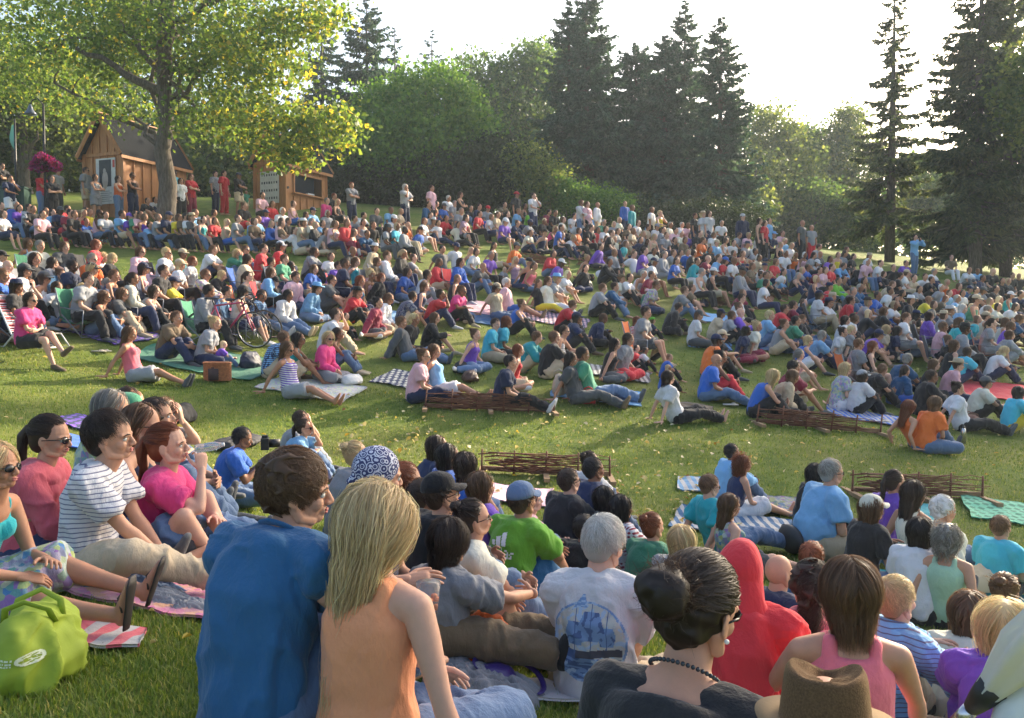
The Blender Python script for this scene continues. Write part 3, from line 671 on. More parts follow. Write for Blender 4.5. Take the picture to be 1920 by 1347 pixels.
for q in [(797, 768, 1043, 776, 'woven willow hurdle in front of the woman in a pale pink shirt'), (1418, 796, 1640, 815, 'woven willow hurdle below the person in a plain blue top, ends near the flip flops'),
 (903, 888, 1152, 900, 'woven willow hurdle behind the people in black and navy tees'), (1598, 928, 1842, 938, 'woven willow hurdle behind the woman in a purple top'),
 (1085, 497, 1178, 500, 'distant hurdle beside the woman with a bun in white'), (975, 490, 1062, 505, 'distant hurdle behind the man in an orange shirt'),
 (1312, 568, 1402, 582, 'half hidden hurdle left of the black backpack'), (1376, 548, 1470, 562, 'low hurdle in front of the child in pale blue'),
 (1832, 640, 1925, 655, 'hurdle behind the purple tee near the edge of the lawn'), (1822, 672, 1925, 690, 'hurdle beside the maroon rucksack')]: hurdle(*q)

# ------------------------------------------------------------------ blankets
def blanket(px, py, wd, ln, rot, c, pat, label, name='picnic_blanket', amp=.018, g='blankets and mats on the grass', seed=None):
    p = hit(px, py); rs = seed if seed is not None else int(px * 7 + py); n = 22; V = []
    ca, sa = math.cos(R(rot)), math.sin(R(rot))
    U = np.linspace(-.5, .5, n); XX = []; 
    for i in range(n):
        for j in range(n):
            u, v = U[i] * wd, U[j] * ln
            u += .06 * wd * noise.noise(Vector((v * 2.2, rs, 0))); v += .06 * ln * noise.noise(Vector((u * 2.2, rs, 5)))
            x, y = p[0] + u * ca - v * sa, p[1] + u * sa + v * ca
            nz = noise.noise(Vector((x * 4.5, y * 4.5, rs))); f = noise.noise(Vector((x * 11, y * 11, rs)))
            XX.append((x, y, .02 + amp * (1 + 1.3 * nz + .7 * f)))
    XX = np.array(XX); XX[:, 2] += H(XX[:, 0], XX[:, 1]); V = XX - p
    F = [(i * n + j, (i + 1) * n + j, (i + 1) * n + j + 1, i * n + j + 1) for i in range(n - 1) for j in range(n - 1)]
    N = len(V); V = np.vstack([V, V - [0, 0, .012]]); F2 = [tuple(x + N for x in q[::-1]) for q in F]
    B = [i * n for i in range(n)] + [(n - 1) * n + j for j in range(1, n)] + [i * n + n - 1 for i in range(n - 2, -1, -1)] + [j for j in range(n - 2, 0, -1)]
    F3 = [(B[k], B[(k + 1) % len(B)], B[(k + 1) % len(B)] + N, B[k] + N) for k in range(len(B))]
    o = obj(name, mk_mesh(name, V, F + F2 + F3, [cloth(c, pat)]), None, tuple(p)); tag(o, label, 'blanket', g); return o
for q in [(585, 730, 1.5, .9, -15, 'x', 'f', 'patterned blanket under the woman in the striped dress'), (765, 715, 1.0, .9, -20, 'x', 'p', 'blue and white checked blanket left of the pale pink shirt'),
 (1120, 742, 1.5, 1.0, -10, 'c', '', 'pale blue sheet under the man in a green polo'), (390, 680, 2.4, 1.5, -12, 'g', '', 'creased olive green blanket by the wicker basket'),
 (195, 622, 1.6, 1.1, -20, 'u', 'p', 'purple plaid blanket under the two long haired women'), (385, 585, 1.5, 1.0, -10, 'f', '', 'bright pink sheet behind the bicycle'),
 (1660, 790, 1.9, .8, -22, 'b', 's', 'purple and blue striped mat under the two women in orange'), (1870, 735, 1.6, 1.2, -15, 'r', '', 'red blanket spread near the edge of the lawn'),
 (880, 575, 2.2, 1.1, -12, 'p', '', 'long pale pink blanket behind the woman in magenta'), (1290, 765, .8, .5, -15, 'v', '', 'small brown cloth under the woman in white leaning back'),
 (1040, 600, 1.6, 1.1, -15, 'p', 'p', 'faded pink blanket beside the sneakers'), (1480, 655, 1.4, 1.0, -10, 'b', 'f', 'blue flowered blanket near the maroon trousers'),
 (1330, 648, 1.0, .8, -10, 'c', 'p', 'blue checked mat under the man in a white polo'), (1560, 580, 1.4, .9, -8, 'm', '', 'small light green mat by the pale legs'),
 (1650, 600, 2.0, .9, -10, 'c', '', 'light blue blanket under the stretched denim legs'), (1880, 610, 1.5, 1.0, -10, 'r', 's', 'red and white striped mat among the far right crowd'),
 (1140, 700, 1.6, .9, -15, 'd', 's', 'dark striped blanket under the family group'), (1240, 500, 1.4, .9, -5, 'o', 's', 'pink and orange striped towel on the upper lawn'),
 (1350, 600, 1.4, 1.0, -10, 'c', '', 'pale blue blanket beside the hurdle'), (620, 545, 1.3, .8, -10, 'e', '', 'grey mat on the slope above the green bag'),
 (700, 590, 1.6, .9, -10, 'c', '', 'grey blue mat under the green shopping bag'), (900, 600, 1.2, .8, -10, 'q', '', 'blue cloth under the woman in black trousers'),
 (1790, 1115, 1.5, .6, -25, 't', '', 'teal yoga mat under the woman in a mint top'), (1690, 960, .8, .6, -15, 't', '', 'turquoise towel by the bare backed woman'),
 (1440, 950, 1.0, .7, -15, 'k', 'f', 'dark patterned blanket beside the red haired woman'), (1400, 990, 1.5, .9, -20, 'q', 's', 'dark blue striped blanket with a yellow edge'),
 (1305, 912, .45, .5, -10, 'c', 's', 'light blue towel corner behind the teal tee'), (1900, 965, 1.0, .9, -20, 'g', 'p', 'green plaid blanket at the far right'),
 (300, 1120, 1.2, .6, -12, 'l', 'f', 'flowered blanket under the man in a striped tee'), (420, 915, .9, .6, -15, 'e', 'p', 'grey checked towel under the person with a camera'),
 (630, 930, 1.2, .6, -20, 'r', 's', 'red and grey blanket beside the bandana'), (945, 930, 1.1, .7, -10, 'p', '', 'pink sheet left of the grey blue cap'),
 (1075, 1255, .55, .4, -10, 'p', '', 'pink towel under the man with white hair'), (1040, 1310, .40, .22, 10, 'w', '', 'white cloth on the grass beside the purple bag'), (150, 835, .9, .5, -10, 'b', '', 'royal blue jacket spread behind the man in stripes'),
 (170, 800, .9, .5, -15, 'u', 'p', 'crumpled purple cloth on the sunny grass'), (190, 1205, .30, .28, 15, 'l', 's', 'coral and orange towel poking out under the lime bag')]: blanket(*q)
# ------------------------------------------------------------------ people: figure generator
_batch = []
def remesh(V, F, vox, smooth=3, name='m'):
    me = bpy.data.meshes.new('tmp'); me.from_pydata(np.asarray(V).tolist(), [], F)
    ob = bpy.data.objects.new('tmp', me); TMPC.objects.link(ob)
    r = ob.modifiers.new('r', 'REMESH'); r.mode = 'VOXEL'; r.voxel_size = vox
    if smooth:
        s = ob.modifiers.new('s', 'SMOOTH'); s.factor = .5; s.iterations = smooth
    dg = bpy.context.evaluated_depsgraph_get(); out = bpy.data.meshes.new_from_object(ob.evaluated_get(dg)); 
    bpy.data.objects.remove(ob); bpy.data.meshes.remove(me)
    n = len(out.vertices); v = np.empty(n * 3, np.float32); out.vertices.foreach_get('co', v)
    L = len(out.loops); li = np.empty(L, np.int32); out.loops.foreach_get('vertex_index', li)
    ls = np.empty(len(out.polygons), np.int32); out.polygons.foreach_get('loop_total', ls)
    bpy.data.meshes.remove(out)
    if len(ls) and (ls == 4).all(): return v.reshape(-1, 3), li.reshape(-1, 4)
    P = []; k = 0
    for c in ls: P.append(tuple(li[k:k + c]) if c == 4 else (li[k], li[k + 1], li[k + 2], li[k + 2])); k += c
    return v.reshape(-1, 3), np.array(P)
TMPC = COL
class G(MB):
    def cap(s, a, b, ra, rb, n=10): return s.tube([a, b], [ra, rb], n, round_=True)
    def chain(s, P, r, n=12, ref=None): return s.tube(P, r, n, ref=ref, round_=True)
    def done(s, vox, smooth=3): return remesh(np.vstack(s.V), s.F, vox, smooth)
# head template ----------------------------------------------------
def head_geo(vox):
    g = G()
    g.ell((0, 0, .118), (.098, .077, .100), 20); g.ell((.030, 0, .072), (.060, .060, .082), 16)
    g.ell((.062, 0, .018), (.030, .030, .022), 12)
    for s in (1, -1):
        g.chain([(-.005, s * .062, .062), (.015, s * .056, .022), (.052, s * .026, .010)], [.018, .019, .018], 8)
        g.ell((.060, s * .036, .066), (.028, .024, .026), 10); g.chain([(.070, s * .048, .110), (.088, s * .022, .112), (.091, s * .005, .106)], [.012, .012, .010], 8)
        E = rotz(s * -.35); g.ell((-.004, s * .081, .085), (.020, .006, .032), 12, M=E); g.ell((.002, s * .078, .062), (.009, .006, .012), 8)
    g.chain([(.091, 0, .104), (.101, 0, .084), (.1085, 0, .068)], [.0085, .011, .0125], 8)
    g.ell((.100, .011, .063), (.011, .009, .008), 8); g.ell((.100, -.011, .063), (.011, .009, .008), 8)
    g.ell((.084, 0, .040), (.016, .026, .018), 10)
    v, f = g.done(vox, 2 if vox > .004 else 4)
    return v, f
def face_bits():
    m = MB()
    m.ell((.096, 0, .0425), (.009, .021, .0055), 10, 2); m.ell((.094, 0, .0335), (.009, .018, .0062), 10, 2)
    for s in (1, -1):
        m.ell((.0795, s * .0315, .0915), (.0115, .0145, .0105), 10, 1); m.ell((.0865, s * .0325, .0912), (.0052, .0058, .0062), 8, 3)
        m.tube([(.080, s * .050, .106), (.0935, s * .034, .113), (.0985, s * .014, .110)], [.0025, .0038, .003], 5, 4)
        m.tube([(.079, s * .047, .0965), (.0915, s * .032, .1015), (.088, s * .017, .096)], [.0022, .0028, .002], 5, 3)
    return np.vstack(m.V), m.F, m.M
HEAD = {'hi': head_geo(.0036), 'mid': head_geo(.008), 'lo': head_geo(.016)}
FB = face_bits()
def hand_geo(kind, vox):
    """left hand, wrist at origin, fingers along +X, palm facing -Z, thumb towards -Y"""
    g = G(); g.chain([(-.02, 0, 0), (.03, 0, 0), (.075, .002, 0)], [(.027, .019), (.036, .015), (.040, .013)], 12, ref=(0, 1, 0))
    curl = {'relax': .42, 'flat': .06, 'grip': 1.0}[kind]; spread = {'relax': .06, 'flat': .17, 'grip': .03}[kind]
    for i, (y, L) in enumerate(((-.030, .070), (-.010, .079), (.011, .074), (.031, .058))):
        p = np.array([.080 - abs(i - 1.2) * .004, y, 0]); a = -curl * .4; sp = (i - 1.5) * spread; P = [p - np.array([.02, 0, 0]), p]
        for s, fr in enumerate((.42, .32, .26)):
            d = np.array([math.cos(a) * math.cos(sp), math.sin(sp) * math.cos(a), math.sin(a)]); p = p + d * L * fr; P.append(p); a -= curl * (.75 - .1 * i * .3)
        g.chain(P, [.0088, .0088, .0082, .0074, .0064], 8)
    a = {'relax': .55, 'flat': .9, 'grip': .35}[kind]
    g.chain([(.012, -.020, -.004), (.040, -.045 - .012 * a, -.012), (.068, -.052 - .030 * a, -.020 - .012 * curl), (.090, -.050 - .040 * a, -.024 - .020 * curl)], [.014, .012, .0095, .0080], 8)
    return g.done(vox, 1)
HAND = {(k, q): hand_geo(k, v) for k in ('relax', 'flat', 'grip') for q, v in (('hi', .0036), ('mid', .0058))}
def ik(a, t, l1, l2, pole):
    a = np.array(a, float); t = np.array(t, float); d = t - a; L = np.linalg.norm(d); m = (l1 + l2) * .995
    if L > m: t = a + d / L * m; L = m; d = t - a
    u = d / L; x = (l1 * l1 - l2 * l2 + L * L) / (2 * L); h = math.sqrt(max(0, l1 * l1 - x * x))
    pl = np.array(pole, float); pl = nrm(pl - u * (pl @ u)); return a + u * x + pl * h, t
def skel(P, fem=0):
    """joints from a pose; facing +X, left +Y, ground z=0"""
    S = {}; ph = P.get('ph', .11); a1, a2, a3, a4 = P.get('sp', (5, 12, 22, 18)); sd_ = R(P.get('side', 0)); sy = R(P.get('sy', 0))
    def u(a): a = R(a); return np.array([math.sin(a) * math.cos(sd_), math.sin(sd_), math.cos(a) * math.cos(sd_)])
    p0 = np.array([0, 0, ph]); w_ = p0 + u(a1) * .19; c = w_ + u(a2) * .17; s = c + u(a3) * .135; n = s + u((a3 + a4) / 2) * .05; hb = n + u(a4) * .055
    S.update(p0=p0, w=w_, c=c, s=s, n=n, hb=hb, up=[u(a1), u(a2), u(a3), u(a4)])
    py = R(P.get('py', 0)); sdv = np.array([-math.sin(sy), math.cos(sy), 0]); pdv = np.array([-math.sin(py), math.cos(py), 0]); S['sdv'] = sdv; S['pdv'] = pdv
    sw = .168 if fem else .190; hw = .094 if fem else .088
    for k, sg in (('L', 1), ('R', -1)):
        sh = s + sdv * sg * sw - u(a3) * .025; S['sh' + k] = sh
        hp = p0 + pdv * sg * hw; S['hip' + k] = hp
        kn, an = ik(hp, P['a' + k], .43, .42, P.get('kp' + k, (.3, sg * .15, 1))); S['kn' + k] = kn; S['an' + k] = an
        el, wr = ik(sh, P['h' + k], .285, .26, P.get('ep' + k, (-.3, sg * .6, -1))); S['el' + k] = el; S['wr' + k] = wr
        sh_ = nrm(an - kn); fw = np.array(P.get('ft' + k, nrm(np.array([an[0] - hp[0], (an[1] - hp[1]) * .6, 0])) + [0, 0, .12]), float); fd = nrm(fw - sh_ * (fw @ sh_)); 
        if sh_[2] < -.5 and an[2] < .14: fd = nrm(np.array([fw[0], fw[1], -.02]))
        S['fd' + k] = fd; S['sk' + k] = sh_
    return S
def hmat(P, S):
    y, p, r = P.get('head', (0, 0, 0)); M = rotz(R(y)) @ roty(R(p)) @ rotx(R(r)); return M, S['hb'] + np.array([0, 0, -.005])
def body_geo(P, S, fem, q, skin_only=False, fat=1.0):
    vox = {'hi': .010, 'mid': .017, 'lo': .034}[q]; g = G(); sd_ = S['sdv']; pd = S['pdv']
    hw = .158 if fem else .150
    g.tube([S['p0'] - S['up'][0] * .07, S['p0'], S['p0'] + S['up'][0] * .09, S['w'], S['c'], S['s'] - S['up'][2] * .01, S['n'] - S['up'][2] * .01],
           [(hw * .8, .09), (hw, .112), (hw * .93, .105 * fat), (.125 if fem else .138, .095 * fat), (.142 if fem else .158, .112), (.135 if fem else .155, .085), (.06, .055)], 16, ref=(sd_ + pd) / 2)
    if fat > 1.05: g.ell(S['w'] + np.array([.03, 0, -.02]), (.14 * fat, .15 * fat, .13 * fat), 14)
    if fem:
        for s in (1, -1): g.ell(S['c'] + sd_ * s * .062 + np.cross(sd_, S['up'][1]) * .080 + S['up'][1] * .02, (.055, .055, .052), 10)
    g.chain([S['n'] - S['up'][3] * .05, S['n'] + S['up'][3] * .02, S['hb'] + S['up'][3] * .035], [(.056 if fem else .064)] * 2 + [.054 if fem else .062], 12)
    for k, sg in (('L', 1), ('R', -1)):
        sh, el, wr, hp, kn, an = (S[x + k] for x in ('sh', 'el', 'wr', 'hip', 'kn', 'an')); af = .88 if fem else 1.0; af *= (fat + 1) / 2
        g.chain([S['s'] + sd_ * sg * .05, sh], [.058, .056 * af], 12)
        d = nrm(el - sh); g.chain([sh, sh + d * .1, el - d * .05, el], [.056 * af, .052 * af, .040 * af, .037 * af], 12)
        d = nrm(wr - el); g.chain([el, el + d * .07, wr - d * .03, wr + d * .012], [.038 * af, .041 * af, .027 * af, .025 * af], 12)
        d = nrm(kn - hp); g.chain([hp, hp + d * .12, kn - d * .08, kn], [.094 * fat, .088 * fat, .062, .057], 14)
        d = nrm(an - kn); bk = nrm(np.cross(np.cross(nrm(kn - hp), d), d)) if np.linalg.norm(np.cross(nrm(kn - hp), d)) > .05 else np.array([0, 0, 0.])
        cf = -S['fd' + k] * .012
        g.chain([kn, kn + d * .12 + cf, kn + d * .24 + cf * .6, an], [.055, .058, .045, .036], 14)
        fd = S['fd' + k]; up = np.cross(fd, nrm(np.cross(d, fd))) ; dn = d
        sdf = nrm(np.cross(fd, d))
        g.tube([an - fd * .045 + dn * .045, an - fd * .01 + dn * .038, an + fd * .06 + dn * .038, an + fd * .13 + dn * .050, an + fd * .165 + dn * .054, an + fd * .185 + dn * .056], [(.024, .022), (.033, .036), (.036, .032), (.042, .018), (.038, .013), (.022, .009)], 12, ref=sdf)
        if q == 'lo': g.cap(wr, wr + nrm(wr - el) * .11, .035, .025, 6)
    v, f = g.done(vox, 4 if q != 'lo' else 1); return v, f
def to_mesh_parts(L):
    V = []; F = []; M = []; n = 0
    for v, f, m in L:
        v = np.asarray(v); V.append(v)
        if isinstance(f, np.ndarray): F.append(f + n); M.append(np.full(len(f), m))
        else:
            ff = [tuple(q) if len(q) == 4 else (q[0], q[1], q[2], q[2]) for q in f if len(q) <= 4]; ff = np.array(ff); F.append(ff + n); M.append(m if hasattr(m, '__len__') else np.full(len(ff), m))
        n += len(v)
    return np.vstack(V), F, np.concatenate(M)
def quads_mesh(name, V, Fl, M, mats, smooth=True):
    F = np.vstack(Fl); tri = F[:, 2] == F[:, 3]
    me = bpy.data.meshes.new(name); n = len(F); tot = np.where(tri, 3, 4).astype(np.int32)
    me.vertices.add(len(V)); me.vertices.foreach_set('co', np.asarray(V, np.float32).ravel())
    fl = F.ravel(); keep = np.ones(len(fl), bool); keep[3::4][tri] = False; li = fl[keep].astype(np.int32)
    me.loops.add(len(li)); me.loops.foreach_set('vertex_index', li)
    me.polygons.add(n); me.polygons.foreach_set('loop_start', np.concatenate([[0], np.cumsum(tot)[:-1]]).astype(np.int32)); me.polygons.foreach_set('loop_total', tot)
    me.update(calc_edges=True); me.polygons.foreach_set('use_smooth', np.full(n, smooth)); me.polygons.foreach_set('material_index', np.asarray(M, np.int32))
    for m in mats: me.materials.append(m)
    me.validate(); me.update(); return me
def hand_place(S, k, P):
    wr = S['wr' + k]; d = nrm(wr - S['el' + k]); sg = 1 if k == 'L' else -1
    kind = P.get('hk' + k, 'relax'); hd = P.get('hd' + k)
    X = nrm(np.array(hd, float)) if hd is not None else d
    pn = np.array(P.get('pn' + k, (0, -sg * .5, -.8)), float)   # palm normal direction
    Z = -nrm(pn - X * (pn @ X)); Y = np.cross(Z, X); M = np.stack([X, Y, Z], 1)
    return kind, M, wr
EYEW = plain('eye_white', (.62, .60, .56), .3); LIP = plain('lip', (.42, .13, .11), .5); DARK = plain('eye_dark', (.015, .01, .008), .3); BROW = plain('brow', (.04, .025, .015), .8)
def body_mesh(P, fem, q, fat=1.0):
    S = skel(P, fem); L = [(*body_geo(P, S, fem, q, fat=fat), 0)]
    M, o = hmat(P, S); hv, hf = HEAD[q]; sc = P.get('hs', 1.0); L.append((hv @ M.T * sc + o, hf, 0))
    if q != 'lo':
        v, f, mi = FB; f2 = [t if len(t) == 4 else (*t, t[2]) for t in f if len(t) <= 4]; mi2 = [m for t, m in zip(f, mi) if len(t) <= 4]
        L.append((v @ M.T * sc + o, np.array(f2), np.array(mi2)))
        for k in 'LR':
            kind, HM, wr = hand_place(S, k, P); v, f = HAND[(kind, q)]; v = v.copy()
            if k == 'R': v = v * [1, -1, 1]; f = f[:, ::-1]
            L.append((v @ HM.T + wr, f, 0))
    V = []; F = []; Mi = []; n = 0
    for v, f, m in L: V.append(v); F.append(f + n); Mi.append(m if hasattr(m, '__len__') else np.full(len(f), m)); n += len(v)
    return quads_mesh('body', np.vstack(V), F, np.concatenate(Mi), [skinmat(0), EYEW, LIP, DARK, BROW]), S
# clothing ----------------------------------------------------------
def vnormals(v, f):
    f = np.asarray(f); n = np.cross(v[f[:, 2]] - v[f[:, 0]], v[f[:, 3]] - v[f[:, 1]]) if f.shape[1] == 4 else np.cross(v[f[:, 1]] - v[f[:, 0]], v[f[:, 2]] - v[f[:, 0]])
    N = np.zeros_like(v); 
    for k in range(f.shape[1]): np.add.at(N, f[:, k], n)
    return N / (np.linalg.norm(N, axis=1)[:, None] + 1e-9)
def folds(v, amp, sc, seed, f=None):
    """cloth relief: with faces given it only pushes outwards (creases run slantwise), else it jostles the points"""
    v = np.asarray(v, float)
    if f is None: return v + amp * np.stack([vn(v * sc + 3, seed), vn(v * sc + 11, seed + 1), .6 * vn(v * sc + 17, seed + 2)], 1)
    N = vnormals(v, f); q = v * sc; w0 = np.stack([vn(q * .6, seed + 5), vn(q * .6 + 4, seed + 6), vn(q * .6 + 8, seed + 7)], 1)
    q = q * [1.5, 1.1, .75] + w0 * .9
    r = 1 - np.abs(vn(q, seed)) * 2; r2 = 1 - np.abs(vn(q * 2.1 + 7, seed + 3)) * 2
    h = np.clip(r, 0, 1) ** 1.6 + .45 * np.clip(r2, 0, 1) ** 1.6 + .35 * (vn(q * .5, seed + 9) + 1) * .5
    return v + N * (amp * h)[:, None]
def top_geo(P, S, kind, fem, q, fat=1.0):
    vox = {'hi': .010, 'mid': .016, 'lo': .034}[q]; g = G(); sd_ = S['sdv']; rf = (sd_ + S['pdv']) / 2; e = .020 if kind != 'n' else .013
    if P.get('scoop'): e = .012
    e += {'hi': 0, 'mid': .003, 'lo': .010}[q]
    hw = .158 if fem else .150; U = S['up']
    bot = S['p0'] - U[0] * (.035 if P.get('ph', .11) < .6 else .10)
    R_ = [(hw + e, .114 + e), (hw + e + .004, .118 * fat + e + .004), ((.125 if fem else .140) + e + .006, .100 * fat + e + .004), ((.142 if fem else .158) + e, .114 + e)]
    pts = [bot, S['p0'] + U[0] * .08, S['w'], S['c']]
    if kind == 'n': pts += [S['c'] + U[1] * .05] + ([] if P.get('halter') else [S['s'] - U[2] * .03]); R_ += [((.138 if fem else .15) + e, .106 + e)] + ([] if P.get('halter') else [(.098 + e, .088 + e)])
    elif P.get('scoop'): pts += [S['s'] - U[2] * .055, S['s'] - U[2] * .02]; R_ += [(.158 + e, .112 + e), (.150 + e, .100 + e)]
    else: pts += [S['s'], S['n'] - U[2] * .005]; R_ += [(.140 + e, .088 + e), (.066 + e * .6, .058 + e * .6)]
    g.tube(pts, R_, 18, ref=rf)
    if fat > 1.05: g.ell(S['w'] + np.array([.03, 0, -.02]), (.14 * fat + e, .15 * fat + e, .13 * fat + e), 14)
    if fem:
        for s in (1, -1): g.ell(S['c'] + sd_ * s * .062 + np.cross(sd_, U[1]) * .080 + U[1] * .02, (.055 + e, .055 + e, .052 + e), 10)
    for k, sg in (('L', 1), ('R', -1)):
        sh, el, wr = S['sh' + k], S['el' + k], S['wr' + k]; af = (.90 if fem else 1.02) * (fat + 1) / 2
        if kind == 'n':
            fr = np.cross(sd_, U[2]); a = S['c'] + U[1] * .03 + sd_ * sg * .075; b = S['s'] + U[2] * .030 + sd_ * sg * .075
            if P.get('halter'): g.chain([a + fr * .10 - sd_ * sg * .02, S['n'] + fr * .03 + sd_ * sg * .045, S['n'] - fr * .05], [.016, .012, .012], 6)
            else: g.chain([a + fr * .10, b + fr * .02, b - fr * .045, a - fr * .09], [.022, .022, .022, .022], 6)
            continue
        if not P.get('scoop'): g.chain([S['s'] + sd_ * sg * .04, sh], [.064 + e * .5, .060 * af + e * .7], 12)
        else: g.chain([S['s'] + sd_ * sg * .085 - U[2] * .012, sh], [.055 + e * .5, .060 * af + e * .8], 12)
        d = nrm(el - sh)
        if kind == 't': g.tube([sh - d * .02, sh + d * .08, sh + d * .19], [.060 * af + e * .8, .058 * af + e, .056 * af + e * 1.3], 14)
        else:
            d2 = nrm(wr - el); g.chain([sh, sh + d * .12, el], [.060 * af + e * .8, .054 * af + e, .044 * af + e], 14)
            g.tube([el - d2 * .01, el + d2 * .1, wr - d2 * .01], [.044 * af + e, .042 * af + e, .032 * af + e], 14)
    v, f = g.done(vox, 3 if q != 'lo' else 1)
    if q != 'lo': v = folds(v, (.008 if kind == 'n' or P.get('scoop') else .019), 6.5, 3.3, f)
    return v, f
def bot_geo(P, S, kind, fem, q, fat=1.0):
    vox = {'hi': .011, 'mid': .016, 'lo': .034}[q]; g = G(); e = {'hi': .014, 'mid': .016, 'lo': .022}[q]; U = S['up'][0]; hw = .158 if fem else .150
    g.tube([S['p0'] - U * .09, S['p0'] - U * .03, S['p0'] + U * .07], [(hw * .8 + e, .10 + e), (hw + e, .118 + e), (hw * .96 + e, .108 * fat + e)], 16, ref=S['pdv'])
    for k in 'LR':
        hp, kn, an = S['hip' + k], S['kn' + k], S['an' + k]; d = nrm(kn - hp); d2 = nrm(an - kn)
        if kind == 's': g.tube([hp - d * .02, hp + d * .2, hp + d * .34], [.10 + e, .092 + e, .086 + e * 1.8], 14)
        elif kind == 'k': g.tube([hp - d * .02, hp + d * .2, kn + d * .03], [.105 + e, .10 + e, .092 + e * 1.6], 14)
        else:
            g.chain([hp, hp + d * .12, kn - d * .06, kn], [.094 * fat + e, .09 * fat + e, .066 + e, .060 + e], 14)
            g.tube([kn - d2 * .02, kn + d2 * .14, kn + d2 * .28, an - d2 * (.01 if kind == 'p' else .12)], [.060 + e, .058 + e, .052 + e, .046 + e], 14)
    if kind == 'k':
        m0 = (S['hipL'] + S['hipR']) / 2; m1 = (S['knL'] + S['knR']) / 2
        if np.linalg.norm(S['knL'] - S['knR']) < .4: g.tube([m0, m1 - (m1 - m0) * .02], [(.12, .09), (np.linalg.norm(S['knL'] - S['knR']) / 2 + .02, .075)], 12, ref=nrm(S['knL'] - S['knR']))
    v, f = g.done(vox, 3 if q != 'lo' else 1)
    if q != 'lo': v = folds(v, .017, 7, 7.7, f)
    return v, f
def shoe_geo(P, S, q, side='LR'):
    g = G()
    for k in side:
        an, fd, d = S['an' + k], S['fd' + k], S['sk' + k]; sdf = nrm(np.cross(fd, d))
        g.tube([an - fd * .062 + d * .035, an - fd * .03 + d * .03, an + fd * .05 + d * .035, an + fd * .13 + d * .048, an + fd * .185 + d * .052, an + fd * .20 + d * .056], [(.024, .03), (.042, .052), (.044, .044), (.050, .030), (.044, .024), (.026, .015)], 12, ref=sdf)
    return g.done({'hi': .009, 'mid': .013, 'lo': .03}[q], 2)
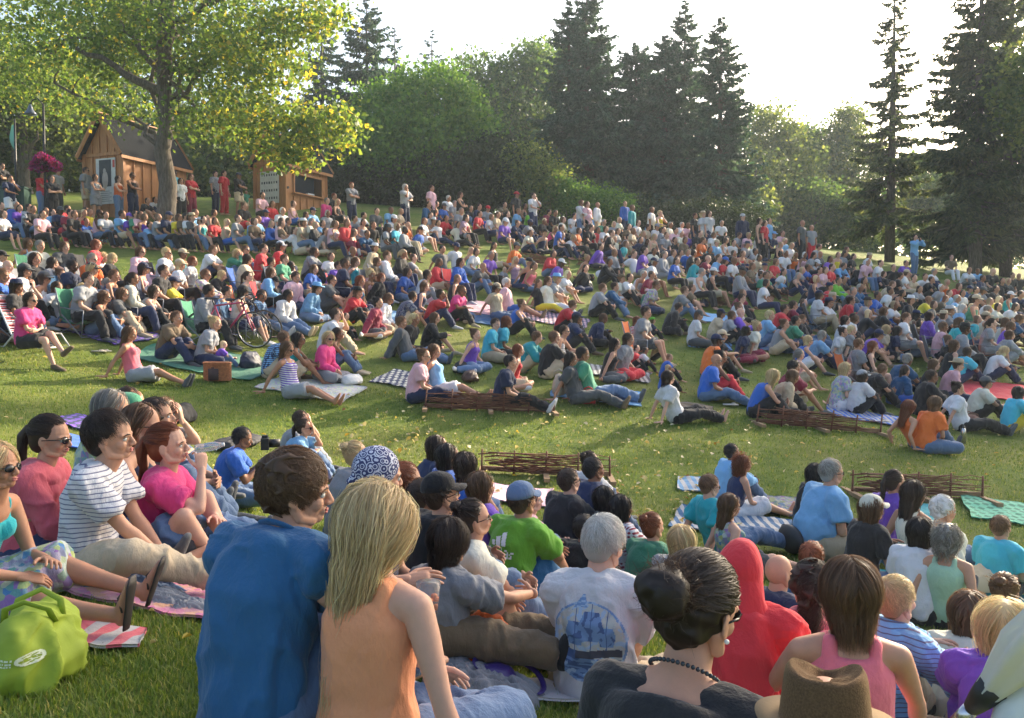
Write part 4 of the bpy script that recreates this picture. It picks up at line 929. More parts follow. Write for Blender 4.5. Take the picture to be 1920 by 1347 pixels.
# hair ----------------------------------------------------------------
def strands(style, m, k, wd, seed, L=.35, curl=.0, tangle=.25):
    rs = np.random.RandomState(seed); c = np.array([-.014, 0, .124]); Rr = np.array([.101, .087, .103])
    d = rs.normal(size=(m * 4, 3)); d /= np.linalg.norm(d, axis=1)[:, None]
    ok = ~((d[:, 0] > .52) & (d[:, 2] < .50)) & (d[:, 2] > (-.30 if style in 's' else -.05)) & ~((d[:, 0] > .05) & (d[:, 2] < .05))
    if style in 'lb': ok &= d[:, 2] > -.1
    d = d[ok][:m]; m = len(d); layer = rs.uniform(1.0, 1.10, m)[:, None]
    if style in 'l': layer = rs.uniform(1.0, 1.14, m)[:, None] + (rs.uniform(0, 1, (m, 1)) > .94) * rs.uniform(.0, .14, (m, 1))
    p = c + d * Rr * layer; out = [p.copy()]; Gp = np.array([-.118, 0, .150]) if style == 'p' else (np.array([-.095, 0, .190]) if wd > .0015 else np.array([-.100, 0, .140]))
    Ls = {'s': rs.uniform(.03, .055, m) * (L / .30), 'l': rs.uniform(.8, 1.08, m) * (L + .16), 'b': rs.uniform(.85, 1.05, m) * .23, 'p': rs.uniform(.8, 1.1, m) * (L * .6 + .16), 'u': rs.uniform(.10, .17, m)}[style]
    ds = (Ls / (k - 1))[:, None]; v = None; gone = np.zeros(m, bool); sy = np.sign(p[:, 1]) + (p[:, 1] == 0)
    for j in range(k - 1):
        qv = (p - c) / Rr; r = np.linalg.norm(qv, axis=1)[:, None]; nn = qv / r / Rr; nn /= np.linalg.norm(nn, axis=1)[:, None]
        if style == 's':
            dv = p - (c + np.array([-.05, 0, .10])); dv[:, 0] += .02
        elif style in 'pu': dv = Gp - p; 
        else:
            dv = np.stack([np.where(p[:, 0] > .0, -.55, -.12), sy * .35 * (p[:, 2] > .1), np.full(m, -1.)], 1); dv[:, 1] += np.where(p[:, 2] < .05, -p[:, 1] * 2.2, 0)
            fr = (p[:, 0] > -.0) & (p[:, 2] < .05); dv[:, 0] -= fr * .4; dv[:, 0] += np.where((p[:, 2] < .03) & (p[:, 0] < -.11), .25, 0)
        dv += rs.normal(size=(m, 3)) * (np.linalg.norm(dv, axis=1)[:, None]) * (tangle if style != 's' else .4)
        dv /= np.linalg.norm(dv, axis=1)[:, None] + 1e-9
        on = (p[:, 2] > .055) if style in 'lb' else ~gone
        t = dv - nn * (dv * nn).sum(1)[:, None] * on[:, None]
        if style == 'p':
            gone |= np.linalg.norm(p - Gp, axis=1) < .03; fall = np.stack([np.full(m, -.22), rs.normal(size=m) * .10, np.full(m, -1.)], 1); t = np.where(gone[:, None], fall, t)
        if style == 'u': gone |= np.linalg.norm(p - Gp, axis=1) < .03; t = np.where(gone[:, None], rs.normal(size=(m, 3)), t)
        t /= np.linalg.norm(t, axis=1)[:, None] + 1e-9
        if curl: t = t + curl * np.stack([np.sin(j * 1.7 + layer[:, 0] * 90), np.cos(j * 1.9 + layer[:, 0] * 60), np.sin(j * 1.3 + layer[:, 0] * 40)], 1)
        p = p + t * ds; qv = (p - c) / Rr; r = np.linalg.norm(qv, axis=1)[:, None]
        lim = layer + (.06 * j / k + rs.uniform(0, .03, (m, 1)) if style == 's' else 0)
        pr = c + qv / r * lim * Rr; inside = (r < lim) | (np.zeros_like(r, bool) if style in 'lb' else (~gone[:, None] & (r > lim))); 
        p = np.where(inside & (p[:, 2:3] > -.02), pr, p); out.append(p.copy())
    P = np.stack(out, 1); T = np.gradient(P, axis=1); T /= np.linalg.norm(T, axis=2)[:, :, None] + 1e-9
    nn = (P - c) / Rr; nn /= np.linalg.norm(nn, axis=2)[:, :, None]; s = np.cross(T, nn + rs.normal(size=(m, 1, 3)) * .5); s /= np.linalg.norm(s, axis=2)[:, :, None] + 1e-9
    w_ = wd * (1 - np.linspace(0, 1, k) ** 3 * .8)[None, :, None]
    V = np.stack([P - s * w_, P + s * w_], 2).reshape(-1, 3)
    i = (np.arange(m)[:, None] * k + np.arange(k - 1)[None]).reshape(-1, 1) * 2
    return V, i + np.array([[0, 1, 3, 2]])
def hair_geo(style, q, seed=0, L=.35, curl=0.0, n=None):
    g = G(); vox = {'hi': .006, 'mid': .012, 'lo': .026}[q]
    RM = roty(-.18)
    g.ell((-.020, 0, .130), (.098, .086, .100), 18, M=RM)
    g.ell((-.050, 0, .085), (.058, .074, .075), 14)
    if style in 'l':
        g.tube([(-.03, 0, .13), (-.055, 0, .05), (-.075, 0, -.04), (-.085, 0, -.5 * L), (-.085, 0, -L * .85)], [(.085, .075), (.092, .055), (.088, .040), (.080, .028), (.05, .014)], 14, ref=(0, 1, 0))
    if style == 'b': g.tube([(-.03, 0, .13), (-.035, 0, .06), (-.045, 0, -.005)], [(.092, .082), (.098, .072), (.088, .055)], 14, ref=(0, 1, 0))
    if style == 'p': g.ell((-.115, 0, .15), (.022, .02, .02), 10); g.chain([(-.12, 0, .15), (-.145, 0, .10), (-.145, 0, .02), (-.13, 0, -.06)], [.018, .03, .028, .012], 10)
    if style == 'u': g.ell(*(((-.138, 0, .138), (.058, .066, .060)) if q == 'hi' else ((-.100, 0, .200), (.043, .043, .036))), 14)
    v, f = g.done(vox, 2); 
    if style == 'u' or curl: v = folds(v, .010 + .02 * curl, 40, seed)
    L_ = [v]; F = [f]
    if q != 'lo':
        m = int((n or 0) * 1.0) or {'hi': 2600, 'mid': 420}[q]; k = {'s': 4, 'b': 9, 'l': 13, 'p': 11, 'u': 7}[style]
        v2, f2 = strands(style, m, k, .0010 if q == 'hi' else .0028, seed + 1, L, curl, .10 if q == 'hi' else .12); F.append(f2 + len(v)); L_.append(v2)
    return np.vstack(L_), np.vstack(F)
# accessories in the head's frame --------------------------------------
def acc_geo(kind):
    m = MB()
    if kind == 'cap':
        P = [(-.016, 0, .135), (-.016, 0, .165), (-.018, 0, .195), (-.02, 0, .218), (-.02, 0, .236), (-.02, 0, .243)]
        m.tube(P, [(.094, .108), (.093, .106), (.084, .095), (.066, .074), (.035, .04), (.01, .01)], 20, ref=(0, 1, 0))
        V = []; n = 13
        for i in range(n):
            a = R(-68 + 136 * i / (n - 1)); x0, y0 = -.02 + .108 * math.cos(a), .090 * math.sin(a); x1, y1 = .02 + .145 * math.cos(a) ** .8 if math.cos(a) > 0 else 0, .088 * math.sin(a)
            V += [(x0, y0, .140), (x1, y1, .126 - .02 * abs(math.sin(a))), (x0, y0, .146), (x1, y1, .130 - .02 * abs(math.sin(a)))]
        F = []
        for i in range(n - 1): a = i * 4; F += [(a, a + 1, a + 5, a + 4), (a + 2, a + 6, a + 7, a + 3), (a + 1, a + 3, a + 7, a + 5)]
        m.add(V, F)
    elif kind in ('hat', 'bucket'):
        P = [(-.012, 0, .155), (-.012, 0, .18), (-.014, 0, .225), (-.014, 0, .250), (-.014, 0, .246)]
        m.tube(P, [(.093, .110), (.091, .107), (.082, .096), (.066, .078), (.02, .03)], 20, ref=(0, 1, 0))
        V = []; n = 24; F = []; w_ = 1.0 if kind == 'hat' else .6
        for i in range(n):
            a = 2 * math.pi * i / n; c, s = math.cos(a), math.sin(a); dz = .016 * abs(s) if kind == 'hat' else -.035
            V += [(-.012 + .104 * c, .088 * s, .158), (-.012 + (.104 + .075 * w_) * c, (.088 + .068 * w_) * s, .150 + dz), (-.012 + .104 * c, .088 * s, .163), (-.012 + (.104 + .075 * w_) * c, (.088 + .068 * w_) * s, .155 + dz)]
        for i in range(n): a = i * 4; b = (i + 1) % n * 4; F += [(a, a + 1, b + 1, b), (a + 2, b + 2, b + 3, a + 3), (a + 1, a + 3, b + 3, b + 1)]
        m.add(V, F)
    elif kind == 'glasses':
        for s in (1, -1):
            m.ell((.0985, s * .0335, .092), (.005, .026, .018), 12, 0, M=rotz(s * .32))
            m.tube([(.088, s * .058, .098), (.04, s * .081, .098), (-.005, s * .087, .094)], [.0035, .0028, .0028], 5, 0)
        m.tube([(.104, .012, .097), (.108, 0, .099), (.104, -.012, .097)], .003, 5, 0)
    return np.vstack(m.V), m.F
ACC = {}
def acc_mesh(kind):
    if kind not in ACC:
        v, f = acc_geo(kind); ACC[kind] = mk_mesh(kind, v, f, [None])
    return ACC[kind]
def setmat(o, m):
    if len(o.data.materials) == 0: o.data.materials.append(None)
    o.material_slots[0].link = 'OBJECT'; o.material_slots[0].material = m
# poses -----------------------------------------------------------------
LAPL, LAPR = (.30, .05, .24), (.30, -.05, .22)
POSES = {
 'k': dict(sp=(2, 14, 30, 22), aL=(.60, .11, .07), aR=(.60, -.11, .07), kpL=(.2, .12, 1), kpR=(.2, -.12, 1), hL=(.50, .02, .36), hR=(.50, -.03, .33), epL=(0, .8, -.6), epR=(0, -.8, -.6), head=(-4, -8, 0), pnL=(-1, -.3, 0), pnR=(-1, .3, 0), hdL=(.3, -.9, -.2), hdR=(.3, .9, -.2)),
 'K': dict(sp=(0, 10, 26, 20), aL=(.62, .14, .07), aR=(.34, -.02, .07), kpL=(.2, .1, 1), kpR=(.1, -1, .15), hL=(.42, .14, .42), hR=(.30, -.12, .20), epL=(0, .8, -.6), head=(-6, -6, 3)),
 'c': dict(sp=(4, 16, 30, 24), aL=(.30, -.12, .07), aR=(.34, .12, .07), kpL=(.3, 1, .12), kpR=(.3, -1, .12), hL=LAPL, hR=LAPR, head=(-3, 0, 0)),
 'l': dict(sp=(-22, -20, -14, 4), aL=(.83, .07, .07), aR=(.81, -.05, .09), kpL=(0, 0, 1), kpR=(0, 0, 1), hL=(-.38, .24, .03), hR=(-.38, -.26, .03), epL=(-1, .5, 0), epR=(-1, -.5, 0), hkL='flat', hkR='flat', hdL=(-.9, .3, -.05), hdR=(-.9, -.3, -.05), pnL=(0, 0, -1), pnR=(0, 0, -1), head=(-3, 2, 0)),
 'L': dict(sp=(2, 12, 22, 18), aL=(.83, .09, .07), aR=(.80, -.07, .07), kpL=(0, 0, 1), kpR=(0, 0, 1), hL=(.36, .08, .22), hR=(.36, -.08, .22), head=(-4, -3, 0)),
 'q': dict(sp=(6, 10, 18, 12), side=-8, py=12, aL=(.22, -.34, .07), aR=(-.05, -.50, .07), kpL=(1, .35, .2), kpR=(1, 0, .1), hL=(.30, .08, .20), hR=(-.08, -.42, .03), epR=(-.3, -.8, .2), hkR='flat', hdR=(.3, -.9, -.05), pnR=(0, 0, -1), head=(-4, -3, 2)),
 's': dict(ph=.34, sp=(-8, 2, 12, 14), aL=(.58, .12, .07), aR=(.60, -.12, .07), kpL=(.4, .1, 1), kpR=(.4, -.1, 1), hL=(.30, .07, .48), hR=(.30, -.07, .46), epL=(-.3, .9, -.6), epR=(-.3, -.9, -.6), head=(-3, -4, 0)),
 'S': dict(ph=.34, sp=(-12, -4, 8, 12), aL=(.72, -.02, .30), aR=(.60, -.05, .07), kpL=(.3, .1, 1), kpR=(.4, -.1, 1), hL=(.22, -.08, .56), hR=(.22, .08, .52), epL=(0, .9, -.6), epR=(0, -.9, -.6), pnL=(-1, 0, 0), pnR=(-1, 0, 0), hdL=(.1, -1, .1), hdR=(.1, 1, .1), head=(-3, -4, 0)),
 'r': dict(sp=(-42, -36, -20, 5), aL=(.62, .08, .07), aR=(.82, -.06, .07), kpL=(0, .1, 1), kpR=(0, 0, 1), hL=(-.30, .26, .04), hR=(-.30, -.28, .04), epL=(-1, .4, -.8), epR=(-1, -.4, -.8), hkL='flat', hkR='flat', hdL=(.8, .4, 0), hdR=(.8, -.4, 0), pnL=(0, 0, -1), pnR=(0, 0, -1), head=(-3, 12, 0)),
 'b': dict(sp=(6, 22, 36, 20), aL=(.58, .13, .07), aR=(.56, -.15, .07), kpL=(.2, .15, 1), kpR=(.2, -.15, 1), hL=(.34, -.02, .70), hR=(.36, -.05, .42), epL=(1, .5, -1), epR=(.2, -.8, -.6), hdL=(-.1, -.1, 1), pnL=(-1, 0, 0), head=(-3, -4, 0)),
 'u': dict(ph=.93, sp=(0, 0, 5, 10), aL=(.03, .12, .08), aR=(-.03, -.12, .08), kpL=(1, .1, 0), kpR=(1, -.1, 0), ftL=(1, .2, 0), ftR=(1, -.2, 0), hL=(.08, .26, .86), hR=(.06, -.27, .86), epL=(-1, .5, 0), epR=(-1, -.5, 0), head=(-3, 0, 0), pnL=(0, -1, 0), pnR=(0, 1, 0)),
 'w': dict(ph=.93, sp=(-3, 0, 7, 10), aL=(.05, .13, .08), aR=(-.03, -.11, .08), kpL=(1, .1, 0), kpR=(1, -.1, 0), ftL=(1, .3, 0), ftR=(1, -.2, 0), hL=(.22, -.12, 1.18), hR=(.24, .10, 1.14), epL=(.2, .9, -.7), epR=(.2, -.9, -.7), hdL=(.1, -1, 0), hdR=(.1, 1, 0), pnL=(-1, 0, 0), pnR=(-1, 0, 0), head=(-3, 0, 0)),
 'v': dict(ph=.93, sp=(-2, 0, 7, 10), aL=(.03, .12, .08), aR=(.03, -.12, .08), kpL=(1, .1, 0), kpR=(1, -.1, 0), ftL=(1, .2, 0), ftR=(1, -.2, 0), hL=(.16, .03, 1.44), hR=(.22, -.02, 1.12), epL=(.5, .6, -1), epR=(.2, -.9, -.7), hdL=(-.1, -.2, 1), pnL=(-1, 0, 0), head=(-3, 0, 0)),
 'P': dict(ph=.93, sp=(0, 2, 8, 8), aL=(.05, .14, .08), aR=(-.03, -.12, .08), kpL=(1, .1, 0), kpR=(1, -.1, 0), ftL=(1, .2, 0), ftR=(1, -.2, 0), hL=(.26, .10, 1.50), hR=(.26, -.10, 1.50), epL=(.4, .7, -1), epR=(.4, -.7, -1), hkL='grip', hkR='grip', hdL=(.2, -.5, .6), hdR=(.2, .5, .6), head=(0, 0, 0)),
}
def mirror(P):
    Q = dict(P); my = lambda t: (t[0], -t[1], t[2])
    for a in ('a', 'kp', 'h', 'ep', 'ft', 'hd', 'pn', 'hk'):
        for s_, o_ in (('L', 'R'), ('R', 'L')):
            if a + s_ in P: Q[a + o_] = my(P[a + s_]) if a != 'hk' else P[a + s_]
            elif a + o_ in Q: Q.pop(a + o_)
    for a in ('side', 'sy', 'py'):
        if a in P: Q[a] = -P[a]
    h = P.get('head', (0, 0, 0)); Q['head'] = (-h[0], h[1], -h[2]); return Q
POSES['x'] = dict(POSES['k'])
for k_ in list(POSES):
    POSES[k_ + '~'] = mirror(POSES[k_])
for k_, sp_, hd_ in (('k', (6, 22, 40, 34), (28, 2, 4)), ('s', (-14, -2, 14, 12), (30, 4, 0)), ('c', (0, 8, 18, 12), (-32, 2, 0)), ('L', (-4, 4, 14, 10), (26, -2, 3)), ('K', (8, 24, 38, 30), (14, 4, -3))):
    POSES[k_ + '+'] = dict(POSES[k_], sp=sp_, head=hd_)
PROTO = {}
def proto(kind, pose, fem, q, fat=1.0, P=None):
    key = (kind, pose, fem, q, fat)
    if key in PROTO: return PROTO[key]
    P = P or POSES[pose]; S = skel(P, fem)
    if kind == 'body': me, _ = body_mesh(P, fem, q, fat)
    elif kind[0] == 'T': v, f = top_geo(P, S, kind[1], fem, q, fat); me = mk_mesh('top', v, f, [None])
    elif kind[0] == 'B': v, f = bot_geo(P, S, kind[1], fem, q, fat); me = mk_mesh('trousers', v, f, [None])
    elif kind[:4] == 'shoe': v, f = shoe_geo(P, S, q, kind[4]); me = mk_mesh('shoe', v, f, [None])
    PROTO[key] = me; return me
HAIRM = {}
def hair_mesh(style, q, var=0, L=.30, curl=0.0, n=None):
    k = (style, q, var, L, curl)
    if k not in HAIRM:
        v, f = hair_geo(style, q, var * 13 + 3, L, curl, n); HAIRM[k] = mk_mesh('hair', v, f, [None])
    return HAIRM[k]
BNAME = {'p': 'trousers', 's': 'shorts', 'k': 'skirt', 'c': 'trousers'}
def person(loc, az, pose, sex, top, bot, hair, skin=0, scale=1.0, q='mid', P=None, key=None, tpat='', bpat='', shoes='d', glasses=False, hat=None, hatc=None, fat=1.0, tilt=0.0, curl=0.0, hairL=.30, var=0, hn=None, yaw=0):
    """top 'tk' = tee in colour k, bot 'pi' = trousers in denim, hair 'ld' = long dark brown"""
    P = P or POSES[pose]; pk = key or pose
    root = obj('person', None, None, tuple(loc)); root.rotation_euler = Matrix.Rotation(az, 4, 'Z').to_3x3().to_euler()
    M3 = Matrix.Rotation(az, 3, 'Z') @ Matrix.Rotation(-tilt, 3, 'Y'); root.rotation_euler = M3.to_euler(); root.scale = (scale,) * 3
    bd = obj('body', proto('body', pk, sex, q, fat, P), root); setmat(bd, skinmat(skin))
    S = skel(P, sex)
    tk = top[0] if top[0] in 'tno' else 't'
    if top != '-': t = obj({'n': 'tank_top', 't': 'tee_shirt', 'o': 'long_sleeved_top'}[tk], proto('T' + tk, pk, sex, q, fat, P), root); setmat(t, cloth(top[1], tpat))
    if bot != '-': b = obj(BNAME[bot[0]], proto('B' + bot[0], pk, sex, q, fat, P), root); setmat(b, cloth(bot[1], bpat))
    if shoes:
        for k in 'LR': s = obj('shoe', proto('shoe' + k, pk, sex, q, fat, P), root); setmat(s, cloth(shoes))
    HM, ho = hmat(P, S); sc = P.get('hs', 1.0); M4 = Matrix([[*(HM[i] * sc), ho[i]] for i in range(3)] + [[0, 0, 0, 1]])
    st, hc = hair[0], hair[1]
    if st != 'h':
        h = obj('hair', hair_mesh(st, q, var, hairL, curl, hn), root); h.matrix_local = M4; setmat(h, hairmat(hc))
    if hat:
        h = obj({'cap': 'cap', 'hat': 'brimmed_hat', 'bucket': 'bucket_hat'}[hat], acc_mesh(hat), root); h.matrix_local = M4 @ Matrix.Scale(1.03, 4); setmat(h, cloth(hatc or 'k'))
    if glasses:
        h = obj('sunglasses', acc_mesh('glasses'), root); h.matrix_local = M4; setmat(h, GLS)
    return root
GLS = plain('dark_lens', (.012, .012, .015), .12)
# ------------------------------------------------------------------ crowd
CC['j'] = (.34, .52, .38); CNAME['j'] = 'mint'; CC['h'] = (.06, .42, .55); CNAME['h'] = 'turquoise'
STAGE = (24.0, 15.0)
A = """15 440 w tk k sd;75 530 v tn w sd;310 505 w tr i ld;385 535 w tk k ld;430 480 u tw d sk;640 470 u te s sd g;710 520 w ne e bd;880 535 w no i ld;985 515 w nk n sd g;1295 490 u th n sk g;1345 550 u tw k ld;1420 520 w tr a lm;1600 500 u tn n sd S;1665 495 u tr r sd;1775 510 w tk s cn;1828 510 u tg s sy X
1100 700 k tk s sd;1155 690 b tw n bd;500 755 s tr k sd;520 790 s ta k sd g;555 800 s tk k sm;320 800 s tp k sd;220 840 s td k sd gP;345 855 s nk k bd;395 910 s tc k ld g;455 890 s tn r cd;670 780 s ty i bm;635 775 s tn k sd;630 910 s nr w ly;965 830 s tu n cu;1045 800 s tp i sd;1210 800 b tk s cr;1455 785 s tc n sm;1590 790 s ns k bd;1690 885 s ns b ly;1770 850 s te i sd;1430 900 s td i Ws;1490 920 s np i Ww;1180 930 s te i bm;1260 930 s tn k cn;1040 930 s ta k lm;1075 955 s nu k bm;905 955 b tk k bd;130 1005 s ob i sg gT;15 900 s tk k sd;485 1040 s td i bm;720 1020 s tr k br;910 1010 s tc s sd;690 1130 s to i sg g;835 1120 s tk k by;1050 1075 s op p lm g;1240 1080 s tw s sy g;1435 1150 q tw k br;1590 1060 k tw n sm;1765 1090 b og i ly;1830 1060 k tr i sm g;1820 740 s tk r sm;1885 850 s tc n bd;60 1180 s tp e hm;1540 830 k tv k bd;150 880 s tu k ld;255 950 s tk i sm;560 930 s tg k bm;790 900 s tw k sd;1330 980 s ty k bm;1380 840 s tv k sk;600 1010 s tp k ly;300 1030 s tx n sg;1120 1010 k tc n sd;1600 930 s tr k bd;1900 960 s tv n bm;30 800 s tw n bm;1010 880 s tg k sd"""
B = """710 585 w te n sr;1110 612 v te n bw S;1305 640 u tp k sd;1430 680 s tw d sw;1520 665 w nk s bd;580 665 s tk k sr;530 700 s of k sg;610 705 s nk k ly;280 720 s np b bm;200 770 s tw i sw;50 660 s tp k sd;125 725 s tr k bm;75 790 s tu k cn;20 830 s tc s sm g;165 830 b tk k ld;425 770 s tc d cn g;535 795 s te s bw;330 870 s ox w bk;195 900 s tv k bm;190 950 s np w ld g;290 1000 l tw s sd;445 985 s ok w by;595 900 s nw d ly;680 890 l tw d cr;735 830 k te n sd;800 805 k tw k sd;800 860 s ne k bd;875 885 q tk n sm;990 925 s tk d cd;1005 765 s tc b sm;1080 780 s ts s ly;1285 730 s oq n sd;1340 725 s nz r bd;1480 720 s te s sg;1050 890 s th k by;1130 880 s to s hm;1255 850 s tw w br g;1320 870 K nk n Ww;1560 820 s tp k lk S;1660 745 s tn b sd;1725 760 s te n cr;1665 800 s tr k sd;1800 800 s ts i sm;1870 800 s ow i bd;1300 960 s te w ld g;1355 950 l tw n bd;980 990 s te d bk;830 980 k tq n sk;585 1005 s tp n bm;680 985 s or a bm;730 985 L nr w lm;1505 965 l tx k bk;1385 1060 l td i sd g;1490 1040 l ow i cn g;1600 1070 l nt n ly g;1640 1080 L tw i bd;1770 1030 l nk s lk;60 1050 s tr r sd;115 1150 L tk d sd;215 1130 s tg n sm;265 1180 k tw k bk;615 1180 k tu k sd;665 1160 s tn n sd;745 1150 l nt n lm;850 1230 c np k by;905 1150 s tv n bm;980 1180 k te w sm g;1095 1090 s ok n py;1175 1120 k te s sm g;1690 1190 k td i hm g;1850 1210 x te d ly;1400 740 s tb k cd;1750 820 s tw n bm;900 780 s td k sd;370 800 s te k ld;240 850 s tk n sd;500 870 k tc k bd;560 1110 q tw n bm;420 850 s tx i sg;1600 760 k tk i lk;1850 730 k tv k sd"""
C = """35 300 u tk k cr;160 300 v tw n sd;515 315 w ow i sm;560 345 u tp k bm;635 330 u ow s hm;840 325 u ob n sm;895 350 u ot n sm;1040 365 u tw k sm g;1100 410 v ny k sy;1420 415 u tw s Ws;1465 440 u tw n bd;1715 440 u on n cw;1360 440 u tk n sd;1840 480 u nv k bd;1880 500 u tr k bd
100 345 s nk k bd;50 380 s tc n sm;140 390 s tm k cd;45 470 k tn n sd;140 465 k te n cn;240 455 c tk n sy g;275 395 s ta k sd;325 400 s tk k sd;385 445 s tx k bm;465 420 s tw k sd;570 440 s tw w Wy;620 430 s tc n cs;685 465 s tg k sw;760 480 s te k by;800 445 s tx k by;870 495 s tv k bd;490 480 q tw k ld;500 525 s to k bm;590 510 s tk k sd;640 520 q tr w bd;325 510 k nf k ly g;370 520 s tb k sd;460 590 k tw n uy;790 530 s te k lm;745 545 s tk n sm;870 570 k te s sd;705 590 q nv n lm;765 590 q ox k ly;960 600 q tn n lk;1010 500 s ts k sd;1080 500 s tw n ce;1125 520 s te k sd;905 530 s ts n bm;1150 560 s te n sm;1060 570 s ns k ly;1010 605 q tk k lk;1125 600 c td k bk;1215 600 k tk n sd;1260 550 s tx s sw;1265 480 s tw k sw;1310 490 s tp w bm;1375 490 s tg w sw;1400 550 s tk g sd;1420 600 s to k sm;1205 690 k te s sm;1255 690 q nd s bd;1310 690 q tb k by;1350 690 s tk k bd;1440 650 q tt k sm;1475 670 q tk k bd;1500 560 s tw n bm;1525 620 s tc k cs;1590 600 s nw k bd;1650 620 q tw r sd;1730 500 s te w sw;1760 560 s tp w sy;1845 560 s tw n bk;1720 700 k nr n lm;1840 730 q ts k bd;905 700 r tw s sm;1380 750 K ot w sd g;1460 735 k ta n hm;1540 730 s tc k sm;1585 750 s tr n cb;1655 750 s tw k sm;1640 800 k nk k bm;1570 850 x tc k ly;1790 790 s tv k lm g;1850 850 k te k sd;1890 860 c tg k sm;730 760 k ok k sd g;550 810 q ok n ld;560 730 q ns k uy;370 765 c tu i cw;310 700 K or i bd g;170 790 q nl i pd;130 770 q nk n Wk;40 640 K to i cd;30 745 l np i ly gS;420 850 k tw w ly;340 885 k te s Wc;270 900 l tx w bm;200 915 l tk y lm;680 950 k te k sm;770 940 k oq i sd;820 880 K tx w Wv;880 875 k tw k sd g;980 850 c nw s sw;1040 850 q ta s sd;1075 930 c tp n sm F;1010 975 x tg d cp;1290 970 k te i sm g;1345 950 k tv k sm;1720 990 k ta k bm;1710 1025 L tw k sd;1690 1090 k tw s um;450 1075 k tr k sm g;490 1170 k tn k cn;680 1170 K on k bm;935 1190 q tr s br gS;1000 1130 s te d sd;1050 1190 x tn k Wm;1240 1090 K ok k sd;1390 1150 c tw d cd;1560 1140 k ts s cn;1640 1150 k te k bm;1700 1130 K ou k hm;80 1070 k nb k um g;940 470 s tw k bm;1180 480 s tx n sg;1220 530 s tp k sd;1330 560 q tu n bm;1560 470 s tw k sg;700 520 s tw n bm;560 640 x tp n ly;850 620 q tt k bm;1060 680 k tx n sd;1290 600 s tv w bm;1690 560 s te k sd"""
D = """255 480 u td k hg;325 500 u te r bm g;10 490 u tc k bd;1095 575 P oc i sd
45 560 s tn k Wc;110 550 s tp k sm;125 605 s tc k sy;100 635 s nk k ly;180 640 s tw k ly;235 590 s td n sm;290 640 q nk n ly;380 650 s te k sd;135 700 s tw i sw;210 710 q no k ly;275 710 s np k bw;340 710 s te k ld;390 705 s td k hm;465 740 s tu k ld;365 770 K tw d cw;390 825 k ta k sd;525 710 s ny k bm;570 700 s te k ld;585 670 s tk k bm;640 720 s tk k ld;565 790 k oc n sd;755 720 s tw k Ws;745 760 s tp i sw;840 770 s tw k sd;935 800 q tk k sm;1030 770 k tu s sd;1030 840 s tw s cs;985 860 s tk k sd;1170 870 q tw k sm;1220 890 k tk k sd;1365 725 s tv w sr;1500 820 k tw d sm;1560 825 k tc n sm;1670 830 s tk k hm;1820 860 q tk k sm;1865 860 q tk i hm g;1745 900 k tk k bk;1790 900 k td k by;1600 970 k te n cd;1500 960 k oq n cn;1550 970 q tk k sd;1450 990 q tw n bd;1290 950 q te k sw;1335 910 q no k by;1410 1030 q tc k sw;1720 1040 k ty k by;1320 1030 k tv k lr;1350 990 q tc k sm;1655 1050 k tw k by;1715 1090 k tx k bd;1640 1110 k ok i sg;1520 1095 q tq i sy;1450 1105 q tc i bw;1360 1120 k te k Ww;1310 1150 L te r Ws;1235 1075 q td k bm;1195 1035 k ty n hm;945 1075 k tw b by;910 970 q tw s uk;1000 990 k nk k bk;690 950 k oq i sg g;640 975 k td i sg;620 1040 K or n sd g;530 900 k om i sd;570 890 k tk k sd;335 950 k nk w bm;230 860 k nk n lg;260 820 k te n by;120 835 q tw k ld;120 900 x tc k sm;10 850 k tg k sd;270 1060 k tn i lm;195 1075 k ta k sd g;130 1105 k tr k sd;20 1150 k tc i sy;640 1175 q tw k sd;1870 1180 k tq k sm;1770 1200 q nx k bm;1810 1230 q tu w bm;1665 1260 q tk n uy;430 820 s tp k bm;480 800 s tr k sd;700 800 k ok n sd;860 850 k tn k bm;1090 880 k ts n sd;1130 960 k te k ld;1420 940 k tr n bm;1700 960 k tk n sk;1880 1000 k tn k sd;1560 1180 q tt n bm;1840 1090 k tw n ld;60 760 s tr n bm;300 800 k tb n sd;1240 830 k tw n sg"""
E = """190 25 s tw k cd;205 120 b tw k sd g;335 80 L nw n cd g;455 60 K th i um;135 210 q tw k sd g;235 245 S tf k bd g;785 220 k nk i lm g;920 200 k td s lm g;1155 180 k ne k ld;1300 115 k ty n cn;1535 55 k op i sm gF;1650 60 k ok n by;1320 380 k tv n sm;1600 415 c te n uy;1665 570 x tu i ly;965 490 l nl e lm;1220 30 s tk k sk;20 60 s tb k sm"""
F = """45 210 L tc i sd P;245 210 L ow i bk;455 160 c oc i Wc;570 95 k td d sd g;780 110 q nq n lr;860 60 c np k sy;935 85 q ok n br;910 270 q oa d uk;990 235 c ow s bm g;1165 215 k te s sd P;595 350 b tw s sd;675 365 x ty k sm;1080 405 l od i sm;1180 380 q tk k sy;1335 375 K ok k lm;1375 205 b tr n uk;1535 180 K tf k um g;1500 80 q nk k lm;1790 160 l ts i cs;1860 115 l tp b sw;1635 505 q nu i um;1780 420 c th s sd;1865 405 c th k lr;205 520 k tc s sm P;235 605 l nu e lm gS;325 530 k nt s lk g;540 525 c of e ly g;615 490 k nk i bd;1250 655 L tp n um g;1325 620 l nc w lm;1895 700 L tn k sk"""
Gg = """395 315 K ne k sd gS;185 360 k ot s sm;325 360 k tk s sm;50 460 q nr s br;440 520 l td d lk;525 480 l tg i sk;770 415 q nk d lk;870 380 q te r bd;930 445 x tr k sd;995 460 x tw k sk;1100 400 x ts k pm;1175 510 x tb k sm;1165 590 x tb k ly;1160 655 l tw k bd;1530 385 k to k cn;1570 350 K tk s cs;1520 530 L tb i hd g;1560 505 k nk r uk;1745 320 q tn a lk;1825 285 q tx a uy"""
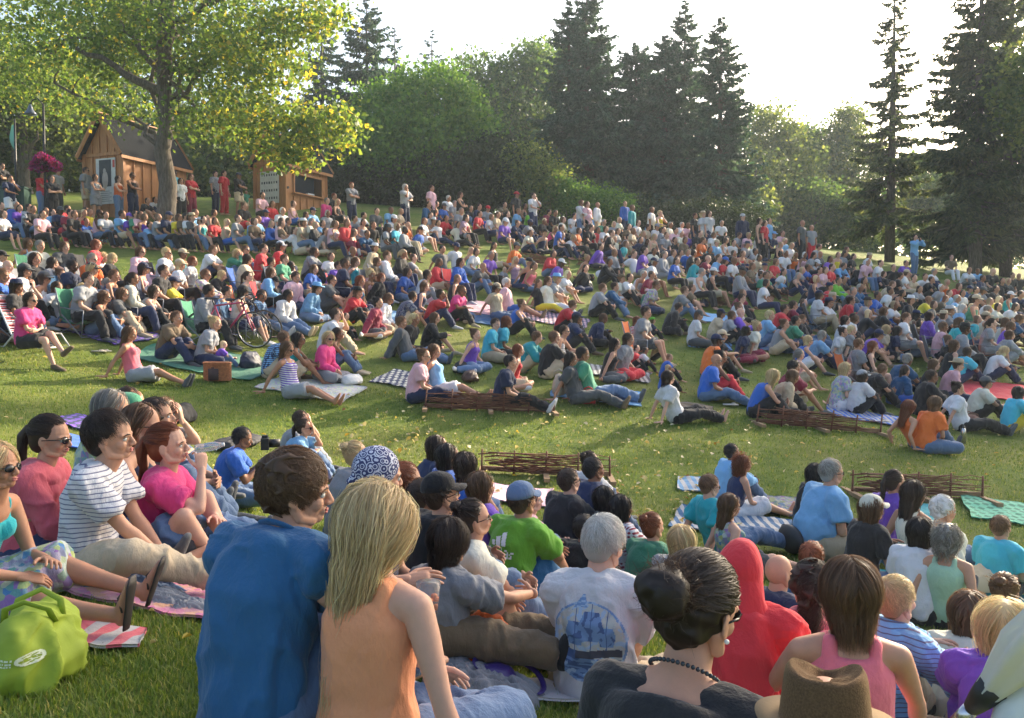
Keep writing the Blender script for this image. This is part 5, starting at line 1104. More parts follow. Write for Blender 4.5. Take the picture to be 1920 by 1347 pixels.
Hh = """135 150 k tr k sd;130 265 k ne s um;215 240 k tg i sk;250 225 r tk i sm;580 240 q tw k ld;645 230 k np k bm;560 330 q tw k ud;625 315 q te k sy;885 310 q ts k ly;825 345 k tu k cn;965 315 c tn i lk;1020 280 l tn i sk;1335 380 l tk d sm;1390 425 q nk k lm;1480 470 k th n sd;1720 485 x to k sy;1755 465 k tw n by;400 350 k tc n sg g;305 385 k nb w by g;240 485 k np s pg;200 580 K ta s sk;580 590 q tw w ly gF;185 650 K os k bm;40 650 k nb k ly;680 410 s te d sm g;785 430 s nk s br;1035 525 k tq n sg g;850 600 k tk k sm;1020 610 K oq b pd;710 650 k tw k ce;1240 560 q tk k lm;1225 650 k ok k sd g;1415 570 c tp n Ws;1410 740 l tw k ud;1630 700 k tx k cd;1245 850 c to i bm;1040 875 r no i lr;1870 770 k th y bk"""
REG = [(A, 0, 200), (B, 480, 200), (C, 960, 300), (D, 1440, 300), (E, 0, 500), (F, 480, 500), (Gg, 960, 540), (Hh, 1440, 540)]
LANDM = [('the gabled shed', 215, 400), ('the thick poplar trunk', 305, 405), ('the ticket booth', 560, 400), ('the green cabinet', 35, 420), ('the red maple leaf chair', 203, 430), ('the pink bicycle', 435, 610),
 ('the white lawn chair', 55, 600), ('the wicker basket', 405, 695), ('the bright green shopping bag', 675, 565), ('the checked blanket', 765, 715), ('the beige tote', 1048, 725), ('the red carrier bag', 1103, 745),
 ('the feathery shrub', 1110, 400), ('the willow', 800, 400), ('the olive mound', 930, 400), ('the pointed spruce', 1281, 430), ('the lone spruce trunk', 1668, 490), ('the huge spruce', 1830, 505), ('the photographer', 1716, 480),
 ('the black backpack', 1102, 530), ('the central hurdle', 930, 755), ('the flip flop hurdle', 1530, 790), ('the upper hurdles', 1080, 490), ('the brown rucksack', 878, 705), ('the yellow tee', 1742, 570), ('the striped mat', 1670, 785), ('the far right hurdles', 1870, 660),
 ('the pink sheet', 385, 585), ('the white frisbee', 1125, 520), ('the middle right hurdle', 1350, 570), ('the maroon trousers', 1450, 670), ('the orange umbrella', 958, 470)]
used = set()
HS = {'s': 'short', 'l': 'long', 'b': 'bobbed', 'p': 'ponytailed', 'u': 'pinned up'}
PW = {'k': 'knees drawn up', 'K': 'one knee up', 'c': 'cross legged', 'l': 'leaning back', 'L': 'legs stretched out', 'q': 'legs folded sideways', 's': 'seated', 'S': 'in a deck chair', 'r': 'reclining', 'b': 'hand at face', 'u': 'standing', 'w': 'standing arms folded', 'v': 'standing hand raised', 'P': 'standing with camera', 'x': 'small child sitting'}
TN = {'n': 'tank top', 't': 'tee', 'o': 'long sleeved top'}
BN = {'k': 'black', 'n': 'navy', 'i': 'denim', 's': 'beige', 'e': 'grey', 'd': 'charcoal', 'w': 'white', 'r': 'red', 'a': 'maroon', 'b': 'blue', 'p': 'pink', 'y': 'yellow', 'g': 'green'}
def rel(px, py, skip=0):
    L = sorted(LANDM, key=lambda l: math.hypot(l[1] - px, (l[2] - py) * 1.6)); n, x, y = L[skip]; dx, dy = px - x, (py - y) * 1.5
    if abs(dx) > abs(dy): return ('right of ' if dx > 0 else 'left of ') + n
    return ('in front of ' if dy > 0 else 'behind ') + n
def headtxt(r):
    h = r['hair']
    if r['hat']: return {'cap': '%s capped', 'hat': '%s hatted'}[r['hat']] % CNAME.get(r['hatc'], 'dark')
    if h[0] == 'h': return 'bald'
    return HS[h[0]] + ' ' + HNAME[h[1]] + ' haired'
PAT = {'S': 'striped ', 'T': 'thin striped ', 'P': 'plaid ', 'F': 'floral ', '': ''}
def ttxt(r): return PAT[r['tpat']] + CNAME[r['top'][1]] + ' ' + TN[r['top'][0]]
def uniq(c):
    for x in c:
        x = ' '.join(x.split()); k = x.lower()
        if k not in used and len(x.replace('-', ' ').split()) <= 16: used.add(k); return x
    return None
def mklabel(r, nb):
    who = 'child' if r['pose'] == 'x' or r['child'] else 'person'; a = headtxt(r); t = ttxt(r); p = PW[r['pose']]
    base = '%s %s in %s' % (a, who, t); px, py = r['px'], r['py']
    return uniq(['%s, %s, %s' % (base, p, rel(px, py)), '%s and %s bottoms, %s' % (base, BN.get(r['bot'], 'dark'), rel(px, py)), '%s, %s, beside the %s' % (base, p, ttxt(nb[0])),
                 '%s, beside the %s, %s' % (base, ttxt(nb[0]), rel(px, py)), '%s, beside the %s, %s' % (base, ttxt(nb[1]), rel(px, py)), '%s, %s, %s' % (base, p, rel(px, py, 1)),
                 '%s between the %s and %s' % (base, ttxt(nb[0]), ttxt(nb[1])), '%s, %s, %s' % (base, p, rel(px, py, 2)), '%s beside the %s head, %s' % (base, headtxt(nb[0]), rel(px, py))]) or uniq(['%s, %s' % (base, rel(px, py, k)) for k in range(6)] + ['%s, %s, right of the %s' % (base, p, ttxt(nb[0]))]) or base
ROWS = []
rr = random.Random(12)
for txt, ox, oy in REG:
    for it in txt.replace('\n', ';').split(';'):
        q = it.split(); fl = q[6] if len(q) > 6 else ''
        r = dict(px=ox + float(q[0]) / 3.9625, py=oy + float(q[1]) / 3.9625, pose=q[2], top=q[3], bot=q[4], child='X' in fl, gl='g' in fl, hat=None, hatc=None)
        r['tpat'] = next((c for c in fl if c in 'STPF'), '')
        h = q[5]
        if h[0] == 'c': r['hat'] = 'cap'; r['hatc'] = h[1]; h = rr.choice('ssb') + rr.choice('dmk')
        elif h[0] == 'W': r['hat'] = 'hat'; r['hatc'] = h[1]; h = rr.choice('sb') + rr.choice('dmy')
        r['hair'] = h; ROWS.append(r)
def place_row(r):
    v_ = rr.random(); b_ = r['pose']; r['pk'] = b_
    if v_ < .38: r['pk'] = b_ + '~'
    elif v_ < .66 and b_ + '+' in POSES: r['pk'] = b_ + '+'
    r['fat'] = 1.16 if rr.random() < .16 and b_ in 'ksKu' else 1.0
    P = POSES[r['pk']]; f = 1 if (r['hair'][0] in 'lbpu' and not (r['hair'][0] == 'b' and rr.random() < .15)) else 0
    sc = (.60 if r['pose'] == 'x' else .55 if r['child'] else 1.0) * rr.uniform(.90, 1.0)
    if f: sc *= .96
    S = skel(P, f); hb = S['hb'] + np.array([0, 0, .11])
    d0 = None
    if r['pose'] in 'uwvP': d0 = 28.5 if r['px'] < 480 else 35.5 if r['px'] < 960 else 37 if r['px'] < 1440 else 38
    elif r['px'] < 600 and r['py'] < 405: d0 = 27.5
    elif r['py'] < 455 and r['px'] < 1500: d0 = 30 if r['px'] < 800 else 33.5
    g = near(r['px'], r['py'], hb[2] * sc, d0) if d0 else hit(r['px'], r['py'], hb[2] * sc, 6.5)
    if g is None: g = at(r['px'], r['py'], 40)
    az = math.atan2(STAGE[1] - g[1], STAGE[0] - g[0]) + rr.uniform(-.30, .30)
    if r['pose'] in 'lqr': az -= .12
    tl = math.atan(math.tan(slope(g[0], g[1], az)) * .9) if r['pose'] not in 'uwvP' else 0
    off = Matrix.Rotation(az, 3, 'Z') @ Matrix.Rotation(-tl, 3, 'Y') @ Vector(hb) * sc
    x, y = g[0] - off.x, g[1] - off.y
    r.update(x=x, y=y, z=h1(x, y) - .012, az=az, tl=tl, sc=sc, f=f, skin=rr.choice([0, 0, 0, 1, 1, 1, 2, 2, 0, 3] if r['hair'][1] != 'k' else [2, 3, 2, 4, 0]), d=y)
for r in ROWS: place_row(r)
# extra spectators where the photo shows dense unreadable rows
def inpoly(x, y, P):
    c = False; j = len(P) - 1
    for i in range(len(P)):
        if (P[i][1] > y) != (P[j][1] > y) and x < (P[j][0] - P[i][0]) * (y - P[i][1]) / (P[j][1] - P[i][1]) + P[i][0]: c = not c
        j = i
    return c
FILLP = [[(0, 410), (0, 550), (120, 540), (400, 500), (640, 500), (640, 420), (560, 400), (400, 405), (250, 415)], [(640, 410), (640, 500), (800, 490), (900, 455), (860, 410), (700, 395)],
 [(830, 392), (960, 425), (1000, 445), (1260, 500), (1440, 535), (1440, 440), (1300, 415), (1100, 405)], [(1440, 440), (1440, 540), (1640, 590), (1920, 640), (1920, 530), (1680, 500), (1560, 470)],
 [(0, 435), (0, 560), (340, 545), (700, 560), (1000, 530), (1050, 470), (700, 430)]]
EX = []
for fp, cnt in zip(FILLP, (14, 8, 24, 24, 34)):
    t = 0; k = 0
    while k < cnt and t < 4000:
        t += 1; x = rr.uniform(min(p[0] for p in fp), max(p[0] for p in fp)); y = rr.uniform(min(p[1] for p in fp), max(p[1] for p in fp))
        if not inpoly(x, y, fp): continue
        big = y > 445 and len(fp) == 7 and fp[1] == (0, 560)
        if any(abs(q['px'] - x) < (27 if big else 17) and abs(q['py'] - y) < (17 if big else 11) for q in ROWS + EX): continue
        h = rr.choice(['sd', 'sm', 'sk', 'bd', 'bm', 'ly', 'lm', 'ld', 'sg', 'by', 'pd', 'bk'])
        r = dict(px=x, py=y, pose=rr.choice('kqssKs'), top=rr.choice('tton') + rr.choice('wwwkkneescrptgbux'), bot=rr.choice('kknise'), child=False, gl=False, hat=rr.choice([None] * 6 + ['cap', 'hat']), hatc=rr.choice('wkns'), tpat='', hair=h)
        place_row(r); EX.append(r); k += 1
NIND = 300 - 62
ALLR = sorted(ROWS + EX, key=lambda r: -(1.7 if r['pose'] in 'uwvP' else 1) * r['sc'] / r['d'])
IND, REST = ALLR[:NIND], ALLR[NIND:]
def botkind(r):
    c = r['bot']
    if r['f'] and c in 'nkr' and r['pose'] in 'sqwu' and rr.random() < .3: return 'k' + c
    if c in 'sdwebc' or rr.random() < .12: return ('s' if rr.random() < .75 else 'p') + c
    return 'p' + c
CHAIRC = ['k', 'n', 'b', 'g', 'r', 'e', 'q', 'o']
CHM = {}
def chair_meshes():
    m = MB()
    for y in (-.26, .26):
        m.tube([(-.22, y, 0), (.25, -y * .2 + y * .8, .32)], .011, 6); m.tube([(.25, y, 0), (-.20, y, .34)], .011, 6); m.tube([(-.20, y, .30), (-.40, y, .78)], .011, 6); m.tube([(-.26, y, .46), (.20, y, .47)], .012, 6); m.tube([(.20, y, .47), (.24, y, 0)], .010, 6)
    for x in (-.22, .25): m.tube([(x, -.26, .01), (x, .26, .01)], .01, 6)
    CHM['frame'] = m.mesh('frame', [plain('grey_tube', (.25, .26, .28), .35, metal=.6)], True)
    def sheet(pts, w_, name):
        V = []; n = len(pts)
        for k, (x, z) in enumerate(pts):
            for y in (-w_, -w_ * .4, w_ * .4, w_): V.append((x, y, z - (.02 if abs(y) < w_ else 0)))
        V = np.array(V); F = [(i * 4 + j, i * 4 + j + 1, i * 4 + j + 5, i * 4 + j + 4) for i in range(n - 1) for j in range(3)]
        N = len(V); V2 = np.vstack([V, V + [-.006, 0, -.008]]); F += [tuple(a + N for a in f[::-1]) for f in F]
        return mk_mesh(name, V2, F, [None])
    CHM['seat'] = sheet([(.24, .315), (.1, .235), (-.08, .215), (-.21, .25)], .26, 'seat'); CHM['back'] = sheet([(-.215, .27), (-.29, .48), (-.36, .66), (-.40, .79)], .26, 'back')
chair_meshes()
def camp_chair(x, y, z, az, tl, c, label, sc=1.0):
    r = obj('camp_chair', None, None, (x, y, z)); r.rotation_euler = (Matrix.Rotation(az, 3, 'Z') @ Matrix.Rotation(-tl, 3, 'Y')).to_euler(); r.scale = (sc,) * 3
    obj('frame', CHM['frame'], r)
    for k in ('seat', 'back'): o = obj({'seat': 'seat', 'back': 'backrest'}[k], CHM[k], r); setmat(o, cloth(c))
    tag(r, label, 'folding chair', 'folding chairs in the crowd'); return r
def build_ind():
    for r in IND:
        nb = sorted([q for q in ROWS if q is not r], key=lambda q: math.hypot(q['px'] - r['px'], q['py'] - r['py']))[:2]
        q = 'mid' if r['d'] < 33 else 'lo'
        o = person((r['x'], r['y'], r['z']), r['az'], r['pk'], r['f'], r['top'], botkind(r), r['hair'], r['skin'], r['sc'], q, tpat=r['tpat'], shoes=rr.choice(['d', 'd', 'w', 'v', 's', None, None]), glasses=r['gl'] and q == 'mid', hat=r['hat'], hatc=r['hatc'], tilt=r['tl'], fat=r['fat'], var=rr.choice((0, 1)))
        r['label'] = mklabel(r, nb); tag(o, r['label'], 'person', 'standing spectators' if r['pose'] in 'uwvP' else 'spectators sitting on the lawn')
        if r['pose'] in 'sS' and r['py'] < 700:
            c = rr.choice(CHAIRC); base = '%s folding chair under the %s in %s' % (CNAME[c], 'person', ttxt(r))
            l = uniq(['%s %s' % (base, rel(r['px'], r['py'])), '%s beside the %s' % (base, ttxt(nb[0])), '%s, %s' % (base, rel(r['px'], r['py'], 1)), '%s, %s' % (base, rel(r['px'], r['py'], 2))])
            if l and not (r['px'] < 75 and 545 < r['py'] < 575): camp_chair(r['x'], r['y'], r['z'] - .0, r['az'], r['tl'], c, l, r['sc'])
def build_rest():
    V = []; F = []; MI = []; n = 0; mats = []; mi = {}
    def m_(m):
        if m.name not in mi: mi[m.name] = len(mats); mats.append(m)
        return mi[m.name]
    cache = {}
    def arr(key, fn):
        if key not in cache:
            me = fn(); v = np.empty(len(me.vertices) * 3, np.float32); me.vertices.foreach_get('co', v); li = np.empty(len(me.loops), np.int32); me.loops.foreach_get('vertex_index', li)
            lt = np.empty(len(me.polygons), np.int32); me.polygons.foreach_get('loop_total', lt); st = np.concatenate([[0], np.cumsum(lt)[:-1]])
            f = np.stack([li[st], li[st + 1], li[st + 2], li[st + np.minimum(3, lt - 1)]], 1); cache[key] = (v.reshape(-1, 3), f)
        return cache[key]
    for r in REST:
        M = np.array(Matrix.Rotation(r['az'], 3, 'Z') @ Matrix.Rotation(-r['tl'], 3, 'Y')) * r['sc']; o = np.array([r['x'], r['y'], r['z']])
        P = POSES[r['pk']]; S = skel(P, r['f']); HM, ho = hmat(P, S); bk = botkind(r)
        parts = [(('b', r['pk'], r['f']), lambda: proto('body', r['pk'], r['f'], 'lo'), skinmat(r['skin']), None),
                 (('t', r['pk'], r['f'], r['top'][0]), lambda: proto('T' + r['top'][0], r['pk'], r['f'], 'lo'), cloth(r['top'][1], r['tpat']), None),
                 (('p', r['pk'], r['f'], bk[0]), lambda: proto('B' + bk[0], r['pk'], r['f'], 'lo'), cloth(bk[1]), None)]
        if r['hair'][0] != 'h': parts.append((('h', r['hair'][0]), lambda: hair_mesh(r['hair'][0], 'lo'), hairmat(r['hair'][1]), 1))
        if r['hat']: parts.append((('a', r['hat']), lambda: acc_mesh(r['hat']), cloth(r['hatc']), 1))
        for k, fn, m, hd in parts:
            v, f = arr(k, fn)
            if hd: v = v @ HM.T + ho
            V.append(v @ M.T + o); F.append(f + n); MI.append(np.full(len(f), m_(m))); n += len(v)
    o = obj('crowd', quads_mesh('crowd', np.vstack(V), F, np.concatenate(MI), mats)); tag(o, 'remaining far rows of spectators merging into one dense crowd', 'crowd', kind='stuff')
build_ind(); build_rest()
# ------------------------------------------------------------------ foreground people
from mathutils.bvhtree import BVHTree
def var(base, **kw): d = dict(POSES[base]); d.update(kw); return d
_hs = .96
FP = {
 'polo': var('k', sp=(0, 8, 30, 42), head=(-46, 4, 0), hs=1.0),
 'blonde': var('c', sp=(0, 2, 8, 14), head=(-44, 6, 0), hR=(.04, -.34, .05), epR=(-.9, -.4, 0), hkR='flat', hdR=(.8, -.3, -.1), pnR=(0, 0, -1), hL=(.40, .02, .22)),
 'bun': var('c', sp=(0, 6, 26, 34), head=(-14, 10, 4), scoop=True),
 'pink': var('L', sp=(-2, 2, 6, 8), head=(6, 4, 0), hL=(.36, .30, .16), hR=(.32, -.32, .14), epL=(-.3, 1, -.4), epR=(-.3, -1, -.4)),
 'legs': var('L', sp=(-6, 4, 14, 10), aL=(.95, .10, .07), aR=(.93, -.10, .07), hR=(.26, -.42, .47), epR=(.2, -.9, -.5), hL=(.30, .1, .24), head=(35, 4, 0)),
 'white': var('c', sp=(-4, 4, 14, 26), head=(-18, 12, 0), hL=(.34, .05, .12), hR=(.34, -.05, .12)),
 'hoodie': var('L', hs=1.05, sp=(2, 10, 20, 22), head=(0, 4, 0), hL=(.40, .05, .2), hR=(.40, -.05, .2)),
 'grey': var('k', sp=(-10, -2, 14, 20), head=(0, 6, 0), hL=(.52, .00, .36), hR=(.50, -.18, .44), aR=(.52, -.14, .07), epR=(0, -1, -.3)),
 'stripes': var('c', hs=1.14, sp=(0, 8, 22, 30), head=(-2, -2, 0), aL=(.42, .20, .07), aR=(.66, -.16, .07), kpR=(.5, -.8, .5), hL=(.38, .05, .12), hR=(.42, -.10, .14), epR=(-.2, -.9, -.6)),
 'drink': var('K', hs=1.1, sp=(0, 8, 18, 10), aR=(.40, -.10, .07), kpR=(.4, -.5, .9), aL=(.45, .10, .07), hR=(.29, -.05, .66), epR=(.35, -.6, -1), hL=(.34, .06, .34), hkR='grip', hdR=(-.1, .3, 1), pnR=(-.6, .8, 0), head=(0, -6, 0)),
 'chin': var('b', head=(-4, 0, 0)), 'camera': var('c', sp=(4, 18, 32, 30), hL=(.40, .05, .46), hR=(.40, -.07, .44), head=(0, 10, 0), hkL='grip', hkR='grip', hdL=(.5, -.4, .6), hdR=(.5, .4, .6)),
 'lean': var('l', head=(-8, 4, 0)), 'leanb': var('l', sp=(-12, -8, -2, 8), hL=(-.26, .28, .03), hR=(-.24, -.30, .03), head=(-5, 4, 0)),
 'flip': var('L', sp=(8, 24, 34, 20), aL=(.80, .22, .09), aR=(.93, -.10, .07), kpL=(.2, .3, 1), hL=(.44, .02, .30), hR=(.42, -.14, .26), epR=(.1, -.9, -.6)),
 'side': var('K', aL=(.55, .12, .07), aR=(.52, -.10, .07), hL=(.56, .10, .44), hR=(.54, -.14, .42)),
}
def fg(px, py, d, pose, az, sex, top, bot, hair, skin=0, q='mid', label='', sc=None, up=None, **kw):
    P = FP.get(pose) or POSES[pose]; S = skel(P, sex); hb = S['hb'] + np.array([.015, 0, .115]); a = R(az)
    hp = at(px, py, d); hx = Matrix.Rotation(a, 3, 'Z') @ Vector(hb); s = sc or 1.0
    for _ in range(5):
        x, y = hp[0] - hx.x * s, hp[1] - hx.y * s; g = h1(x, y)
        if sc is None: s = min(1.04, max(.80, (hp[2] - g) / hb[2]))
    z = hp[2] - s * hb[2]; gz = g - .015
    if abs(z - gz) > .07: print('FG', label[:30], 'scale %.2f dz %.2f' % (s, z - gz))
    z = min(max(z, gz - .10), gz + .05)
    o = person((x, y, z), a, pose, sex, top, bot, hair, skin, s, q, P=P, key='F' + pose if pose in FP else pose, **kw)
    tag(o, label, 'person', 'spectators sitting on the lawn'); return o
def child(o, name): return next(c for c in o.children if c.name.split('.')[0] == name)
def blockmesh(cells, s, mats_n):
    pass
def decal(person_o, gname, pix, w_, h_, ox, oz, n, m, mats, name, side=-1, lift=.004):
    """printed motif laid on the garment: cells of a fine grid dropped onto the cloth from behind (side -1) or from the front"""
    g = child(person_o, gname); me = g.data
    bvh = BVHTree.FromPolygons([v.co.copy() for v in me.vertices], [tuple(p.vertices) for p in me.polygons])
    grid = {}; V = []; F = []; M = []
    def vert(i, j):
        if (i, j) not in grid:
            y = (ox + (i / n - .5) * w_) * side * -1; z = oz + (.5 - j / m) * h_
            hit_, nn, _, _ = bvh.ray_cast(Vector((side * 1.2, y * -side * -1, z)), Vector((-side, 0, 0)))
            grid[(i, j)] = None if hit_ is None else len(V)
            if hit_ is not None: V.append(hit_ + nn * lift)
        return grid[(i, j)]
    for i in range(n):
        for j in range(m):
            c = pix((i + .5) / n, (j + .5) / m)
            if c is None: continue
            q = [vert(i, j), vert(i + 1, j), vert(i + 1, j + 1), vert(i, j + 1)]
            if None in q: continue
            F.append(tuple(q)); M.append(c)
    if not F: return
    return obj(name, mk_mesh(name, V, F, mats, M), g)
LET = {'a': [(0, 0, 0, 0), (0, 1, 1, 0), (0, 0, 0, 1), (0, 1, 1, 1), (1, 0, 0, 1), (0, 1, 1, 1)], 'd': [(0, 0, 0, 1), (0, 0, 0, 1), (0, 1, 1, 1), (1, 0, 0, 1), (1, 0, 0, 1), (0, 1, 1, 1)],
       'i': [(1,), (0,), (1,), (1,), (1,), (1,)], 's': [(0, 0, 0), (0, 0, 0), (0, 1, 1), (1, 0, 0), (0, 1, 0), (1, 1, 0)]}
def word_cols(w_):
    cols = []
    for ch in w_:
        G_ = LET[ch]; 
        for c in range(len(G_[0])): cols.append([G_[r_][c] for r_ in range(6)])
        cols.append([0] * 6)
    return cols[:-1]
WC = word_cols('adidas')
def adi(u, v):
    if v > .58:
        c = int(u * len(WC)); r_ = int((v - .58) / .42 * 6); return 0 if WC[min(c, len(WC) - 1)][min(r_, 5)] else None
    y = v / .52
    if y > 1: return None
    for k in range(3):
        x0 = .22 + k * .19; top = .62 - k * .30; xx = u - (x0 - .0 + (1 - y) * -.10)
        if 0 < xx < .15 and y > top + xx * -.6 + .08: return 0
    return None
def ship(u, v):
    r2 = ((u - .48) / .50) ** 2 + ((v - .55) / .46) ** 2
    if v < .30 and abs(u - (.42 - (v) * .2)) < v * .55 and v > .02 and r2 > .75: return 1 if (int(v * 60) + int(u * 18)) % 3 else 0
    if r2 > 1: return None
    nz = noise.noise(Vector((u * 14, v * 14, 3))); n2 = noise.noise(Vector((u * 5, v * 30, 1)))
    if r2 > .90: return 1 if nz > -.1 else 0
    if v > .72: return (2 if n2 > .05 else 1) if nz > -.25 else 0
    hull = .62 + .07 * u + .04 * math.sin(u * 5)
    if abs(v - hull) < .045 and .15 < u < .92: return 3 if u > .35 else 2
    for k, (sx, sy, sr) in enumerate(((.34, .44, .13), (.54, .36, .16), (.74, .46, .11))):
        if abs(u - sx) < .008 and v < hull: return 2
        if abs(v - sy) < sr and abs(u - sx) < sr * (1 - abs(v - sy) * 2.5): return 1 if nz > -.2 else 2
    if nz > .18: return 0
    return 4 if nz > -.28 else None
INK = [plain('print_pale_blue', (.34, .46, .62), .8), plain('print_blue', (.16, .27, .48), .8), plain('print_navy', (.07, .12, .26), .8), plain('print_dark', (.035, .05, .10), .8), plain('print_sand', (.46, .47, .44), .8)]
WHITEINK = plain('print_white', (.75, .76, .74), .7)
# --- nearest people
polo = fg(556, 905, 2.62, 'polo', 60, 0, 'tq', 'pi', 'sm', 0, 'hi', 'wavy brown haired person in a plain dark blue polo, profile turned to the stage', shoes=None, curl=.55, hn=7500, hairL=.60, var=2)
m = MB(); S_ = skel(FP['polo'], 0); sv = S_['sdv']; U_ = nrm(S_['n'] - S_['s'])
m.tube([S_['n'] + (math.cos(a) * sv * .072 + math.sin(a) * np.cross(sv, U_) * .066) + U_ * (.004 - .01 * math.sin(a)) for a in np.linspace(0, 2 * math.pi, 25)], [(.008, .024)] * 25, 8, ref=U_)
c_ = m.build('collar', [None], polo, True); setmat(c_, cloth('q'))
blonde = fg(712, 972, 2.40, 'blonde', 62, 1, 'nz', 'pi', 'ly', 1, 'hi', 'person with very long straight blond hair in a peach halter top', shoes=None, glasses=True, hairL=.66, hn=9500, var=3)


bun = fg(1300, 1120, 1.82, 'bun', 56, 1, 'tk', 'pk', 'ud', 0, 'hi', 'person with a big dark bun, sunglasses and pearl earring in a black scoop back top', shoes=None, glasses=True, hn=7000, var=4)
HMb, hob = hmat(FP['bun'], skel(FP['bun'], 1))
def headpt(p): return HMb @ np.array(p) + hob
m = MB()
for s in (1, -1): m.ell(headpt((.0, s * .087, .052)), (.006, .006, .006), 10)
m.build('earring', plain('pearl', (.7, .68, .66), .12), bun, True)
m = MB(); Sb = skel(FP['bun'], 1)
for k in range(44):
    a = 2 * math.pi * k / 44; m.ell(Sb['n'] + Sb['sdv'] * .078 * math.cos(a) + np.cross(Sb['sdv'], nrm(Sb['n'] - Sb['s'])) * .078 * math.sin(a) + np.array([0, 0, .0 - .012 * math.sin(a)]), (.0055, .0055, .0055), 6)
nk = m.build('bead_necklace', plain('dark_beads', (.03, .04, .05), .15), bun, True)
pink = fg(1592, 1098, 2.72, 'pink', 78, 1, 'nl', 'pi', 'bm', 0, 'hi', 'person with a brown bob seen from behind in a coral pink racer vest', shoes=None, hn=5200, var=5)
hatp = fg(1546, 1372, 1.38, 'hoodie', 72, 0, 'te', 'pi', 'hd', 0, 'hi', 'person wearing a brown felt hat at the very bottom edge', shoes=None)
def fedora(p):
    P = FP['hoodie']; HM, ho = hmat(P, skel(P, 0)); M4 = Matrix([[*HM[i], ho[i]] for i in range(3)] + [[0, 0, 0, 1]])
    n = 48; V = []; F = []; rings = [(.158, 1.02), (.160, 1.0), (.185, .965), (.215, .93), (.245, .89), (.258, .86), (.264, .82), (.258, .76), (.244, .66), (.232, .40), (.230, .12)]
    for z, f in rings:
        for j in range(n):
            a = 2 * math.pi * j / n; ca, sa = math.cos(a), math.sin(a); zz = z; ff = f
            if z > .24: zz -= .030 * max(0, ca) ** 6 * (f > .5); 
            if f < .8 and z < .26: zz += .014 * sa * sa
            pin = 1 - .10 * math.exp(-((abs(a - math.pi) - 2.55) / .28) ** 2) * (z > .2)
            V.append((-.012 + .106 * ca * ff * pin, .090 * sa * ff * pin, zz + .004 * noise.noise(Vector((ca * 2, sa * 2, z * 9)))))
    for i in range(len(rings) - 1):
        for j in range(n): F.append((i * n + j, i * n + (j + 1) % n, (i + 1) * n + (j + 1) % n, (i + 1) * n + j))
    F.append(tuple((len(rings) - 1) * n + j for j in range(n)))
    m_, t, o = nodes('brown_felt'); nz = noisen(t, 240, 3, coord(t)); c = ramp(t, nz, [(.3, (.085, .048, .026)), (.7, (.15, .092, .05))]); b = pbsdf(t, o, c, .95, bump(t, nz, .002, .8), spec=.1); b.inputs['Sheen Weight'].default_value = .2; b.inputs['Sheen Tint'].default_value = (.8, .6, .35, 1)
    h = obj('felt_hat', mk_mesh('felt_hat', V, F, [m_]), p); h.matrix_local = M4 @ Matrix.Translation((0, 0, -.012))
    bm_ = MB(); 
    V = []; F = []
    for j in range(n):
        a = 2 * math.pi * j / n; ca, sa = math.cos(a), math.sin(a)
        for rr_, z in ((.104, .158), (.150, .150 + .016 * sa * sa), (.152, .154 + .016 * sa * sa), (.104, .164)): V.append((-.012 + rr_ * ca, (rr_ - .016) * sa, z))
    for j in range(n):
        b = (j + 1) % n
        for k in range(3): F.append((j * 4 + k, b * 4 + k, b * 4 + k + 1, j * 4 + k + 1))
    h2 = obj('brim', mk_mesh('brim', V, F, [plain('tan_brim', (.24, .16, .08), .9)]), h)
    return h
fedora(hatp)
wht = fg(1130, 1010, 3.55, 'white', 68, 0, 'tw', 'ps', 'sw', 1, 'hi', 'white haired person in a white tee printed with a blue sailing ship', glasses=True, hn=4200, fat=1.0, sc=.93, var=6)
Sx = skel(FP['white'], 0); decal(wht, 'tee_shirt', ship, .34, .37, .0, float(Sx['w'][2] + .13), 90, 96, INK, 'ship_print')
red = fg(1392, 1060, 3.05, 'hoodie', 66, 0, 'or', 'pi', 'hk', 0, 'hi', 'person hidden under a raised bright red hood and matching sweatshirt', sc=.84)
def hood(o, P, sex, c, up=True):
    S = skel(P, sex); HM, ho = hmat(P, S); g = G()
    if up:
        g.ell((-.022, 0, .122), (.120, .100, .118), 18, M=roty(-.2)); g.chain([(-.02, 0, .10), (-.055, 0, .0), (-.05, 0, -.07)], [(.098, .1), (.10, .095), (.13, .11)], 16, ref=(0, 1, 0)); pass
    v, f = g.done(.010, 4); v = folds(v, .018, 9, 4); v = v @ HM.T + ho
    h = obj('hood', mk_mesh('hood', v, f, [None]), o); setmat(h, cloth(c))
hood(red, FP['hoodie'], 0, 'r')
kid = fg(1686, 1115, 3.55, 'side', 30, 0, 'oc', 'ps', 'sy', 1, 'hi', 'child with cropped blond hair and glasses in a pale striped hooded top', sc=.80, tpat='T', hn=2600, var=7)
def hood_down(o, P, sex, c, pat=''):
    S = skel(P, sex); g = G(); u = nrm(S['n'] - S['s']); sv = S['sdv']; bk = np.cross(sv, u) * -1
    g.tube([S['n'] + sv * math.cos(a) * .085 + bk * (math.sin(a) * .075 + .015) + u * (.01 - .015 * math.sin(a)) for a in np.linspace(0, 2 * math.pi, 17)], [.030] * 17, 10)
    g.ell(S['n'] + bk * .085 - u * .055, (.045, .095, .075), 14)
    v, f = g.done(.009, 4); v = folds(v, .014, 14, 2); h = obj('hood', mk_mesh('hood', v, f, [None]), o); setmat(h, cloth(c, pat))
hood_down(kid, FP['side'], 0, 'c', 'T')
sal = fg(1522, 1092, 3.4, 'hoodie', 68, 1, 'ol', 'pi', 'pd', 0, 'hi', 'curly dark ponytailed person in a salmon hooded top, half hidden by the pink vest', curl=.9, hn=3000, var=8); hood_down(sal, FP['hoodie'], 1, 'l')
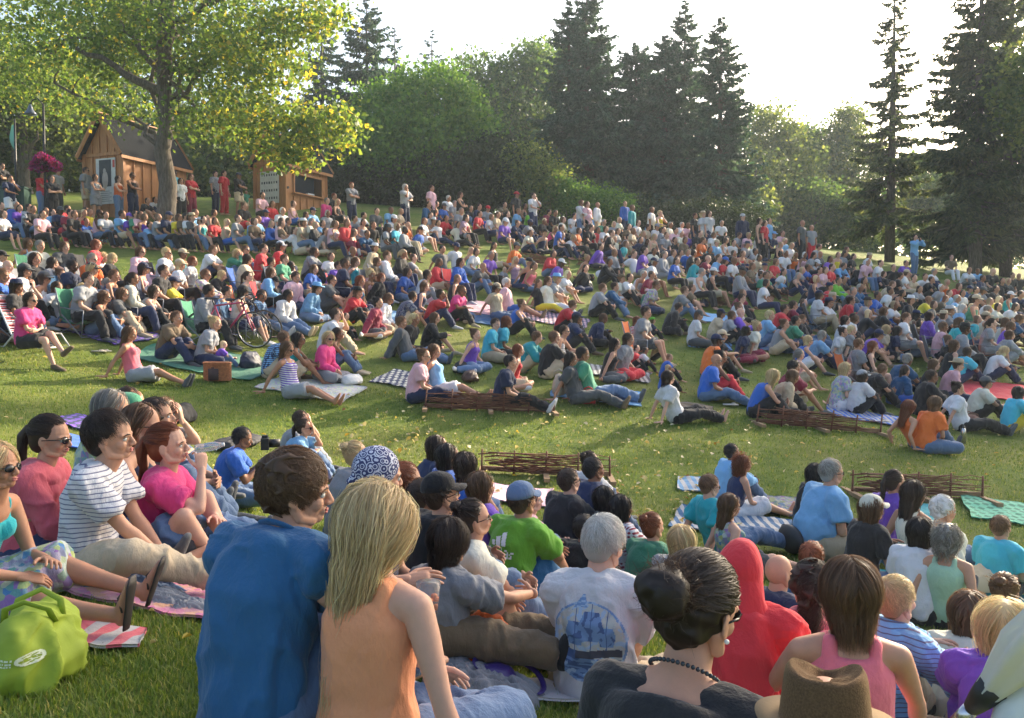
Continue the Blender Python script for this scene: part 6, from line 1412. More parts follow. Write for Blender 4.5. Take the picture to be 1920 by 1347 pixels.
gry = fg(846, 1008, 3.6, 'grey', 48, 1, 'te', 'so', 'bd', 0, 'hi', 'person with tousled dark brown hair in a grey tee and orange red shorts', curl=.25, hn=3600, var=9, shoes='w')
str_ = fg(212, 818, 4.15, 'stripes', 8, 0, 'tw', 'ps', 'sd', 0, 'hi', 'short dark haired person in a white thin striped tee and khaki trousers', tpat='T', shoes=None, hn=3800, var=1)
cor = fg(96, 816, 4.3, 'hoodie', 4, 1, 'ol', 'pn', 'pd', 0, 'hi', 'long dark ponytailed person with sunglasses in a coral long sleeved top', glasses=True, hn=3600, hairL=.5, var=10)
drk = fg(322, 832, 4.6, 'drink', 6, 1, 'tf', 'si', 'pr', 1, 'hi', 'ginger ponytailed person in a magenta tee drinking from a clear bottle', hn=3200, var=11, shoes=None, fat=1.1)
ban = fg(712, 885, 3.6, 'legs', -5, 0, 'tn', 'pv', 'hk', 0, 'hi', 'person in a navy paisley bandana with outstretched dark trousers and black shoes', shoes='k')
def bandana(o, P, sex):
    HM, ho = hmat(P, skel(P, sex)); g = G(); g.ell((-.014, 0, .136), (.107, .091, .100), 18, M=roty(-.22)); g.chain([(-.10, 0, .10), (-.125, 0, .08)], [.022, .018], 8)
    v, f = g.done(.006, 3); v = v @ HM.T + ho; h = obj('bandana', mk_mesh('bandana', v, f, []), o)
    m_, t, oo = nodes('paisley'); vo = t.nodes.new('ShaderNodeTexVoronoi'); vo.feature = 'DISTANCE_TO_EDGE'; vo.inputs['Scale'].default_value = 34; t.links.new(coord(t), vo.inputs[0])
    v2 = t.nodes.new('ShaderNodeTexVoronoi'); v2.inputs['Scale'].default_value = 34; t.links.new(coord(t), v2.inputs[0])
    wv = t.nodes.new('ShaderNodeMath'); wv.operation = 'PINGPONG'; wv.inputs[1].default_value = .16; t.links.new(v2.outputs[0], wv.inputs[0])
    c = ramp(t, wv.outputs[0], [(.05, (.55, .57, .66)), (.075, (.03, .04, .13))]); pbsdf(t, oo, c, .8); h.data.materials.append(m_)
bandana(ban, FP['legs'], 0)
fl = fg(0, 868, 3.35, 'flip', -4, 1, 'nt', 'ki', 'by', 2, 'hi', 'blond person in sunglasses, patterned skirt and flip flops beside the lime green bag', glasses=True, shoes=None, bpat='F')
lf = fg(-52, 850, 4.3, 'side', -2, 1, 'nk', 'sq', 'sd', 2, 'hi', 'person in blue plaid shorts hugging raised knees, cut off by the edge', bpat='P', shoes=None)
def flipflops(o, P):
    S = skel(P, 1)
    for k in 'LR':
        m = MB(); an, fd, d = S['an' + k], S['fd' + k], S['sk' + k]; sdf = nrm(np.cross(fd, d)); b = an + d * .066
        m.tube([b - fd * .06, b - fd * .02, b + fd * .06, b + fd * .15, b + fd * .20], [(.03, .008), (.036, .009), (.036, .009), (.046, .009), (.03, .008)], 12, ref=sdf)
        for s in (1, -1): m.tube([b + fd * .13 - d * .03, b + fd * .09 + sdf * s * .022 - d * .048, b + fd * .03 + sdf * s * .036 - d * .012], .005, 6)
        m.build('flip_flop', plain('dark_rubber', (.03, .025, .022), .6), o, True)
flipflops(fl, FP['flip'])
# --- the rows behind them
L5 = [
 (268, 792, 5.2, 'hoodie', 4, 1, 'nn', 'pi', 'bm', 0, dict(glasses=True), 'bobbed brown haired person with sunglasses in a navy vest'),
 (212, 748, 6.1, 'hoodie', 10, 1, 'tw', 'pi', 'lg', 0, dict(tpat='F'), 'long ash blond haired person in a white patterned top'),
 (252, 745, 6.7, 'k', 8, 0, 'tg', 'pk', 'sy', 0, dict(hat='cap', hatc='g'), 'person in a dark green cap among the heads by the sunny grass'),
 (302, 775, 5.8, 'k', 14, 0, 'td', 'pi', 'sd', 0, dict(curl=.5, var=1), 'dark curly haired person just behind the drinking one'),
 (313, 740, 7.3, 'chin', 6, 0, 'te', 'pi', 'bm', 1, dict(curl=.6, var=1), 'brown curly haired person shielding the face with a raised hand'),
 (243, 692, 8.2, 'chin', 4, 0, 'tk', 'pk', 'sd', 2, {}, 'person in a black tee with a hand at the mouth alone on the sunny grass'),
 (454, 818, 8.0, 'camera', 14, 0, 'tb', 'pi', 'sk', 3, {}, 'black haired person in a bright blue tee holding a camera'),
 (572, 800, 9.6, 'chin', 8, 1, 'tc', 'pi', 'pd', 0, dict(glasses=True), 'dark ponytailed person with sunglasses in a light cyan top on the open grass'),
 (566, 784, 10.0, 'chin', 6, 0, 'te', 'pe', 'sd', 1, {}, 'cropped brown haired person behind the one in light cyan'),
 (673, 848, 6.8, 'k', 40, 1, 'te', 'pi', 'uy', 0, {}, 'curly blond person with hair pinned up behind the bandana'),
 (768, 895, 4.8, 'k', 26, 1, 'te', 'pi', 'sr', 0, dict(glasses=True), 'auburn haired person with glasses between bandana and black cap'),
 (800, 925, 4.7, 'k', 40, 0, 'te', 'pi', 'sd', 0, {}, 'brown haired person half hidden left of the black cap'),
 (826, 835, 8.2, 'k', 18, 1, 'tn', 'pi', 'ld', 0, dict(glasses=True, hairL=.4), 'long dark haired person in a plain navy top near the hurdle'),
 (846, 852, 7.5, 'k', 26, 1, 'tb', 'pi', 'lk', 2, dict(hairL=.4), 'long black haired person in a royal blue tee'),
 (878, 868, 6.9, 'k', 58, 1, 'nb', 'pi', 'bd', 0, dict(curl=.1, var=2), 'dark bobbed person in a blue vest with a black bag strap'),
 (908, 908, 5.7, 'k', 40, 1, 'tu', 'pi', 'lm', 0, {}, 'long brown haired person in a purple tee holding a leaflet'),
 (836, 920, 4.45, 'k', 30, 0, 'tk', 'pk', 'sd', 0, dict(hat='cap', hatc='k', glasses=True), 'bearded person in a black cap and black tee'),
 (896, 966, 4.2, 'k', 22, 1, 'tx', 'pi', 'ud', 0, dict(glasses=True), 'person with pinned dark hair and glasses in a cream tee'),
 (1072, 898, 7.0, 'k', 34, 0, 'tk', 'pk', 'sd', 1, dict(glasses=True, fat=1.1), 'heavy set person with glasses in a plain black tee in front of the hurdle'),
 (1110, 862, 8.6, 'k', 40, 1, 'tw', 'pi', 'ud', 1, {}, 'dark bun haired person in white beyond the navy tee'),
 (1118, 876, 7.8, 'k', 26, 0, 'tn', 'pi', 'sk', 3, {}, 'black haired person in a navy tee hugging the knees'),
 (1138, 930, 6.9, 'k', 44, 1, 'td', 'pi', 'lk', 3, {}, 'long black haired person with a white emblem on a dark top'),
 (1170, 948, 6.3, 'k', 36, 1, 'ta', 'pi', 'lk', 3, dict(tpat='P'), 'long dark haired person in a red and white woven top'),
 (1100, 985, 5.5, 'k', 46, 0, 'tk', 'pk', 'sk', 3, dict(), 'black haired child behind the white haired person'),
 (1228, 982, 5.9, 'k', 40, 1, 'og', 'pi', 'ur', 0, dict(), 'person with auburn pinned hair in a green hooded top'),
 (1284, 1012, 5.4, 'k', 50, 1, 'te', 'pi', 'ly', 0, dict(), 'long fair haired person with sunglasses pushed up on the head'),
 (1332, 908, 7.7, 'lean', 24, 0, 'tt', 'pi', 'sm', 1, dict(glasses=True), 'short brown haired person in a teal hooded tee leaning back on straight arms'),
 (1370, 945, 7.1, 'leanb', 14, 1, 'nd', 'sd', 'lm', 1, dict(tpat='F', shoes='b'), 'long light brown haired person in a dark floral vest with bright blue shoes'),
 (1396, 868, 9.4, 'L', 8, 1, 'nn', 'kw', 'lr', 0, dict(curl=.8, var=3, shoes=None), 'person with bushy auburn curls in a navy vest and white skirt'),
 (1376, 845, 10.0, 'k', 12, 0, 'oc', 'pi', 'sk', 3, {}, 'black haired person in a pale blue shirt behind the auburn curls'),
 (1562, 882, 8.0, 'c', 12, 0, 'tc', 'ps', 'sg', 0, dict(glasses=True, fat=1.3), 'large grey haired person in a sky blue polo with a black waist pack'),
 (1536, 885, 8.7, 'k', 16, 1, 'tk', 'pk', 'lk', 1, dict(hairL=.5), 'long black haired person behind the large one in sky blue'),
 (1640, 950, 6.9, 'K', 18, 1, 'tk', 'pi', 'lm', 0, dict(hat='cap', hatc='x', hairL=.4), 'person in an off white cap with long wavy hair and black tee'),
 (1680, 900, 8.1, 'q', 20, 1, 'tu', 'pk', 'pd', 0, dict(), 'dark ponytailed person in a purple tee by the hurdle'),
 (1716, 922, 7.5, 'leanb', 20, 1, 'nx', 'pi', 'ld', 2, dict(shoes=None), 'long dark haired person with a bare back leaning on straight arms'),
 (1770, 952, 6.8, 'leanb', 10, 0, 'tx', 'ss', 'sw', 0, dict(curl=.6, var=4, shoes=None), 'white haired person in a cream tee with bare feet beside the bare backed one'),
 (1776, 1005, 5.9, 'leanb', 52, 1, 'nj', 'pk', 'bg', 0, dict(curl=.9, var=5), 'curly grey haired person in a sleeveless mint top on the teal mat'),
 (1728, 992, 6.1, 'L', 50, 1, 'tw', 'pk', 'lk', 1, {}, 'long black haired person in a white top with cut out back'),
 (1880, 985, 6.9, 'L', 26, 0, 'th', 'pk', 'sm', 0, dict(), 'short brown haired child in a plain turquoise tee on the dark blanket'),
 (1463, 1066, 4.1, 'side', 34, 0, 'tn', 'pi', 'hy', 0, {}, 'shaven headed child in a navy top beside the red hood'),
 (1526, 1038, 4.8, 'k', 50, 0, 'tq', 'pk', 'sr', 0, {}, 'auburn haired child beyond the shaven headed one'),
 (1886, 1100, 4.6, 'k', 50, 1, 'te', 'pi', 'um', 0, {}, 'brown haired person with a small topknot near the edge of the teal mat'),
 (1822, 1142, 3.9, 'k', 56, 1, 'tx', 'pi', 'lm', 0, {}, 'long chestnut haired person in cream next to the striped hooded child'),
 (1884, 1160, 3.1, 'k', 60, 1, 'tu', 'pu', 'ly', 0, dict(hairL=.45, hn=900, var=6), 'long honey blond haired person in purple at the lower corner'),
 (1000, 934, 6.4, 'k', 10, 1, 'tp', 'pi', 'bk', 1, {}, 'black bobbed person behind the grey blue cap'),
]
for px, py, d, po, az, sx, tp_, bt, hr, sk_, kw, lb in L5:
    kw = dict(kw); q = 'hi' if d < 3.2 else 'mid'; s_ = .72 if 'child' in lb and d > 4 else None
    if s_ and d > 6: s_ = .78
    o = fg(px, py, d, po, az, sx, tp_, bt, hr, sk_, q, lb, sc=s_, **kw)
    if 'waist pack' in lb:
        m = MB(); m.ell((-.20, .05, .16), (.07, .20, .13), 14); m.build('waist_pack', plain('black_nylon', (.015, .016, .02), .5), o, True)
    if 'camera' in lb: CAMP = o
    if 'blue vest with' in lb:
        m = MB(); S = skel(POSES['k'], 1); m.tube([S['s'] + S['sdv'] * .10 + np.array([.02, 0, .05]), S['c'] + np.array([-.13, 0, 0]), S['w'] + np.array([-.13, -.10, 0])], [(.004, .018)] * 3, 6); m.build('bag_strap', plain('black_nylon', (.015, .016, .02), .5), o, True)
adp = fg(985, 932, 5.1, 'k', 48, 0, 'tm', 'sq', 'sd', 2, 'mid', 'person in a grey blue cap and lime green sports tee with white back print', hat='cap', hatc='i', glasses=False)
Sx = skel(POSES['k'], 0); decal(adp, 'tee_shirt', adi, .24, .17, -.01, float(Sx['c'][2] + .03), 46, 40, [WHITEINK], 'logo_print')
# ------------------------------------------------------------------ carried and lying things
def P3(px, py, up=0.0):
    p = hit(px, py); return p + np.array([0, 0, up])
def rounded(name, parts, vox, mat, parent=None, fold=.012, seed=1, smooth=4):
    g = G()
    for p in parts: getattr(g, p[0])(*p[1:])
    v, f = g.done(vox, smooth); v = folds(v, fold, 7, seed, f); return obj(name, mk_mesh(name, v, f, [mat]), parent)
def bag(px, py, w_, h_, dp, c, label, az=0, handles=True, vox=.014, name='tote_bag', cat='bag', fold=.02):
    p = P3(px, py); r = obj(name, None, None, tuple(p), (0, 0, R(az))); tag(r, label, cat)
    P = [(0, 0, .01), (0, 0, h_ * .3), (0, 0, h_ * .7), (.0, 0, h_ * .95)]
    b = rounded('body', [('tube', P, [(w_ * .5, dp * .5), (w_ * .54, dp * .55), (w_ * .48, dp * .40), (w_ * .42, dp * .16)], 18, (1, 0, 0))], vox, c, r, fold, int(px))
    if handles:
        for y in (-dp * .16, dp * .16):
            m = MB(); m.tube([(-w_ * .2, y, h_ * .88), (-w_ * .17, y * 1.6, h_ * 1.12), (0, y * 2.2, h_ * 1.25), (w_ * .17, y * 1.6, h_ * 1.1), (w_ * .2, y, h_ * .88)], [(.004, .013)] * 5, 6); m.build('handle', c, r, True)
    return r
bg = bag(66, 1268, .38, .27, .20, cloth('m'), 'lime green cloth shopping bag slumped on the grass beside the flip flops', 8, True, .011, fold=.035)
CC['B'] = (.40, .52, .03); setmat_ = [o for o in bg.children]
bg.scale = (1.05, 1, .82); bagmat = plain('lime_nonwoven', (.27, .36, .025), .75, var=.15, scale=5)
for o in bg.children: o.data.materials.clear(); o.data.materials.append(bagmat)
def logo(u, v):
    r2 = ((u - .68) / .30) ** 2 + ((v - .45) / .42) ** 2
    if r2 < 1: return 0 if (r2 > .55 or noise.noise(Vector((u * 9, v * 12, 2))) > .05) and (v < .75 or u > .5) else None
    if u < .34: return 0 if (abs(v - .3) < .07 or abs(v - .52) < .07 or abs(v - .72) < .06) and noise.noise(Vector((u * 25, v * 3, 7))) > -.12 else None
    return None
def decal2(root, gname, pix, w_, h_, oz, n, m_, mats, name, ox=0):
    g = child(root, gname); me = g.data; bvh = BVHTree.FromPolygons([v.co.copy() for v in me.vertices], [tuple(p.vertices) for p in me.polygons]); grid = {}; V = []; F = []
    def vert(i, j):
        if (i, j) not in grid:
            h_l, nn, _, _ = bvh.ray_cast(Vector((ox + (i / n - .5) * w_, -1.5, oz + (.5 - j / m_) * h_)), Vector((0, 1, 0))); grid[(i, j)] = None if h_l is None else len(V)
            if h_l is not None: V.append(h_l + nn * .003)
        return grid[(i, j)]
    for i in range(n):
        for j in range(m_):
            if pix((i + .5) / n, (j + .5) / m_) is None: continue
            q = [vert(i, j), vert(i, j + 1), vert(i + 1, j + 1), vert(i + 1, j)]
            if None not in q: F.append(tuple(q))
    if F: obj(name, mk_mesh(name, V, F, mats), g)
decal2(bg, 'body', logo, .11, .05, .15, 60, 30, [plain('bag_print', (.62, .66, .45), .7)], 'bag_logo', .03)
bag(676, 582, .42, .34, .24, plain('bright_green_nonwoven', (.09, .45, .06), .7), 'bright green shopping bag standing on the grey blue mat', -8)
bag(1048, 740, .48, .34, .2, plain('beige_canvas', (.42, .37, .29), .85), 'beige canvas tote standing near the end of the central hurdle', -5)
bag(1102, 756, .36, .22, .22, plain('red_plastic', (.55, .06, .06), .35), 'translucent red carrier bag on the blue sheet', 5, True, .014, 'carrier_bag')
bag(1094, 742, .46, .26, .25, plain('red_fleece', (.42, .02, .03), .9), 'bundled bright red jacket behind the red carrier bag', 0, False, .016, 'jacket', 'jacket')
bag(868, 698, .42, .2, .3, plain('black_nylon', (.015, .016, .02), .5), 'black rucksack lying behind the long haired person in purple', -10, False, .016, 'rucksack', 'rucksack')
bag(882, 715, .36, .18, .25, plain('brown_leather', (.07, .03, .018), .45), 'brown leather rucksack next to bare feet', -10, False, .016, 'rucksack', 'rucksack')
bag(660, 720, .5, .15, .3, plain('white_towelling', (.62, .62, .60), .9), 'bunched white towel on the patterned blanket', -10, False, .016, 'towel', 'towel')
bag(1820, 800, .5, .2, .3, plain('tan_plaid_bag', (.20, .10, .07), .8), 'brown woven handbag beside the person in orange', -10, True, .016, 'handbag')
bag(1480, 1068, .0001 + .4, .18, .25, plain('dark_green_bag', (.03, .07, .06), .7), 'dark green rucksack behind the shaven headed child', 0, False, .016, 'rucksack', 'rucksack') if False else None
bag(1102, 545, .42, .30, .26, plain('black_nylon', (.015, .016, .02), .5), 'upright black rucksack on the upper lawn', -10, False, .016, 'rucksack', 'rucksack')
bag(470, 690, .45, .28, .3, plain('navy_nylon', (.018, .025, .05), .6), 'navy rucksack at the end of the olive blanket', -10, False, .016, 'rucksack', 'rucksack')
bag(1320, 575, .34, .2, .2, plain('navy_nylon', (.018, .025, .05), .6), 'small navy bag near the middle right hurdle', 0, False, .016, 'rucksack', 'rucksack')
bag(340, 790, .6, .22, .3, plain('black_fleece', (.02, .02, .022), .9), 'heap of black jackets on the sunny grass', 0, False, .016, 'jacket', 'jacket')
bag(445, 835, .8, .1, .4, plain('dark_jacket', (.03, .03, .035), .8), 'dark jacket spread on the grass above the camera holder', -20, False, .016, 'jacket', 'jacket')
def pile(px, py, w_, dp, h_, mat, label, az, seed, name='jacket', cat='clothing', amp=.05):
    p = P3(px, py, .0); n = 60; V = []; c, s = math.cos(R(az)), math.sin(R(az))
    for i in range(n):
        for j in range(n):
            u, v = i / (n - 1) * 2 - 1, j / (n - 1) * 2 - 1; e = max(0, 1 - (abs(u) ** 2.6 + abs(v) ** 2.6) * .98) ** .45
            w0 = noise.noise(Vector((u * 1.6, v * 1.6, seed))); fo = abs(noise.noise(Vector((u * 3.2 + w0 * 2, v * 5.2 + w0 * 2, seed + 3)))) ; f2 = abs(noise.noise(Vector((u * 9 + w0, v * 13, seed + 5))))
            x, y = u * w_ / 2 * (1 + .25 * noise.noise(Vector((v * 2, seed, 1)))), v * dp / 2 * (1 + .25 * noise.noise(Vector((u * 2, seed, 2))))
            V.append((x * c - y * s, x * s + y * c, e * (h_ * (.75 + .6 * w0) + amp * .8 * (.5 - fo) * 2 + amp * .15 * (.4 - f2)) + .004))
    V = np.array(V); V[:, 2] = np.maximum(V[:, 2], .004); V[:, 2] += H(V[:, 0] + p[0], V[:, 1] + p[1]) - p[2]
    F = [(i * n + j, (i + 1) * n + j, (i + 1) * n + j + 1, i * n + j + 1) for i in range(n - 1) for j in range(n - 1)]
    o = obj(name, mk_mesh(name, V, F, [mat]), None, tuple(p)); tag(o, label, cat); return o
pile(235, 1112, .62, .30, .06, cloth('i'), 'crumpled faded denim jacket on the flowered blanket', -12, 4)
pile(318, 1140, .42, .26, .05, cloth('e'), 'crumpled grey top lying on the flowered blanket', -16, 9)
pile(905, 1300, .46, .32, .09, cloth('e'), 'crumpled grey purple cardigan on the grass beside the blond person', -10, 14)
def strap():
    p = P3(945, 1302, 0); r = obj('handbag', None, None, tuple(p)); tag(r, 'purple handbag with a long curved strap half under the cardigan', 'handbag')
    m = MB(); m.tube([(.14 * math.cos(a) + .02, .12 * math.sin(a), .03 + .10 * max(0, math.sin(a * .5))) for a in np.linspace(-.6, 3.6, 22)], [(.012, .004)] * 22, 6); m.build('strap', plain('purple_leather', (.05, .03, .16), .35), r, True)
    rounded('body', [('ell', (-.08, 0, .05), (.13, .09, .06), 16)], .01, plain('purple_leather', (.05, .03, .16), .35), r, .015)
strap()
def bottle(px, py, d, label, az=0, hand=None, L=.21):
    global _b
    p = at(px, py, d); r = obj('water_bottle', None, None, tuple(p), (0, R(82), R(8))); tag(r, label, 'bottle')
    r.scale = (.72,) * 3; g = MB(); g.tube([(0, 0, 0), (0, 0, .01), (0, 0, .05), (0, 0, .06), (0, 0, .07), (0, 0, .14), (0, 0, .17), (0, 0, .19)], [.026, .031, .031, .028, .031, .031, .022, .012], 18)
    m_, t, o = nodes('clear_plastic'); b = pbsdf(t, o, (.85, .9, .92), .08); b.inputs['Transmission Weight'].default_value = .8; b.inputs['IOR'].default_value = 1.2; g.build('bottle_body', m_, r, True)
    g = MB(); g.tube([(0, 0, .185), (0, 0, .205)], .014, 14); g.build('cap', plain('white_cap', (.7, .7, .7), .4), r, True)
bottle(366, 842, 4.38, 'clear plastic water bottle held to the mouth of the ginger person')
def cup():
    p = at(803, 1118, 2.95); r = obj('plastic_cup', None, None, tuple(p)); tag(r, 'clear plastic cup of orange snacks held beside the blond hair', 'cup')
    m = MB(); n = 20; m.tube([(0, 0, -.06), (0, 0, .05)], [.032, .043], n); m_, t, o = nodes('clear_cup'); b = pbsdf(t, o, (.9, .9, .9), .06); b.inputs['Transmission Weight'].default_value = .85; b.inputs['IOR'].default_value = 1.15; m.build('cup_body', m_, r, True)
    m = MB(); rs = random.Random(2)
    for _ in range(14): m.ell((rs.uniform(-.02, .02), rs.uniform(-.02, .02), rs.uniform(-.045, .01)), (.010, .009, .008), 8)
    m.build('snacks', plain('orange_snack', (.6, .16, .03), .6), r, True)
cup()
def camera_prop():
    p = at(497, 832, 7.6); r = obj('camera', None, None, tuple(p), (0, 0, R(14))); tag(r, 'black camera in the hands of the person in bright blue', 'camera')
    m = MB(); m.box((0, 0, 0), (.07, .14, .10)); m.box((0, 0, .06), (.05, .06, .03)); m.build('body', IRON, r); m = MB(); m.tube([(.03, 0, 0), (.13, 0, 0)], .038, 14); m.build('lens', IRON, r, True)
    p = at(1719, 448, 38.1); r = obj('camera', None, None, tuple(p)); tag(r, 'small black camera raised to the face of the standing photographer', 'camera'); m = MB(); m.box((0, 0, 0), (.14, .10, .10)); m.tube([(.05, 0, 0), (.18, 0, 0)], .035, 10); m.build('body', IRON, r)
camera_prop()
def basket():
    p = P3(408, 714); r = obj('picnic_basket', None, None, tuple(p), (0, 0, R(-8))); tag(r, 'tan wicker picnic basket in front of the small blond child', 'basket')
    wk = plain('wicker', (.34, .13, .05), .8, var=.4, scale=30); m = MB()
    for k in range(14):
        z = .012 + k * .019; m.tube([(.22 * math.cos(a) * (1 + .01 * math.sin(a * 12 + k * math.pi)), .14 * math.sin(a) * (1 + .02 * math.sin(a * 12 + k * math.pi)), z) for a in np.linspace(0, 2 * math.pi, 49)], .011, 6)
    m.tube([(.225 * math.cos(a), .145 * math.sin(a), .285) for a in np.linspace(0, 2 * math.pi, 33)], .016, 8); m.build('side', wk, r, True)
    m = MB(); m.tube([(0, 0, .015), (0, 0, .2)], [(.2, .125), (.2, .125)], 20); m.build('lining', plain('dark_cloth', (.05, .03, .03), .9), r, True)
    m = MB(); m.box((0, -.152, .19), (.05, .01, .07)); m.build('clasp', plain('brown_leather', (.07, .03, .018), .45), r)
basket()
def bicycle(px, py, az, lean, c, label, sc=1.0):
    p = P3(px, py); r = obj('bicycle', None, None, tuple(p)); r.rotation_euler = (Matrix.Rotation(R(az), 3, 'Z') @ Matrix.Rotation(R(lean), 3, 'X')).to_euler(); r.scale = (sc,) * 3; tag(r, label, 'bicycle')
    pm = plain('frame_' + c, {'pink': (.42, .05, .12), 'black': (.02, .02, .022)}[c], .3); al = plain('alloy', (.5, .5, .52), .25, metal=.9); rb = plain('tyre_rubber', (.025, .025, .025), .8)
    for x in (-.51, .51):
        m = MB(); ring = [(x + .335 * math.cos(a), 0, .34 + .335 * math.sin(a)) for a in np.linspace(0, 2 * math.pi, 41)]; m.tube(ring, .0145, 8); w_ = m.build('wheel', rb, r, True)
        m = MB(); m.tube([(x + .318 * math.cos(a), 0, .34 + .318 * math.sin(a)) for a in np.linspace(0, 2 * math.pi, 41)], .010, 6); m.build('rim', al, w_, True)
        m = MB()
        for k in range(20): a = k * math.pi / 10; m.tube([(x + .02 * math.cos(a + 1.2), .02 * (-1) ** k, .34 + .02 * math.sin(a + 1.2)), (x + .315 * math.cos(a), 0, .34 + .315 * math.sin(a))], .0022, 4)
        m.tube([(x, -.05, .34), (x, .05, .34)], .018, 8); m.build('spokes', al, w_, True)
    m = MB(); bb, st, hd, hb_, ra, fa = (-.05, 0, .28), (-.20, 0, .80), (.34, 0, .86), (.37, 0, .74), (-.51, 0, .34), (.51, 0, .34)
    for a, b, q in ((bb, st, .017), (st, hd, .017), (bb, hb_, .019), (hd, hb_, .020)): m.tube([a, b], q, 10)
    for s in (.05, -.05): m.tube([bb, (ra[0], s, ra[2])], .011, 8); m.tube([(st[0], 0, st[2] - .04), (ra[0], s, ra[2])], .010, 8); m.tube([hb_, (fa[0] - .04, s, .45), (fa[0], s, fa[2])], .012, 8)
    m.build('frame', pm, r, True)
    m = MB(); m.tube([hd, (.33, 0, .96)], .014, 8); m.tube([(.33, 0, .96), (.40, 0, .97)], .013, 8)
    for s in (1, -1): m.tube([(.40, 0, .97), (.40, s * .19, .97), (.46, s * .205, .965), (.50, s * .205, .92), (.46, s * .205, .85), (.40, s * .205, .84)], .013, 8)
    m.build('handlebar', IRON, r, True)
    m = MB(); m.tube([st, (-.23, 0, .92)], .013, 8); m.tube([(-.36, 0, .945), (-.28, 0, .94), (-.18, 0, .935), (-.08, 0, .93)], [(.05, .015), (.07, .02), (.035, .017), (.018, .012)], 12, ref=(0, 1, 0)); m.build('saddle', IRON, r, True)
    m = MB(); m.tube([(-.05, .045, .28), (-.05, .05, .28)], .095, 24); m.tube([(-.05, .06, .28), (.10, .07, .22)], .01, 6); m.tube([(-.05, -.06, .28), (-.20, -.07, .34)], .01, 6); m.box((.11, .11, .22), (.09, .09, .02)); m.box((-.21, -.11, .34), (.09, .09, .02)); m.build('crank', al, r, True)
    return r
bicycle(432, 652, -8, 14, 'pink', 'dark pink road bicycle lying tilted behind the blond adult and child', 1.0)
bicycle(478, 633, -24, 30, 'black', 'black bicycle propped low right behind the pink one', .9)
def lawn_chair():
    p = P3(62, 652); r = obj('lawn_chair', None, None, tuple(p), (0, 0, R(-8))); tag(r, 'low white framed lawn chair under the person in magenta', 'lawn chair')
    wt = plain('white_tube', (.68, .68, .66), .35); m = MB()
    for y in (-.28, .28):
        m.tube([(-.50, y, .03), (-.30, y, .02), (-.12, y, .22), (.30, y, .22), (.44, y, .02), (.30, y, .0)], .014, 8); m.tube([(-.45, y, .85), (-.16, y, .22), (-.05, y, .12)], .014, 8)
    m.tube([(-.45, -.28, .85), (-.45, .28, .85)], .014, 8); m.tube([(-.50, -.28, .03), (-.50, .28, .03)], .014, 8); m.tube([(.30, -.28, .0), (.30, .28, .0)], .014, 8); m.build('frame', wt, r, True)
    wb = MB()
    for k in range(9): x = -.14 + k * .052; wb.box((x, 0, .232), (.04, .56, .006))
    for k in range(11): f = k / 10; wb.box((-.18 - .26 * f, 0, .28 + .55 * f), (.006, .56, .042), mat=roty(-.42))
    wb.build('webbing', cloth('r', 'S'), r)
lawn_chair()
def leaf_chair():
    p = P3(205, 462); r = camp_chair(p[0], p[1], p[2], R(200), 0, 'r', 'empty red folding chair with a maple leaf flag back', 1.05)
    m = MB(); b = child(r, 'backrest'); 
    m.box((-.350, 0, .60), (.02, .30, .24), mi=0, mat=roty(-.33)); 
    pts = [(0, .10), (.025, .055), (.05, .065), (.045, .02), (.085, .035), (.075, .005), (.10, -.005), (.04, -.05), (.05, -.07), (.008, -.06), (.008, -.10)]
    pts = pts + [(-x, z) for x, z in pts[::-1]]
    V = [(-.3 - (.05 if 1 else 0), y, .60 + z) for y, z in pts]; 
    flag = [( -.2875 - .34 * (z + .24) * 0 , y, z) for y, z in pts]
    RM_ = roty(-.33)
    for side, off in ((1, .013), (-1, -.013)):
        VV = [np.array([-.350, 0, .60]) + RM_ @ np.array([off, y, z]) for y, z in pts]; m.add(VV, [tuple(range(len(VV)))], 1)
    m.build('flag_panel', [plain('flag_white', (.62, .62, .62), .7), plain('flag_red', (.5, .02, .03), .7)], b)
leaf_chair()
def frisbee():
    p = P3(1125, 530, .25); r = MB(); r.tube([(0, 0, 0), (0, 0, .012), (0, 0, .02)], [.14, .135, .12], 24); o = r.build('frisbee', plain('white_plastic', (.68, .68, .68), .4), None, True, tuple(p), (R(60), 0, 0)); tag(o, 'white plastic disc leaning behind the upright black rucksack', 'disc')
frisbee()
def flops(px, py, label, az=-12):
    p = P3(px, py, .0); r = obj('sandals', None, None, tuple(p), (0, 0, R(az))); tag(r, label, 'sandals')
    for s in (-.06, .06):
        m = MB(); m.tube([(-.13, s, .03), (-.05, s, .03), (.05, s * 1.1, .032), (.13, s * 1.1, .03)], [(.03, .01), (.034, .011), (.044, .011), (.03, .009)], 12, ref=(0, 1, 0)); m.tube([(.09, s, .045), (.05, s - .03, .06), (.01, s - .035, .04)], .005, 5); m.tube([(.09, s, .045), (.05, s + .03, .06), (.01, s + .035, .04)], .005, 5); m.build('sandal', plain('pale_rubber', (.55, .50, .42), .7), r, True)
flops(190, 662, 'pair of pale flip flops on the sunny grass right of the lawn chair'); flops(1650, 792, 'pair of dark sandals at the edge of the striped mat'); flops(1370, 762, 'pair of sandals in front of the person in a plain blue top')
def steel_bottle():
    p = P3(1806, 832); r = obj('drinks_flask', None, None, tuple(p)); tag(r, 'steel flask standing by the brown woven handbag', 'flask'); m = MB(); m.tube([(0, 0, 0), (0, 0, .2), (0, 0, .23), (0, 0, .25)], [.038, .038, .03, .02], 16); m.build('body', plain('steel', (.5, .5, .5), .25, metal=.9), r, True); m = MB(); m.tube([(0, 0, .25), (0, 0, .28)], .022, 12); m.build('lid', IRON, r, True)
steel_bottle()
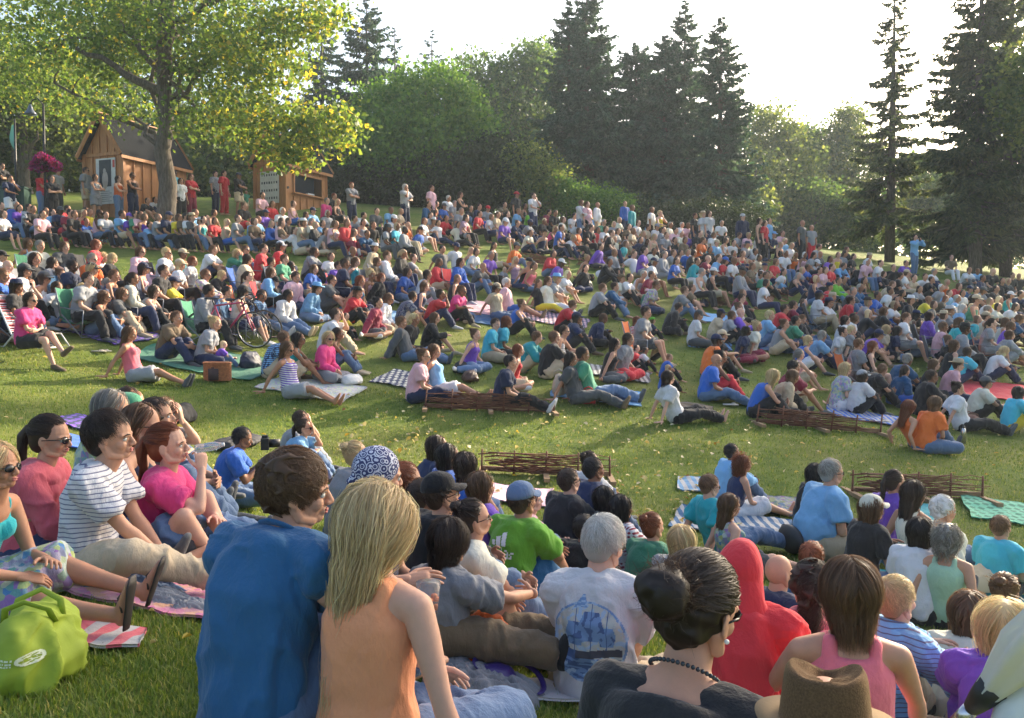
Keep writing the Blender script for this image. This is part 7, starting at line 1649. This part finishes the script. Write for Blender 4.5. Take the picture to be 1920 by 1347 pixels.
def stroller():
    """folded white parasol with black ribs and handle leaning in the lower right corner"""
    a, b = at(1800, 1350, 1.25), at(1955, 1195, 1.12); r = obj('folded_parasol', None, None, tuple(a)); tag(r, 'white folded parasol with a black handle and silver pin in the lower corner', 'parasol')
    d = b - a; L = np.linalg.norm(d); u = d / L; m = MB()
    m.tube([-u * .12, u * L * .30], .0085, 10); m.tube([u * L * .16, u * L * .30, u * L * .46], [.012, .018, .022], 14); m.build('handle', IRON, r, True)
    m = MB(); m.tube([-u * .01, u * .03], .0115, 12); m.build('pin', plain('alloy', (.5, .5, .52), .25, metal=.9), r, True)
    n = 26; V = []; F = []; S = np.cross(u, [0, 0, 1.]); S = nrm(S); T = np.cross(u, S)
    for k in range(12):
        f = k / 11; c = u * L * (.40 + f * 1.0); rad = .018 + .016 * min(1, f * 2.2)
        for j in range(n):
            an = 2 * math.pi * j / n; rr_ = rad * (1 + .16 * math.sin(an * 6 + f * 2.4) + .05 * noise.noise(Vector((f * 5, j * .5, 1)))); V.append(c + S * math.cos(an) * rr_ + T * math.sin(an) * rr_)
    for k in range(11):
        for j in range(n): F.append((k * n + j, k * n + (j + 1) % n, (k + 1) * n + (j + 1) % n, (k + 1) * n + j))
    obj('canopy', mk_mesh('canopy', V, F, [leafmat('white_nylon', [(0, (.60, .64, .66)), (1, (.66, .70, .72))], .25, 1, .35)]), r)
    q = at(1880, 1300, 1.18) - a; m = MB(); m.tube([q + np.array([-.0, 0, -.09]), q + np.array([.02, 0, -.02]), q + np.array([.05, 0, .05]), q + np.array([.11, 0, .13])], [(.03, .02), (.035, .022), (.04, .024), (.05, .03)], 16); m.build('cover', plain('white_plastic_shell', (.58, .62, .66), .3), r, True)
stroller()
# ------------------------------------------------------------------ grass blades and fallen leaves
def grass():
    rs = np.random.RandomState(2); P = []; S = []
    for (d0, d1, n, s) in ((1.6, 3.2, 60000, .038), (3.2, 5, 90000, .038), (5, 8, 70000, .038), (8, 14, 70000, .042), (14, 22, 30000, .042)):
        y = np.sqrt(rs.uniform(d0 ** 2, d1 ** 2, n)); x = y * rs.uniform(-.68, .68, n)
        P.append(np.c_[x, y]); S.append(np.full(n, s) * rs.uniform(.5, 1.3, n) * (1 + .0 * y))
    P = np.vstack(P); S = np.concatenate(S); z = np.concatenate([H(P[i:i + 20000, 0], P[i:i + 20000, 1]) for i in range(0, len(P), 20000)])
    n = len(P); B = np.c_[P, z - .006]
    a = rs.uniform(0, 2 * math.pi, n); ln = rs.uniform(.15, .9, n); wd = (.0014 + P[:, 1] * .00030) * rs.uniform(.7, 1.3, n)
    dr = np.c_[np.cos(a), np.sin(a), np.zeros(n)]; sd_ = np.c_[-np.sin(a), np.cos(a), np.zeros(n)]
    up = np.array([0, 0, 1.])
    p1 = B + up * (S * .55)[:, None] + dr * (S * ln * .25)[:, None]; p2 = B + up * (S * .85)[:, None] + dr * (S * ln * .8)[:, None]
    V = np.stack([B - sd_ * wd[:, None], B + sd_ * wd[:, None], p1 + sd_ * wd[:, None] * .8, p1 - sd_ * wd[:, None] * .8, p2 + sd_ * wd[:, None] * .15, p2 - sd_ * wd[:, None] * .15], 1).reshape(-1, 3)
    i = np.arange(n)[:, None] * 6; F = np.vstack([i + np.array([[0, 1, 2, 3]]), i + np.array([[3, 2, 4, 5]])])
    m = leafmat('grass_blades', [(0, (.07, .135, .022)), (.5, (.145, .23, .038)), (.88, (.25, .31, .07)), (1, (.42, .38, .15))], .35, 1.5)
    o = obj('grass', mk_mesh('grass', V, F, [m], None, False)); tag(o, 'short green lawn grass', 'grass', kind='stuff')
def litter():
    rs = np.random.RandomState(9); C = []
    for (x0, x1, y0, y1, n) in ((700, 1420, 770, 1000, 340), (480, 900, 730, 900, 60), (1400, 1900, 800, 900, 60), (0, 500, 660, 900, 25), (900, 1300, 500, 800, 40), (1150, 1400, 880, 990, 30), (250, 450, 1150, 1300, 6)):
        for _ in range(n):
            p = hit(rs.uniform(x0, x1), rs.uniform(y0, y1))
            if p is not None: C.append(p + [0, 0, .045])
    C = np.array(C); n = len(C)
    d = rs.normal(size=(n, 3)); d[:, 2] *= .35; d /= np.linalg.norm(d, axis=1)[:, None]; u = np.tile([0, 0, 1.], (n, 1)) + rs.normal(size=(n, 3)) * .4; s = np.cross(d, u); s /= np.linalg.norm(s, axis=1)[:, None]
    u = np.cross(s, d); L = rs.uniform(.022, .042, n)[:, None] * np.clip(C[:, 1:2] / 9, .5, 1.0)
    V = np.stack([C - d * L, C - d * L * .3 + s * L * .75 + u * .012, C + d * L * .4 + s * L * .5 + u * .015, C + d * L * 1.1, C + d * L * .4 - s * L * .5 + u * .015, C - d * L * .3 - s * L * .75 + u * .012], 1).reshape(-1, 3)
    i = np.arange(n)[:, None] * 6; F = np.vstack([i + np.array([[0, 1, 2, 3]]), i + np.array([[0, 3, 4, 5]])])
    m = leafmat('dry_leaves', [(0, (.50, .40, .16)), (.4, (.62, .55, .36)), (.8, (.65, .50, .10)), (1, (.30, .15, .06))], .25, 1)
    o = obj('fallen_leaves', mk_mesh('fallen_leaves', V, F, [m], None, False)); tag(o, 'dry yellow leaves scattered over the grass', 'leaves', kind='stuff')
grass(); litter()

def haze():
    m = MB(); m.box((0, 100, 9), (380, 310, 44)); m.V[0][:, 2] = np.where(m.V[0][:, 2] > 9, 26, float(H([0, 20, 62, -62, 45], [0, 8, 0, 0, 10]).min()) - 6)
    mt, t, o = nodes('haze'); v = t.nodes.new('ShaderNodeVolumePrincipled'); v.inputs['Density'].default_value = HAZE; v.inputs['Color'].default_value = (.80, .92, 1.0, 1); v.inputs['Anisotropy'].default_value = .35
    t.links.new(v.outputs[0], o.inputs['Volume']); h = m.build('haze', mt); tag(h, 'pale evening haze over the lawn', 'haze', kind='stuff')
HAZE = .0009
haze()
